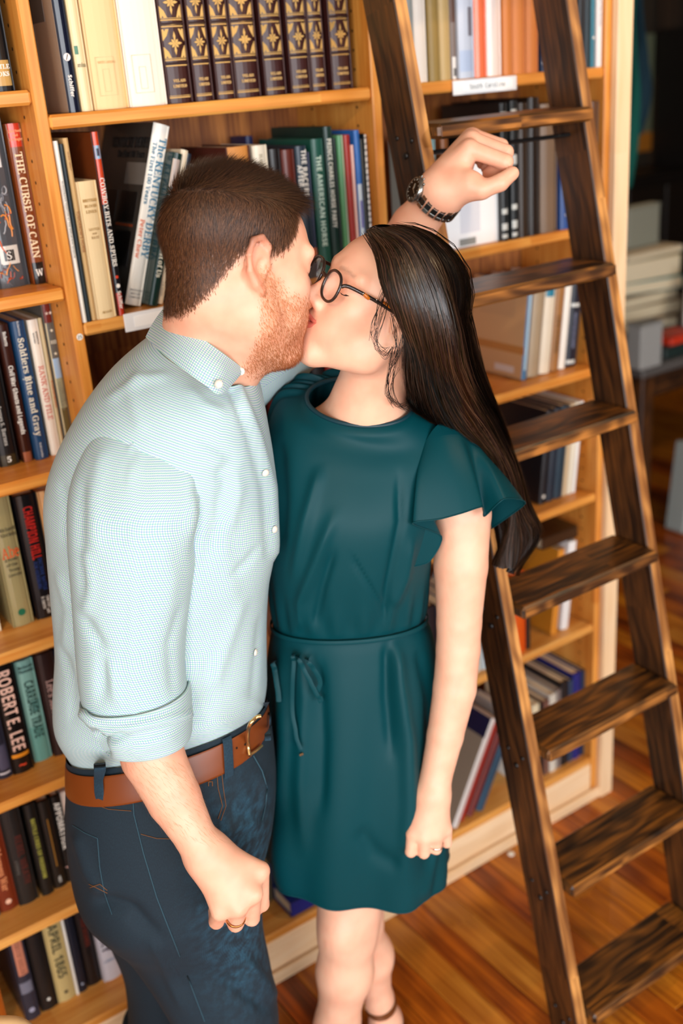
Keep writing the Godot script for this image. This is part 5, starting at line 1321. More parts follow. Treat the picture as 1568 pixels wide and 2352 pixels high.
	# trunk, upper arms and legs under the clothes
	var q1 = [cap_(at(455, 815, 1.46), at(425, 1000, 1.51), 0.055, 0.09, 0.03), cap_(at(410, 1020, 1.52), at(385, 1400, 1.59), 0.095, 0.095, 0.04), cap_(at(390, 1400, 1.58), at(400, 1720, 1.66), 0.10, 0.11, 0.04)]
	q1 += chain([[330, 1010, 1.44, 0.055], [300, 1560, 1.475, 0.044]])
	q1 += chain([[560, 890, 1.65, 0.034], [850, 705, 1.80, 0.038]])
	q1.append(cap_(at(430, 960, 1.50), at(540, 905, 1.63), 0.055, 0.03, 0.02))
	var kr = at(520, 2330, 1.80); var kl = at(370, 2330, 1.95)
	q1 += [cap_(at(410, 1950, 1.70), kr, 0.075, 0.055), cap_(kr, Vector3(0.52, 0.1, 0.36), 0.052, 0.04), cap_(at(370, 1960, 1.78), kl, 0.075, 0.052), cap_(kl, Vector3(0.47, 0.1, 0.16), 0.05, 0.04)]
	nets(A, q1, 0.016, paint_skin)
	put(acc_mesh(A), "body", skin_mat(), m, T)
	# ---- hair: short blades growing out of the scalp, and the beard
	var hs = ST(); var bs = ST()
	var r2 = RandomNumberGenerator.new(); r2.seed = 77
	var F = HM.basis.x; var U = HM.basis.y; var S = HM.basis.z
	for i in headn:
		var p = A.v[i]; var n = A.n[i]
		var l = (inv * p) / SM
		var hm = mhair_mask(l)
		if hm > 0.04 and absf(l.z) < 0.0785:
			var up = smoothstep(0.075, 0.105, l.y)
			var cntk = 6 if up > 0.4 else 5
			for k in cntk:
				if r2.randf() > minf(hm * 1.6, 1.0): continue
				var jit = Vector3(r2.randf() - 0.5, r2.randf() - 0.5, r2.randf() - 0.5)
				var pp = p + (jit - n * jit.dot(n)) * 0.006
				var flow = (-U * 0.8 - F * 0.25 * (1.0 - up)) * (1.0 - up) + (F * 0.9 + U * 0.2) * up
				if l.x < -0.06 and up < 0.5: flow = -U + F * 0.2
				flow = (flow - n * flow.dot(n)).normalized()
				var out_ = lerpf(0.38, 0.75, up)
				var front = smoothstep(0.03, 0.06, l.x) * up
				var d = (flow * (1.0 - out_ * 0.6) + n * out_ + jit * 0.5).normalized()
				var ln = lerpf(lerpf(0.006, 0.013, smoothstep(0.0, 0.07, l.y)), 0.024, up) * r2.randf_range(0.7, 1.25) * lerpf(0.4, 1.0, smoothstep(0.1, 0.8, hm)) + front * 0.012
				var shade = r2.randf()
				var c = lin(34, 20, 12).lerp(lin(120, 76, 44), (1.0 - up * 0.8) * shade * 0.8 + 0.08 * shade).lerp(lin(150, 98, 62), 0.5 * (1.0 - smoothstep(0.1, 0.8, hm)))
				var side = n.cross(d).normalized()
				blade(hs, pp, d, side, ln, r2.randf_range(0.00025, 0.0005), c, (n + d * 0.4).normalized(), flow + F * front * 0.6 - n * 0.2)
		var eb = exp(-pow((l.y - 0.032 + 0.12 * maxf(absf(l.z) - 0.034, 0.0)) / 0.0035, 2)) * smoothstep(0.012, 0.018, absf(l.z)) * (1.0 - smoothstep(0.05, 0.058, absf(l.z))) * smoothstep(0.045, 0.06, l.x)
		if eb > 0.3:
			for k in 3:
				var jit = Vector3(r2.randf() - 0.5, r2.randf() - 0.5, r2.randf() - 0.5)
				var fl = S * signf(l.z) + U * 0.15 + jit * 0.4
				var d = ((fl - n * fl.dot(n)).normalized() * 0.9 + n * 0.3).normalized()
				blade(bs, p + jit * 0.004, d, n.cross(d).normalized(), 0.007, 0.0002, lin(176, 116, 70), n, fl)
		var bm = beard_mask(l)
		if bm > 0.15 and lips_mask(l) < 0.3 and l.z > -0.075:
			for k in 5:
				if r2.randf() > bm * 0.7: continue
				var jit = Vector3(r2.randf() - 0.5, r2.randf() - 0.5, r2.randf() - 0.5)
				var pp = p + (jit - n * jit.dot(n)) * 0.005
				var flow = (-U + F * 0.5)
				flow = (flow - n * flow.dot(n)).normalized()
				var d = (flow * 0.9 + n * 0.5 + jit * 0.7).normalized()
				var chin = smoothstep(0.03, 0.08, l.x) * smoothstep(-0.06, -0.1, l.y)
				var c = lin(230, 158, 104).lerp(lin(168, 96, 48), r2.randf() * 0.7).lerp(lin(170, 84, 30), chin * 0.6)
				blade(bs, pp, d, n.cross(d).normalized(), r2.randf_range(0.002, 0.0042) + chin * 0.003, r2.randf_range(0.00012, 0.00022), c, (n + d * 0.5).normalized(), flow)
	var hair_m = mat(Color.WHITE, 0.55, 0.0, null, {"vertex_color_use_as_albedo": true})
	put(hs.commit(), "hair", hair_m, m, T).set_meta("kind", "stuff")
	put(bs.commit(), "beard", hair_m, m, T).set_meta("kind", "stuff")
	# hair on the forearms
	var fs = ST()
	for i in range(headn, A.v.size()):
		var p = A.v[i]; var q = prj(p)
		var ok = (q.x > 270 and q.x < 540 and q.y > 1745 and q.y < 1935 and q.z < 1.56)
		if not ok or r2.randf() > 0.2: continue
		var n = A.n[i]
		var fl = (at(470, 1960, 1.49) - at(350, 1735, 1.485)).normalized() + HR * 0.5
		fl = (fl - n * fl.dot(n)).normalized()
		var d = (fl * 0.9 + n * 0.35 + Vector3(r2.randf() - 0.5, r2.randf() - 0.5, r2.randf() - 0.5) * 0.6).normalized()
		blade(fs, p, d, n.cross(d).normalized(), r2.randf_range(0.006, 0.013), 0.00011, lin(190, 124, 76), n, fl)
	put(fs.commit(), "arm_hair", hair_m, m, T).set_meta("kind", "stuff")
	# closed eye lashes on the near side and brow
	var lash = []
	for k in 6: lash.append(surf_pt(HM, SM, P, 0.003 - 0.003 * sin(k / 5.0 * PI), 0.02 + 0.0062 * k, 0.0002))
	put(tube(lash, [0.0005, 0.0008, 0.001, 0.001, 0.0009, 0.0005], 5, 3), "eyelashes", mat(rgb(120, 80, 54), 0.6), m, T)
	man_clothes(m, T)

func man_clothes(m, T):
	# checked shirting
	var im = Image.create(64, 64, false, Image.FORMAT_RGB8)
	for y in 64:
		for x in 64:
			var c = rgb(208, 217, 212)
			var cell = 16
			var gx = x % cell; var gy = y % cell
			var a = rgb(96, 140, 190) if (x / cell) % 2 == 0 else rgb(96, 176, 170)
			var b = rgb(86, 168, 160) if (y / cell) % 2 == 0 else rgb(100, 140, 188)
			if gx < 5: c = c.lerp(a, 0.62)
			if gy < 5: c = c.lerp(b, 0.62)
			im.set_pixel(x, y, c)
	var tex = ImageTexture.create_from_image(im)
	var shirt = mat(Color.WHITE, 0.8, 0.0, tex, {"uv1_scale": Vector3(1.0 / 0.0132, 1.0 / 0.0132, 1)})
	# body of the shirt
	var rings = [RG(352, 770, 585, 868, 1.465, 0.07, -0.01), RG(300, 812, 598, 895, 1.475, 0.115, -0.012), RG(240, 868, 606, 930, 1.485, 0.135, -0.012), RG(180, 948, 616, 985, 1.50, 0.145, -0.01), RG(132, 1040, 628, 1055, 1.52, 0.15), RG(108, 1130, 636, 1140, 1.545, 0.155), RG(112, 1230, 634, 1250, 1.57, 0.15), RG(122, 1350, 618, 1340, 1.595, 0.145), RG(132, 1480, 612, 1435, 1.62, 0.14, 0.012), RG(128, 1590, 612, 1525, 1.645, 0.14, 0.022), RG(134, 1665, 612, 1578, 1.66, 0.142, 0.03), RG(166, 1728, 606, 1618, 1.668, 0.13, 0.034), RG(178, 1755, 600, 1645, 1.672, 0.122, 0.034)]
	var L = loft(rings, 96, 10, 2.2)
	var V = func(a): 
		var o = []
		for i in range(0, a.size(), 2): o.append(Vector2(a[i], a[i + 1]))
		return o
	crease(L, [[V.call([545, 885, 590, 1000, 624, 1120, 632, 1270]), 10, 0.006, 1], [V.call([532, 900, 572, 1000, 606, 1120, 616, 1270]), 8, -0.004, 1],
		[V.call([500, 1060, 520, 1110, 500, 1200, 470, 1330]), 12, -0.0074], [V.call([540, 1050, 545, 1130, 515, 1250]), 12, 0.0050], [V.call([470, 1160, 520, 1300, 540, 1420]), 14, 0.0043], [V.call([450, 1420, 480, 1520, 470, 1660]), 11, -0.0050], [V.call([560, 1360, 520, 1480, 470, 1620]), 14, 0.0050], [V.call([600, 1400, 590, 1500, 575, 1640]), 8, -0.0037], [V.call([600, 1250, 560, 1300, 520, 1330]), 9, -0.0037],
		[V.call([140, 1100, 160, 1180, 150, 1280]), 9, -0.0050], [V.call([130, 1300, 160, 1400, 150, 1520]), 11, 0.0050], [V.call([140, 1480, 165, 1560, 170, 1680]), 8, -0.0056], [V.call([330, 1010, 300, 900, 330, 830]), 16, 0.0031], [V.call([230, 930, 320, 870, 400, 860]), 11, 0.0031], [V.call([520, 950, 470, 930, 420, 880]), 12, 0.0031], [V.call([450, 1000, 520, 1040, 560, 1120]), 12, -0.0043]])
	var sh = put(loft_mesh(L), "shirt", shirt, m, T)
	# near sleeve
	var SL = loft([RG(300, 955, 372, 962, 1.408, 0.006), RG(225, 985, 436, 998, 1.425, 0.055), RG(185, 1045, 470, 1045, 1.432, 0.083), RG(160, 1130, 486, 1120, 1.432, 0.095), RG(158, 1230, 466, 1220, 1.44, 0.095), RG(166, 1340, 446, 1330, 1.452, 0.09), RG(173, 1440, 430, 1430, 1.462, 0.085), RG(180, 1530, 424, 1520, 1.474, 0.08, 0.008), RG(190, 1600, 428, 1580, 1.482, 0.076, 0.012), RG(215, 1645, 428, 1630, 1.486, 0.07, 0.012)], 72, 10, 2.1)
	crease(SL, [[V.call([306, 970, 308, 1100, 311, 1300, 306, 1640]), 5, 0.0035, 1], [V.call([330, 990, 340, 1200, 330, 1500]), 18, -0.0019], [V.call([240, 1010, 215, 1150, 220, 1300]), 17, 0.0037], [V.call([190, 1080, 185, 1250, 200, 1420]), 10, -0.0043], [V.call([440, 1100, 470, 1180, 440, 1300]), 11, -0.0050], [V.call([420, 1040, 445, 1150, 430, 1260]), 13, 0.0043], [V.call([180, 1400, 240, 1500, 230, 1640]), 13, -0.0062], [V.call([230, 1470, 260, 1560, 280, 1640]), 11, 0.0043], [V.call([420, 1380, 390, 1480, 400, 1620]), 11, -0.0037], [V.call([190, 1250, 205, 1340, 195, 1430]), 11, 0.0043], [V.call([370, 1250, 395, 1330, 380, 1430]), 15, 0.0025]])
	put(loft_mesh(SL), "sleeve", shirt, sh)
	# rolled cuff
	var CF_ = loft([RG(205, 1625, 427, 1582, 1.482, 0.070, 0.012), RG(188, 1602, 433, 1574, 1.482, 0.082, 0.012), RG(192, 1618, 438, 1592, 1.484, 0.084, 0.012), RG(220, 1662, 440, 1640, 1.488, 0.08, 0.012), RG(242, 1700, 440, 1684, 1.492, 0.073, 0.012), RG(250, 1706, 434, 1690, 1.493, 0.066, 0.012), RG(260, 1694, 426, 1680, 1.492, 0.058, 0.012)], 64, 6, 2.2)
	crease(CF_, [[V.call([190, 1640, 240, 1690, 300, 1672, 432, 1640]), 9, 0.006, 1], [V.call([205, 1690, 250, 1700, 300, 1680]), 10, -0.01], [V.call([215, 1660, 235, 1720, 250, 1745]), 9, -0.008], [V.call([300, 1740, 340, 1710, 420, 1690]), 12, 0.003]])
	put(loft_mesh(CF_), "rolled_cuff", shirt, sh)
	# far sleeve reaching to the ladder
	var FS = loft([[at(545, 890, 1.60), HN * 0.09, Vector3(0, 0.085, 0)], [at(610, 858, 1.645), HN * 0.075, (CU + CR * 0.35) * 0.072], [at(680, 815, 1.69), HN * 0.068, (CU + CR * 0.5) * 0.06], [at(760, 765, 1.74), HN * 0.062, (CU + CR * 0.55) * 0.054], [at(850, 705, 1.80), HN * 0.058, (CU + CR * 0.55) * 0.05], [at(885, 645, 1.77), HN * 0.054, (CU * 0.3 + CR * 0.9) * 0.05]], 40, 10, 2.0)
	crease(FS, [[V.call([600, 830, 640, 880, 640, 920]), 9, -0.007], [V.call([630, 815, 670, 860, 668, 900]), 8, 0.006], [V.call([660, 810, 700, 850, 690, 880]), 8, -0.007], [V.call([690, 800, 730, 840, 720, 860]), 7, 0.005]])
	put(loft_mesh(FS, true, null, true), "sleeve", shirt, sh)
	# collar: the folded fall on the near side, and the far side
	var collar = func(up, lo_, called):
		var rows = 9; var sub = 5
		var n = up.size(); var cols = (n - 1) * sub + 1
		var P = PackedVector3Array()
		for i in rows:
			var v = float(i) / (rows - 1)
			for j in cols:
				var k = mini(j / sub, n - 2); var t = float(j - k * sub) / sub
				var a = cat(up[maxi(k - 1, 0)], up[k], up[k + 1], up[mini(k + 2, n - 1)], t)
				var b = cat(lo_[maxi(k - 1, 0)], lo_[k], lo_[k + 1], lo_[mini(k + 2, n - 1)], t)
				P.append(a.lerp(b, v) - CF * (sin(v * PI) * 0.006))
		put(grid_mesh(P, rows, cols, false, null, null, true), called, shirt, sh, T.affine_inverse() * T)
	var Q = func(a):
		var o = []
		for q in a: o.append(at(q[0], q[1], q[2]))
		return o
	collar.call(Q.call([[372, 712, 1.455], [408, 734, 1.392], [455, 770, 1.362], [505, 806, 1.362], [540, 832, 1.385], [562, 850, 1.41]]), Q.call([[334, 774, 1.44], [372, 812, 1.375], [425, 852, 1.343], [470, 884, 1.338], [509, 905, 1.35], [560, 852, 1.405]]), "collar")
	collar.call(Q.call([[372, 712, 1.475], [390, 712, 1.53], [450, 738, 1.56], [530, 790, 1.56], [575, 835, 1.5], [588, 850, 1.47]]), Q.call([[334, 774, 1.465], [360, 770, 1.545], [440, 800, 1.6], [540, 840, 1.6], [585, 865, 1.52], [592, 862, 1.47]]), "collar")
	# buttons
	var bm = mat(rgb(226, 220, 208), 0.3)
	for q in [[502, 882, 0], [553, 853, 0], [608, 1085, 1], [628, 1215, 1], [583, 1498, 1]]:
		var h = snap(L, q[0], q[1], 0.002) if q[2] == 1 else [at(q[0], q[1], 1.338 if q[0] < 520 else 1.398), -CF]
		var z = h[1]; var xx = z.cross(Vector3.UP).normalized()
		put(dome(0.0055), "button", bm, sh, Transform3D(Basis(xx, z, xx.cross(z)), h[0]))
	# ---- jeans
	var im2 = Image.create(128, 128, false, Image.FORMAT_RGB8)
	var fn = FastNoiseLite.new(); fn.seed = 9; fn.frequency = 0.2
	for y in 128:
		for x in 128:
			var tw = 1.0 if (x + y * 2) % 6 < 3 else 0.0
			var v = clampf(0.3 * tw + 0.35 + 0.45 * fn.get_noise_2d(x * 2.0, y * 0.7), 0.0, 1.0)
			im2.set_pixel(x, y, rgb(14, 54, 82).lerp(rgb(60, 120, 146), v))
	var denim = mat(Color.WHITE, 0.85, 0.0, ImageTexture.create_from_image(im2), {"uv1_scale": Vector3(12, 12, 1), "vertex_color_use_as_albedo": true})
	var jr = [RG(158, 1724, 612, 1612, 1.67, 0.138, 0.034), RG(158, 1788, 626, 1694, 1.682, 0.15, 0.03), RG(156, 1870, 634, 1798, 1.697, 0.158, 0.015), RG(164, 1950, 626, 1890, 1.715, 0.16), RG(184, 2030, 606, 1975, 1.735, 0.155), RG(222, 2085, 602, 2055, 1.752, 0.13), RG(280, 2150, 604, 2140, 1.765, 0.098), RG(345, 2240, 622, 2232, 1.78, 0.088), RG(408, 2352, 640, 2345, 1.81, 0.08)]
	var foot = Vector3(0.55, 0.05, 0.37)
	jr.append([Vector3(0.53, 0.25, 0.36), HR * 0.07, HN * 0.07]); jr.append([Vector3(0.54, 0.03, 0.36), HR * 0.075, HN * 0.072])
	var J = loft(jr, 144, 16, 2.15)
	crease(J, [[V.call([625, 1760, 615, 1850, 590, 1900]), 10, -0.008], [V.call([600, 1770, 608, 1840, 595, 1890]), 8, 0.006], [V.call([470, 1960, 540, 1900, 620, 1880]), 14, 0.006], [V.call([480, 2090, 560, 2040, 605, 2010]), 14, -0.006], [V.call([210, 2060, 300, 2090, 380, 2180]), 18, -0.012], [V.call([330, 2120, 380, 2220, 430, 2340]), 12, 0.006], [V.call([560, 2200, 610, 2260, 630, 2300]), 14, 0.008], [V.call([500, 2240, 560, 2280, 630, 2330]), 14, -0.007], [V.call([170, 1900, 200, 2000, 250, 2080]), 14, 0.006]])
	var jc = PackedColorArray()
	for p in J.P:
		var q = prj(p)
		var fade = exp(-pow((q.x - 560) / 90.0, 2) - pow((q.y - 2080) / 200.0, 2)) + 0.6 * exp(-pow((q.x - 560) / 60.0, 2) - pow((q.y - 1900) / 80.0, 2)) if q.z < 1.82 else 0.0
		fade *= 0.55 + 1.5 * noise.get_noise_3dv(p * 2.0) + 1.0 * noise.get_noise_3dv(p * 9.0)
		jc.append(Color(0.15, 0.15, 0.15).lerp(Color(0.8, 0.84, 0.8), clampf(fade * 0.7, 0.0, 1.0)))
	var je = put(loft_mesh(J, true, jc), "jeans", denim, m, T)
	var jl = loft([RG(215, 2040, 520, 2010, 1.80, 0.11), RG(245, 2130, 500, 2100, 1.86, 0.085), RG(286, 2230, 470, 2225, 1.905, 0.078), RG(296, 2352, 452, 2350, 1.95, 0.072), [Vector3(0.47, 0.25, 0.17), HR * 0.068, HN * 0.068], [Vector3(0.47, 0.03, 0.16), HR * 0.074, HN * 0.072]], 48, 9, 2.1)
	var jc2 = PackedColorArray(); jc2.resize(jl.P.size()); jc2.fill(Color(0.15, 0.15, 0.15))
	put(loft_mesh(jl, true, jc2), "trouser_leg", denim, je)
	# seams and stitching on the denim
	var orange = mat(rgb(120, 76, 36), 0.7); var pale = mat(rgb(44, 78, 92), 0.8)
	var seam = func(a, r, mm, called, dash):
		var pts = []
		for i in range(0, a.size(), 2): pts.append(Vector2(a[i], a[i + 1]))
		var path = []
		for i in pts.size() - 1:
			for k in 4:
				var c = pts[i].lerp(pts[i + 1], k / 4.0)
				path.append(snap(J, c.x, c.y, 0.0012)[0])
		path.append(snap(J, pts[-1].x, pts[-1].y, 0.0012)[0])
		put(tube(path, r, 5, 1), called, mm, je)
	seam.call([305, 1815, 308, 1870, 330, 1960, 360, 2060, 395, 2150, 430, 2240, 470, 2345], 0.0008, pale, "side_seam", false)
	seam.call([168, 1895, 195, 1912, 225, 1925, 230, 1990, 240, 2050, 258, 2100], 0.0006, pale, "pocket_seam", false)
	seam.call([200, 1840, 250, 1858, 302, 1862], 0.0005, orange, "stitching", false)
	seam.call([205, 2030, 230, 2042, 247, 2050], 0.0005, orange, "stitching", false)
	seam.call([208, 2038, 230, 2030, 247, 2044], 0.0005, orange, "stitching", false)
	seam.call([324, 1915, 360, 1925, 400, 1926], 0.0005, orange, "stitching", false)
	seam.call([497, 1772, 500, 1810, 510, 1850, 500, 1880], 0.0005, orange, "stitching", false)
	seam.call([508, 1772, 512, 1812, 518, 1850, 506, 1884], 0.0005, orange, "stitching", false)
	seam.call([580, 1735, 600, 1770, 612, 1810, 608, 1850, 600, 1885], 0.001, pale, "fly_seam", false)
	seam.call([478, 1805, 478, 1795, 487, 1795, 487, 1805], 0.0007, orange, "stitching", false)
	# belt
	var leather = mat(rgb(120, 58, 18), 0.4)
	var br = [RG(160, 1738, 613, 1624, 1.67, 0.142, 0.034), RG(157, 1740, 616, 1626, 1.67, 0.144, 0.034), RG(157, 1788, 622, 1674, 1.679, 0.151, 0.032), RG(160, 1791, 619, 1677, 1.68, 0.148, 0.032)]
	var BLT = loft(br, 96, 3, 2.15)
	var bl = put(loft_mesh(BLT), "belt", leather, m, T)
	for q in [[543, 1718], [562, 1710]]:
		var h = snap(BLT, q[0], q[1], 0.0006)
		var s = ST(); disc(s, h[0], h[1], 0.0018, 10)
		put(s.commit(), "belt_hole", M.black, bl)
	var gold = mat(rgb(214, 176, 120), 0.22, 0.9)
	var bp = []
	for q in [[566, 1733], [562, 1700], [572, 1668], [588, 1648], [600, 1645]]:
		bp.append(snap(BLT, q[0], q[1], 0.006)[0])
	put(tube(bp, [0.0026, 0.003, 0.003, 0.003, 0.0026], 8, 5), "buckle", gold, bl)
	var bp2 = []
	for q in [[566, 1733], [580, 1724], [594, 1712]]: bp2.append(snap(BLT, q[0], q[1], 0.005)[0])
	put(tube(bp2, 0.0026, 8, 4), "buckle", gold, bl)
	# belt loops
	for q in [[[228, 1738], [232, 1838], 0.017], [[519, 1692], [524, 1784], 0.016], [[612, 1612], [615, 1700], 0.009]]:
		var pts = []
		for k in 7:
			var f = k / 6.0
			var c = Vector2(q[0][0], q[0][1]).lerp(Vector2(q[1][0], q[1][1]), f)
			var h = snap(BLT if f > 0.08 and f < 0.75 else J, c.x, c.y, 0.004 if k > 0 and k < 6 else 0.002)
			pts.append(h)
		var P = PackedVector3Array()
		for h in pts:
			var sd = h[1].cross(Vector3.UP).normalized() * q[2] * 0.5
			for e in [-1.0, -0.8, 0.8, 1.0]:
				P.append(h[0] - sd * e + h[1] * (0.0015 if absf(e) < 0.9 else 0.0))
		var lcol = PackedColorArray(); lcol.resize(P.size()); lcol.fill(Color(0.3, 0.3, 0.3))
		put(grid_mesh(P, 7, 4, false, null, lcol), "belt_loop", denim, je)
	# shoes
	for q in [[Vector3(0.56, 0, 0.38), 0.3], [Vector3(0.49, 0, 0.18), 0.3]]:
		var A = new_acc()
		var dir = Vector3(0.87, 0, 0.2).normalized()
		nets(A, [cap_(q[0] + Vector3(0, 0.045, 0) - dir * 0.05, q[0] + Vector3(0, 0.04, 0) + dir * 0.12, 0.045, 0.038, 0.02), cap_(q[0] + Vector3(0, 0.06, 0), q[0] + Vector3(0, 0.1, 0), 0.045, 0.04, 0.03), cap_(q[0] + Vector3(0, 0.035, 0) + dir * 0.12, q[0] + Vector3(0, 0.03, 0) + dir * 0.19, 0.036, 0.03, 0.02)], 0.012, func(p, n): return Color(0.04, 0.02, 0.012))
		put(acc_mesh(A), "shoe", mat(Color.WHITE, 0.4, 0.0, null, {"vertex_color_use_as_albedo": true}), m, T)
	# ring on the near hand
	var ra = at(541, 2108, 1.512); var axis = (at(541, 2122, 1.527) - at(547, 2084, 1.487)).normalized()
	finger_ring(ra, axis, 0.0135, rgb(206, 150, 90), "gold ring on the man's curled ring finger", 0.0024)
	watch()
func finger_ring(c, axis, r, col, label, th):
	var t = thing("finger_ring", label, "ring", c)
	var u = axis.cross(Vector3.UP if absf(axis.y) < 0.9 else Vector3.RIGHT).normalized(); var w = axis.cross(u)
	var P = PackedVector3Array()
	for i in 33:
		var a = TAU * i / 32.0
		var o = u * cos(a) + w * sin(a)
		for j in 8:
			var b = -TAU * j / 8.0
			P.append(o * (r + cos(b) * th * 0.5) + axis * sin(b) * th)
	put(grid_mesh(P, 33, 8, true), "band", mat(col, 0.18, 0.95), t)
func watch():
	var c = at(1003, 456, 1.650)
	var axis = (at(1012, 440, 1.642) - at(950, 520, 1.695)).normalized()
	var t = thing("wristwatch", "steel chronograph wristwatch with a black dial on the raised wrist", "watch", c)
	var steel = mat(rgb(150, 150, 146), 0.22, 0.95); var dark = mat(rgb(70, 72, 72), 0.25, 0.9)
	# dial looks out of the back of the wrist: up and to the left
	var dn = (-CR * 0.93 + CU * 0.12 - CF * 0.35)
	dn = (dn - axis * dn.dot(axis)).normalized()
	var sd = axis.cross(dn)
	var R = 0.0382
	var n = 20
	for k in n:
		var a = TAU * k / n
		if cos(a) > 0.86: continue
		var o = dn * cos(a) + sd * sin(a)
		var tg = dn * -sin(a) + sd * cos(a)
		for j in 3:
			var wd = [0.0062, 0.009, 0.0062][j]; var of = [-0.0079, 0.0, 0.0079][j]
			put(boxmesh(Vector3(wd, 0.0095, 0.003), 0.0008), "link", dark if j == 1 else steel, t, Transform3D(Basis(axis, tg, axis.cross(tg)), o * R + axis * of))
	var B = Basis(axis, dn, axis.cross(dn))
	put(lathe([Vector2(0.0001, -0.004), Vector2(0.019, -0.004), Vector2(0.0205, 0.0), Vector2(0.0205, 0.004), Vector2(0.018, 0.0065), Vector2(0.0165, 0.0065), Vector2(0.0165, 0.005), Vector2(0.0001, 0.005)], 32), "case", steel, t, Transform3D(B, dn * R))
	var s = ST(); disc(s, Vector3(0, 0.0056, 0), Vector3.UP, 0.0163, 28)
	put(s.commit(), "dial", mat(rgb(14, 13, 13), 0.2), t, Transform3D(B, dn * R))
	for q in [[0.0, 0.012], [2.2, 0.009]]:
		put(boxmesh(Vector3(0.0009, 0.0005, q[1]), 0.0), "hand", mat(rgb(220, 200, 170), 0.3, 0.8), t, Transform3D(B, dn * R) * Transform3D(Basis(Vector3.UP, q[0]), Vector3(sin(q[0]) * q[1] * 0.4, 0.0062, cos(q[0]) * q[1] * 0.4)))
	for k in 12:
		var a = TAU * k / 12.0
		put(boxmesh(Vector3(0.0009, 0.0004, 0.0024), 0.0), "hour_mark", mat(rgb(220, 210, 190), 0.3, 0.6), t, Transform3D(B, dn * R) * Transform3D(Basis(Vector3.UP, a), Vector3(sin(a) * 0.0145, 0.0058, cos(a) * 0.0145)))
	for k in [-0.5, 0.0, 0.5]:
		put(lathe([Vector2(0.0018, 0), Vector2(0.0018, 0.004), Vector2(0.0001, 0.0045)], 10), "crown", steel, t, Transform3D(Basis(axis, k) * Basis(axis.cross(dn), axis, dn), dn * (R + 0.001) + axis * 0.0195 * cos(k) + sd * 0.0195 * sin(k)))
func build_woman():
	var m = thing("person", "woman in a teal dress and tortoiseshell glasses with long dark hair, kissing", "person", at(800, 2130, 1.93) * Vector3(1, 0, 1))
	var T = Transform3D(Basis(), -m.position)
	var A = new_acc()
	var inv = HW.affine_inverse()
	var base = lin(240, 188, 158); var red = lin(228, 146, 116)
	var paint_head = func(p, n):
		var l = (inv * p) / SW
		var c = base.lerp(red, clampf(0.1 + 0.3 * noise.get_noise_3dv(p), 0.0, 0.5))
		var ch = exp(-pow((l.x - 0.055) / 0.03, 2) - pow((l.y + 0.03) / 0.025, 2) - pow((absf(l.z) - 0.045) / 0.03, 2))
		c = c.lerp(lin(226, 140, 116), 0.35 * ch)
		c = c.lerp(lin(198, 104, 88), 0.85 * lips_mask(l))
		# dark brows and the scalp under the hair
		var brow = exp(-pow((l.y - 0.031 + 0.1 * absf(absf(l.z) - 0.03)) / 0.0032, 2)) * smoothstep(0.012, 0.018, absf(l.z)) * (1.0 - smoothstep(0.046, 0.054, absf(l.z))) * smoothstep(0.05, 0.06, l.x)
		c = c.lerp(lin(60, 40, 30), 0.4 * brow)
		return c
	var P = head_prims(HW, SW, false)
	var nb = at(838, 985, 1.60)
	P.append(cap_(HW * Vector3(-0.03, -0.045, 0), at(842, 930, 1.57), 0.05, 0.05, 0.02))
	P.append(cap_(at(842, 930, 1.57), at(838, 1000, 1.62), 0.05, 0.055, 0.02))
	# collar bones and upper chest
	P.append(cap_(at(725, 990, 1.63), at(950, 1000, 1.615), 0.03, 0.03, 0.05))
	P.append(cap_(at(838, 1000, 1.62), at(830, 1060, 1.64), 0.055, 0.06, 0.05))
	nets(A, P, 0.0042, paint_head)
	var headn = A.v.size()
	var paint_skin = func(p, n): return base.lerp(red, clampf(0.1 + 0.35 * noise.get_noise_3dv(p * 0.7), 0.0, 0.45))
	# left arm and hand
	var R = chain([[1040, 1065, 1.625, 0.04], [1060, 1180, 1.64, 0.045], [1058, 1300, 1.65, 0.0415], [1054, 1430, 1.67, 0.035], [1052, 1490, 1.68, 0.0345], [1044, 1580, 1.693, 0.034], [1022, 1690, 1.706, 0.029], [1000, 1790, 1.716, 0.0254], [996, 1820, 1.718, 0.0248]], 0.02)
	var mc = [[948, 1914, 1.716, 0.0116], [975, 1922, 1.71, 0.012], [1003, 1918, 1.714, 0.0115], [1023, 1904, 1.724, 0.0106]]
	for q in mc: R.append(cap_(at(992, 1825, 1.718), at(q[0], q[1], q[2]), 0.0225, q[3], 0.015))
	var pip = [[943, 1956, 1.724, 0.0092], [973, 1959, 1.72, 0.0094], [1001, 1950, 1.726, 0.009], [1026, 1936, 1.738, 0.0081]]
	var dip = [[947, 1955, 1.752, 0.0085], [976, 1955, 1.75, 0.0086], [1000, 1946, 1.752, 0.0082], [1020, 1932, 1.76, 0.0076]]
	for i in 4:
		R.append(cap_(at(mc[i][0], mc[i][1], mc[i][2]), at(pip[i][0], pip[i][1], pip[i][2]), 0.0108, pip[i][3], 0.003))
		R.append(cap_(at(pip[i][0], pip[i][1], pip[i][2]), at(dip[i][0], dip[i][1], dip[i][2]), pip[i][3], dip[i][3], 0.003))
	R += [cap_(at(972, 1840, 1.73), at(950, 1880, 1.755), 0.018, 0.0118, 0.012), cap_(at(950, 1880, 1.755), at(948, 1925, 1.77), 0.0112, 0.009, 0.004)]
	nets(A, R, 0.0036, paint_skin)
	# legs: the near one straight, the far one crossed behind
	var ank = Vector3(0.69, 0.075, 0.33)
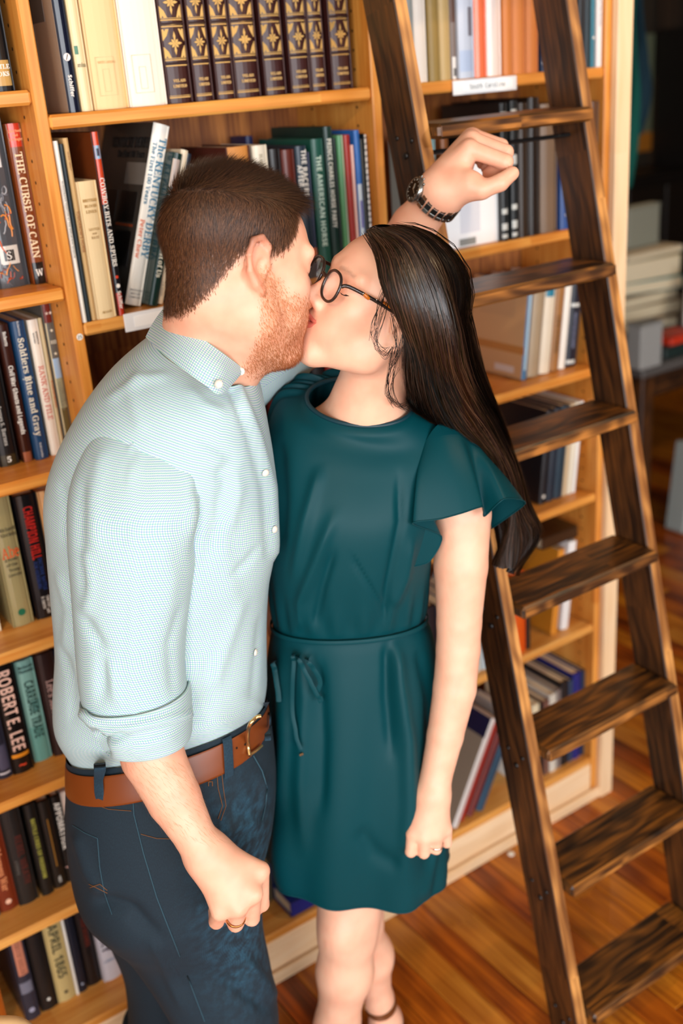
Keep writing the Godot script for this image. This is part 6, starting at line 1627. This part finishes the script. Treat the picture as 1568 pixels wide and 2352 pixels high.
	var Lg = [cap_(at(815, 1850, 1.88), at(803, 2085, 1.925), 0.075, 0.054, 0.03), cap_(at(803, 2085, 1.925), at(798, 2140, 1.935), 0.054, 0.05, 0.02), cap_(at(798, 2140, 1.935), at(792, 2230, 1.965), 0.048, 0.0475, 0.03), cap_(at(792, 2230, 1.965), at(774, 2352, 2.02), 0.0475, 0.038, 0.03), cap_(at(774, 2352, 2.02), ank, 0.038, 0.029, 0.03),
		cap_(ank, ank + Vector3(-0.11, -0.045, 0.06), 0.03, 0.02, 0.03), cap_(ank + Vector3(0, -0.04, 0), ank + Vector3(0.03, -0.045, -0.02), 0.028, 0.025, 0.02), ell(at(785, 2140, 1.90), Vector3(0.03, 0.035, 0.03), Basis(), 0.03)]
	nets(A, Lg, 0.0075, paint_skin)
	var an2 = at(868, 2292, 2.145)
	var heel = ony(897, 2338, 0.06)
	var Lb = [cap_(at(838, 1850, 1.98), at(815, 2110, 2.02), 0.065, 0.048, 0.03), cap_(at(815, 2110, 2.02), at(846, 2195, 2.08), 0.046, 0.043, 0.03), cap_(at(846, 2195, 2.08), an2, 0.044, 0.027, 0.03), cap_(an2, heel + Vector3(-0.015, 0.02, 0), 0.028, 0.03, 0.02), cap_(heel + Vector3(-0.01, -0.01, 0), heel + Vector3(-0.16, -0.035, 0.10), 0.031, 0.018, 0.03)]
	nets(A, Lb, 0.0065, paint_skin)
	# trunk and the far arm, inside the dress
	var q1 = [cap_(at(825, 1040, 1.63), at(815, 1250, 1.70), 0.085, 0.085, 0.04), cap_(at(815, 1250, 1.70), at(805, 1450, 1.755), 0.085, 0.075, 0.04), cap_(at(805, 1450, 1.755), at(820, 1700, 1.82), 0.08, 0.095, 0.04), cap_(at(820, 1700, 1.82), at(830, 1850, 1.88), 0.09, 0.075, 0.04)]
	q1 += chain([[690, 1050, 1.66, 0.036], [650, 1250, 1.75, 0.036], [660, 1450, 1.80, 0.035]])
	nets(A, q1, 0.016, paint_skin)
	put(acc_mesh(A), "body", skin_mat(), m, T)
	var lipm = mat(rgb(206, 112, 96), 0.4)
	var surf = func(y, z, dx): return surf_pt(HW, SW, P, y, z, dx)
	# eyelashes of the closed eyes
	for sgn in [-1.0, 1.0]:
		var lash = []
		for k in 7:
			var w = 0.018 + 0.0052 * k
			lash.append(surf.call(0.003 - 0.0045 * sin(k / 6.0 * PI), w * sgn, 0.0002))
		put(tube(lash, [0.0006, 0.001, 0.0013, 0.0013, 0.0014, 0.0013, 0.0006], 5, 3), "eyelashes", mat(rgb(30, 20, 16), 0.6), m, T)
	var ul = []; var ll = []
	for q in [[-0.0515, -0.029, -0.001], [-0.0545, -0.019, -0.0018], [-0.054, -0.008, -0.0018], [-0.0535, 0.0, -0.0018], [-0.054, 0.008, -0.0018], [-0.0545, 0.019, -0.0018], [-0.0515, 0.029, -0.001]]: ul.append(surf.call(q[0], q[1], q[2]))
	for q in [[-0.0525, -0.028, -0.001], [-0.061, -0.018, -0.002], [-0.065, -0.008, -0.0025], [-0.066, 0.0, -0.0025], [-0.065, 0.008, -0.0025], [-0.061, 0.018, -0.002], [-0.0525, 0.028, -0.001]]: ll.append(surf.call(q[0], q[1], q[2]))
	put(tube(ul, [0.0008, 0.003, 0.0042, 0.0042, 0.0042, 0.003, 0.0008], 10, 6), "lips", lipm, m, T)
	put(tube(ll, [0.0008, 0.0038, 0.0052, 0.0054, 0.0052, 0.0038, 0.0008], 10, 6), "lips", lipm, m, T)
	woman_hair(m, T)
	dress(m, T)
	glasses()
	sandal(m, T, an2, heel)
	var axis = (at(1001, 1950, 1.726) - at(1003, 1918, 1.714)).normalized()
	finger_ring(at(1001.5, 1942, 1.723), axis, 0.0106, rgb(230, 222, 214), "silver ring on the woman's hanging hand", 0.0018)

func woman_hair(m, T):
	var GA = [[838, 532, 1.40], [864, 585, 1.365], [880, 645, 1.36], [904, 700, 1.37], [934, 760, 1.385], [930, 850, 1.43], [950, 938, 1.535], [1045, 990, 1.63], [1108, 1090, 1.70], [1132, 1200, 1.735], [1128, 1300, 1.75]]
	var GM = [[868, 522, 1.40], [930, 565, 1.36], [972, 660, 1.355], [1000, 760, 1.375], [1020, 850, 1.425], [1050, 925, 1.51], [1085, 985, 1.58], [1135, 1050, 1.64], [1165, 1130, 1.69], [1188, 1215, 1.72], [1165, 1305, 1.745]]
	var GB = [[900, 521, 1.475], [972, 543, 1.48], [1034, 622, 1.49], [1066, 712, 1.50], [1088, 790, 1.515], [1114, 880, 1.55], [1145, 962, 1.61], [1182, 1062, 1.67], [1214, 1165, 1.715], [1232, 1242, 1.74], [1190, 1322, 1.765]]
	var n = GA.size()
	var back = [0.05, 0.12, 0.15, 0.15, 0.11, 0.075, 0.06, 0.05, 0.045, 0.04, 0.02]
	var tables = []
	for G in [GA, GM, GB]:
		var tb = PackedVector3Array()
		for i in 301:
			var f = i / 300.0 * (n - 1); var k = mini(int(f), n - 2)
			var a = []
			for d in [-1, 0, 1, 2]:
				var q = G[clampi(k + d, 0, n - 1)]
				a.append(at(q[0], q[1], q[2]))
			tb.append(cat(a[0], a[1], a[2], a[3], f - k))
		tables.append(tb)
	var pt = func(g: int, t: float) -> Vector3:
		var f = clampf(t, 0.0, 1.0) * 300.0; var k = mini(int(f), 299)
		return tables[g][k].lerp(tables[g][k + 1], f - k)
	var inv = HW.affine_inverse()
	var er = Vector3(0.092, 0.075, 0.076) * SW; var ec = Vector3(-0.018, 0.037, 0) * SW
	var push = func(p: Vector3, g: float) -> Vector3:
		var l = inv * p - ec
		var k = (l / (er + Vector3.ONE * g)).length()
		if k < 1.0 and k > 0.05: return HW * (ec + l / k)
		return p
	# solid mass: front arc through the three guides, back arc behind
	var rows = 110; var cols = 120
	var P = PackedVector3Array()
	var hn = FastNoiseLite.new(); hn.seed = 12; hn.frequency = 1.0; hn.fractal_octaves = 2
	for i in rows:
		var t = float(i) / (rows - 1)
		var a = pt.call(0, t); var b = pt.call(1, t); var c = pt.call(2, t)
		var f = t * (n - 1); var k = mini(int(f), n - 2)
		var bd = lerpf(back[k], back[k + 1], f - k)
		var ce = (a + c) * 0.5
		var fr = b - ce
		var bk_ = -HN * bd
		for j in cols:
			var th = -TAU * j / cols
			var cs = cos(th); var sn = sin(-th)
			var p: Vector3
			if sn >= 0: p = ce + (c - a) * 0.5 * cs + fr * sn
			else: p = ce + (c - a) * 0.5 * cs + bk_ * (-sn)
			var g = hn.get_noise_2d(cs * 34.0 + (0.0 if sn > 0 else 90.0), t * 2.2) * 0.0042 + hn.get_noise_2d(cs * 9.0 + 50.0, t * 3.5) * 0.006 * smoothstep(0.1, 0.3, t)
			var wave = sin(t * 26.0 + cs * 5.0) * 0.008 * smoothstep(0.72, 0.95, t)
			p += (p - ce).normalized() * (g - 0.004) + HR * wave
			P.append(push.call(p, 0.008 + g * 0.6) if sn >= 0.0 else p)
	var hm = mat(rgb(20, 14, 11), 0.34)
	# crown: the hair lying on the skull behind the hairline
	var CA = new_acc()
	nets(CA, [ell(HW * ec, er + Vector3.ONE * 0.007, HW.basis, 0.02), ell(HW * (Vector3(0.112, -0.005, -0.004) * SW), Vector3(0.086, 0.112, 0.13) * SW, HW.basis, 0.006, true)], 0.0042, func(p, n): return Color.WHITE)
	put(grid_mesh(P, rows, cols, true, null, null, true), "hair", hm, m, T)
	put(acc_mesh(CA), "hair_crown", hm, m, T)
	# single strands over it
	var st = ST()
	var r2 = RandomNumberGenerator.new(); r2.seed = 31
	for s in 2000:
		var u = r2.randf() if s > 420 else r2.randf() * 0.09
		var t0 = r2.randf_range(0.0, 0.35) if r2.randf() < 0.7 else r2.randf_range(0.3, 0.75)
		var t1 = minf(t0 + r2.randf_range(0.25, 0.65), 1.0)
		if r2.randf() < 0.25: t1 = 1.0
		var lift = r2.randf_range(0.0, 0.004) * (3.0 if r2.randf() < 0.06 else 1.0)
		var ph = r2.randf() * TAU; var wv = r2.randf_range(0.001, 0.004)
		var col = lin(18, 12, 9).lerp(lin(92, 64, 46), r2.randf() * r2.randf())
		var prev = Vector3(); var ps = Vector3(); var w = r2.randf_range(0.0003, 0.0008)
		var N = 22
		var first = true
		for k in N + 1:
			var t = lerpf(t0, t1, float(k) / N)
			var a = pt.call(0, t); var b = pt.call(1, t); var c = pt.call(2, t)
			var ce = (a + c) * 0.5
			var th = u * PI
			var nrm = (c - a) * 0.5 * cos(th) + (b - ce) * sin(th)
			var p = ce + nrm + nrm.normalized() * lift + HR * (sin(t * 14.0 + ph) * wv + sin(t * 26.0 + cos(th) * 5.0) * 0.008 * smoothstep(0.72, 0.95, t))
			p = push.call(p, 0.0095 + lift)
			var ww = w * (1.0 - 0.8 * float(k) / N)
			if not first:
				var tg = (p - prev).normalized()
				var nn = (nrm.normalized() - tg * nrm.normalized().dot(tg)).normalized()
				var sd = tg.cross(nn) * ww
				st.set_color(col)
				tri(st, prev - ps, prev + ps, p + sd, nn)
				tri(st, prev - ps, p + sd, p - sd, nn)
				ps = sd
			else: ps = Vector3.ZERO
			prev = p; first = false
	var sm = mat(Color.WHITE, 0.36, 0.0, null, {"vertex_color_use_as_albedo": true})
	put(st.commit(), "hair_strands", sm, m, T).set_meta("kind", "stuff")
	# loose curls by the ear and neck
	var W_ = [[[886, 660, 1.375], [868, 720, 1.37], [858, 770, 1.37], [868, 800, 1.372], [890, 805, 1.38]], [[892, 690, 1.372], [876, 740, 1.366], [866, 790, 1.37], [884, 818, 1.376], [902, 800, 1.38]], [[900, 720, 1.37], [905, 770, 1.366], [912, 810, 1.37], [900, 840, 1.385]], [[905, 720, 1.37], [925, 760, 1.366], [918, 810, 1.37], [895, 860, 1.4], [890, 900, 1.45], [905, 930, 1.51]], [[905, 800, 1.375], [892, 860, 1.41], [888, 905, 1.46], [915, 932, 1.52], [938, 940, 1.54]], [[890, 640, 1.375], [872, 690, 1.368], [862, 740, 1.366], [855, 775, 1.37]], [[910, 850, 1.40], [896, 900, 1.45], [920, 935, 1.52], [936, 925, 1.53]]]
	var cs2 = ST()
	for q in W_:
		for r in 7:
			var pts = []
			for e in q: pts.append(at(e[0] + r2.randf_range(-8, 8), e[1] + r2.randf_range(-8, 8), e[2] + r2.randf_range(-0.004, 0.004)))
			var tp = tube_pts(pts, 0.00028, 4, 6)
			var mm = loft_mesh(tp, true, null, true)
			cs2.append_from(mm, 0, Transform3D())
	put(cs2.commit(), "loose_curls", hm, m, T).set_meta("kind", "stuff")

func dress(m, T):
	var satin = mat(rgb(0, 60, 67), 0.5, 0.0, null, {"metallic_specular": 0.3})
	var neckf = at(815, 1000, 1.535); var neckb = at(850, 895, 1.635)
	var nl = at(706, 905, 1.60); var nr = at(946, 940, 1.565)
	var nc = (nl + nr) * 0.5
	var rings = [[nc, (nr - nl) * 0.5, (neckf - neckb) * 0.5], [nc + Vector3(0, -0.006, 0), (nr - nl) * 0.56, (neckf - neckb) * 0.56 + Vector3(0, -0.004, 0)],
		RG(640, 925, 1012, 968, 1.60, 0.085, -0.03), RG(612, 995, 1024, 1030, 1.61, 0.098, -0.02), RG(604, 1130, 1005, 1150, 1.63, 0.112, -0.005), RG(606, 1240, 992, 1250, 1.665, 0.115), RG(615, 1345, 984, 1340, 1.705, 0.112, 0.012), RG(624, 1410, 978, 1395, 1.73, 0.107, 0.018), RG(626, 1436, 976, 1418, 1.74, 0.106, 0.02), RG(620, 1466, 992, 1450, 1.75, 0.112, 0.018), RG(612, 1545, 1008, 1540, 1.775, 0.124, 0.01), RG(606, 1680, 1010, 1690, 1.81, 0.132), RG(600, 1800, 1016, 1810, 1.845, 0.135), RG(596, 1885, 1026, 1900, 1.878, 0.134), RG(604, 1945, 1030, 1965, 1.90, 0.128), RG(614, 1968, 1028, 1986, 1.908, 0.125)]
	var L = loft(rings, 240, 10, 2.15)
	# gathers under the neckline and soft folds in the skirt
	var N = grid_normals(L.P, L.rows, L.cols, true)
	for i in L.rows:
		var v = float(i) / 10.0
		var g = smoothstep(0.6, 1.5, v) * (1.0 - 0.75 * smoothstep(2.6, 4.5, v)) * (1.0 - smoothstep(4.5, 7.0, v))
		var sk = smoothstep(8.0, 12.0, v)
		var bl = exp(-pow((v - 6.6) / 0.8, 2))
		for j in L.cols:
			var th = TAU * j / L.cols
			var fr = smoothstep(-0.1, 0.5, sin(th))
			var a = sin(th * 30.0 + 1.6 * sin(th * 5.0) + 0.5 * sin(v * 2.0 + th * 3.0)) * 0.0056 * g * fr + sin(th * 13.0 + 2.0) * 0.004 * g * fr
			a += sin(th * 9.0 + 1.0 + v * 0.3) * 0.006 * sk + sin(th * 5.0 + 0.4) * 0.004 * sk + sin(th * 21.0) * 0.0025 * bl
			L.P[i * L.cols + j] += N[i * L.cols + j] * a
	var V = func(a):
		var o = []
		for i in range(0, a.size(), 2): o.append(Vector2(a[i], a[i + 1]))
		return o
	crease(L, [[V.call([905, 1462, 915, 1560, 935, 1700, 940, 1850, 925, 2060]), 16, 0.013], [V.call([890, 1465, 888, 1600, 900, 1760]), 12, -0.009], [V.call([960, 1480, 985, 1600, 990, 1720]), 12, -0.006], [V.call([690, 1470, 700, 1600, 690, 1800, 700, 2000]), 18, 0.009], [V.call([730, 1500, 740, 1700, 735, 1900]), 14, -0.007], [V.call([640, 1480, 650, 1700, 640, 1900]), 14, 0.007], [V.call([820, 1900, 860, 1960, 930, 2000]), 18, -0.006], [V.call([1000, 1930, 985, 2000, 970, 2080]), 12, 0.008], [V.call([690, 1460, 690, 1380, 730, 1280, 780, 1150]), 14, 0.009], [V.call([720, 1450, 740, 1350, 770, 1250]), 10, -0.007], [V.call([880, 1450, 890, 1350, 920, 1200, 915, 1060]), 10, -0.007], [V.call([800, 1270, 850, 1350, 890, 1415]), 5, -0.004], [V.call([740, 1060, 700, 1200, 670, 1360]), 14, 0.007], [V.call([900, 1400, 930, 1330, 950, 1220]), 12, 0.006], [V.call([640, 1000, 650, 1150, 640, 1300]), 14, -0.006]])
	var dr = put(loft_mesh(L), "dress", satin, m, T)
	var dark = mat(rgb(4, 50, 60), 0.45)
	# neck binding
	var nb = []
	for j in 49:
		var th = TAU * j / 48.0
		nb.append(rings[0][0] + rings[0][1] * cos(th) + rings[0][2] * sin(th))
	put(tube(nb, 0.0036, 8, 2), "neck_binding", dark, dr)
	# flutter sleeve
	var Q = func(a):
		var o = []
		for q in a: o.append(at(q[0], q[1], q[2]))
		return o
	var seam = Q.call([[900, 1385, 1.615], [918, 1290, 1.585], [938, 1200, 1.562], [948, 1120, 1.552], [962, 1050, 1.552], [985, 1000, 1.555], [1010, 972, 1.565], [1040, 965, 1.585], [1065, 975, 1.61], [1090, 1010, 1.645], [1105, 1060, 1.68], [1110, 1120, 1.70]])
	var hem = Q.call([[905, 1345, 1.60], [925, 1308, 1.578], [985, 1290, 1.60], [1014, 1232, 1.59], [946, 1202, 1.535], [1010, 1192, 1.528], [1062, 1178, 1.53], [1108, 1164, 1.548], [1112, 1186, 1.585], [1158, 1146, 1.565], [1206, 1156, 1.64], [1128, 1214, 1.70]])
	var n = seam.size(); var sub = 8; var cols = (n - 1) * sub + 1; var rows = 26
	var P = PackedVector3Array()
	for i in rows:
		var v = float(i) / (rows - 1)
		for j in cols:
			var k = mini(j / sub, n - 2); var t = float(j - k * sub) / sub
			var a = cat(seam[maxi(k - 1, 0)], seam[k], seam[k + 1], seam[mini(k + 2, n - 1)], t)
			var b = hem[k].lerp(hem[k + 1], t)
			b = b.lerp(cat(hem[maxi(k - 1, 0)], hem[k], hem[k + 1], hem[mini(k + 2, n - 1)], t), 0.75)
			var mid = a.lerp(b, v) + (HN * 0.3 + Vector3.UP * 0.7) * (sin(v * PI) * 0.016)
			P.append(mid)
	put(grid_mesh(P, rows, cols, false), "flutter_sleeve", satin, dr)
	var hp = []
	for j in range(0, cols, 2): hp.append(P[(rows - 1) * cols + j])
	put(tube(hp, 0.0011, 5, 2), "sleeve_hem", satin, dr)
	# tie at the waist with its bow
	var wr = loft([RG(622, 1430, 980, 1409, 1.7355, 0.1085, 0.02), RG(620, 1430, 982, 1410, 1.7355, 0.1115, 0.02), RG(620, 1438, 983, 1418, 1.738, 0.1122, 0.0205), RG(622, 1439, 982, 1419, 1.738, 0.109, 0.0205)], 96, 3, 2.15)
	put(loft_mesh(wr), "waist_tie", satin, dr)
	var ribbon = func(a, w, called):
		var P2 = PackedVector3Array(); var c = []
		for e in a.size() - 1:
			for f in 4:
				var q = [lerpf(a[e][0], a[e + 1][0], f / 4.0), lerpf(a[e][1], a[e + 1][1], f / 4.0), lerpf(a[e][2], a[e + 1][2], f / 4.0)]
				c.append(snap(L, q[0], q[1] - 1250.0 * (0.009 + q[2]), 0.009 + q[2])[0])
		c.append(snap(L, a[-1][0], a[-1][1] - 1250.0 * (0.009 + a[-1][2]), 0.009 + a[-1][2])[0])
		var nn = c.size(); var sb = 2; var rws = (nn - 1) * sb + 1
		for i in rws:
			var k = mini(i / sb, nn - 2); var t = float(i - k * sb) / sb
			var p = cat(c[maxi(k - 1, 0)], c[k], c[k + 1], c[mini(k + 2, nn - 1)], t)
			var p2 = cat(c[maxi(k - 1, 0)], c[k], c[k + 1], c[mini(k + 2, nn - 1)], minf(t + 0.05, 1.0)) if t < 0.95 else p + (p - P2[P2.size() - 2])
			var tg = (p2 - p)
			if tg.length() < 1e-6: tg = c[k + 1] - c[k]
			var sd = tg.normalized().cross(HN).normalized() * w * 0.5
			for e in [-1.0, 0.0, 1.0]: P2.append(p + sd * e + HN * (0.0012 if e == 0.0 else 0.0))
		put(grid_mesh(P2, rws, 3, false), called, satin, dr)
	ribbon.call([[668, 1466, 0.012], [648, 1494, 0.01], [644, 1550, 0.004], [650, 1622, 0.003]], 0.008, "tie_end")
	ribbon.call([[672, 1466, 0.014], [695, 1504, 0.014], [720, 1560, 0.012], [742, 1605, 0.008], [735, 1622, 0.007], [718, 1612, 0.009], [700, 1560, 0.006], [684, 1490, 0.008], [674, 1468, 0.012]], 0.007, "bow_loop")
	ribbon.call([[676, 1468, 0.012], [684, 1500, 0.006], [686, 1540, 0.004], [684, 1640, 0.003], [692, 1728, 0.003]], 0.0065, "tie_end")
	var kn = snap(L, 672, 1448, 0.016)
	var A = new_acc()
	nets(A, [ell(kn[0], Vector3(0.009, 0.007, 0.006), Basis(HR, Vector3.UP, HN), 0.01)], 0.0025, func(p, nn): return Color.WHITE)
	put(acc_mesh(A), "knot", satin, dr)
	var tip = snap(L, 692, 1730, 0.004)
	put(boxmesh(Vector3(0.007, 0.004, 0.003), 0.001), "metal_tip", mat(rgb(190, 160, 120), 0.3, 0.9), dr, Transform3D(Basis(), tip[0]))
	# thin roll along the turned hem
	var hb = []
	for j in range(0, L.cols + 1, 3): hb.append(L.P[(L.rows - 1) * L.cols + j % L.cols])
	put(tube(hb, 0.0016, 6, 2), "hem", satin, dr)

func glasses():
	var t = thing("eyeglasses", "tortoiseshell eyeglasses with rounded lenses on the woman's face", "glasses", HW * (Vector3(0.098, 0.006, 0) * SW))
	var T = Transform3D(Basis(), -t.position)
	var shell = mat(rgb(30, 16, 10), 0.15, 0.0, null, {"clearcoat_enabled": true, "clearcoat": 0.6})
	var amber = mat(rgb(190, 104, 30), 0.15)
	var L = func(f, u, w): return HW * (Vector3(f, u, w) * SW)
	var lens = mat(Color(1, 1, 1, 0.08), 0.02, 0.0, null, {"transparency": BaseMaterial3D.TRANSPARENCY_ALPHA})
	for sgn in [-1.0, 1.0]:
		var rim = []; var disk = []
		for k in 25:
			var a = TAU * k / 24.0
			var x = cos(a); var y = sin(a)
			var w = 0.0365 + 0.0265 * signf(x) * pow(absf(x), 0.85)
			var u = 0.0035 + 0.0215 * signf(y) * pow(absf(y), 0.85)
			var q = L.call(0.104 - 0.12 * (w - 0.012) * (w - 0.012) * 6.0, u, w * sgn)
			rim.append(q); disk.append(q)
		put(tube(rim, 0.0021, 8, 2), "rim", shell, t, T)
		var s = ST()
		var c = L.call(0.1025, 0.003, 0.034 * sgn)
		for k in 24:
			var nn = (disk[k] - c).cross(disk[k + 1] - c).normalized()
			if nn.dot(HW.basis.x) < 0: nn = -nn
			tri(s, c, disk[k], disk[k + 1], nn)
		put(s.commit(), "lens", lens, t, T)
		# temple arm with amber flecks
		var arm = [L.call(0.1005, 0.012, 0.0625 * sgn), L.call(0.092, 0.0165, 0.0665 * sgn), L.call(0.055, 0.015, 0.0745 * sgn), L.call(0.02, 0.011, 0.079 * sgn), L.call(-0.012, 0.007, 0.083 * sgn), L.call(-0.03, -0.004, 0.086 * sgn)]
		put(tube(arm, 0.0026, 8, 4), "temple", shell, t, T)
		for q in [[0.07, 0.06], [0.04, 0.022], [0.012, -0.002]]:
			var a0 = L.call(q[0], 0.0166, lerpf(0.0725, 0.0795, (0.07 - q[0]) / 0.06) * sgn); var a1 = L.call(q[1], 0.0135, lerpf(0.0735, 0.0815, (0.07 - q[1]) / 0.075) * sgn)
			put(tube([a0, a0.lerp(a1, 0.5), a1], [0.0024, 0.003, 0.0024], 8, 3), "amber_fleck", amber, t, T)
		for q in [0.072, 0.05]:
			put(dome(0.0011), "rivet", mat(rgb(220, 214, 200), 0.2, 0.9), t, Transform3D(Basis(HW.basis.x, HW.basis.z * sgn, HW.basis.y), L.call(q, 0.0168, lerpf(0.0752, 0.0785, (0.072 - q) / 0.04) * sgn)) .translated(-t.position))
	put(tube([L.call(0.1035, 0.008, -0.0115), L.call(0.107, 0.011, 0), L.call(0.1035, 0.008, 0.0115)], 0.0024, 8, 4), "bridge", shell, t, T)

func sandal(m, T, an2, heel):
	var leather = mat(rgb(104, 58, 28), 0.4)
	var ax = (heel + Vector3(-0.015, 0.02, 0) - an2).normalized()
	var c = an2 + ax * 0.02
	var u = ax.cross(HN).normalized(); var w = ax.cross(u)
	var P = PackedVector3Array()
	for i in 3:
		for j in 33:
			var a = TAU * j / 32.0
			P.append(c + ax * ((i - 1) * 0.011) + (u * cos(a) + w * sin(a)) * (0.0325 + (0.001 if i == 1 else 0.0)))
	var s = put(grid_mesh(P, 3, 33, false), "sandal_strap", leather, m, T)
	put(boxmesh(Vector3(0.004, 0.018, 0.003), 0.001), "strap_buckle", mat(rgb(200, 170, 110), 0.25, 0.9), s, Transform3D(Basis(), at(836, 2312, 2.10)))
	var sole = [[heel + Vector3(0.02, -0.05, -0.01), HR * 0.035, HN * 0.03], [heel + Vector3(0.02, -0.04, -0.01), HR * 0.037, HN * 0.032]]
	var A = new_acc()
	nets(A, [cap_(Vector3(heel.x, 0.012, heel.z) + Vector3(0.01, 0, 0), Vector3(heel.x - 0.17, 0.012, heel.z + 0.10), 0.012, 0.012, 0.01), cap_(Vector3(heel.x + 0.012, 0.01, heel.z), Vector3(heel.x + 0.005, 0.05, heel.z), 0.018, 0.022, 0.01), cap_(Vector3(heel.x + 0.02, 0.05, heel.z - 0.01), an2 + Vector3(0.03, 0.01, -0.02), 0.008, 0.008, 0.01)], 0.006, func(p, n): return Color(0.05, 0.02, 0.008))
	put(acc_mesh(A), "sandal_sole", mat(Color.WHITE, 0.5, 0.0, null, {"vertex_color_use_as_albedo": true}), m, T)
	var a1 = Vector3(0.69, 0.0, 0.33)
	var A2 = new_acc()
	nets(A2, [cap_(a1 + Vector3(0.03, 0.012, -0.02), a1 + Vector3(-0.13, 0.012, 0.07), 0.012, 0.012, 0.01)], 0.006, func(p, n): return Color(0.05, 0.02, 0.008))
	put(acc_mesh(A2), "sandal_sole", mat(Color.WHITE, 0.5, 0.0, null, {"vertex_color_use_as_albedo": true}), m, T)
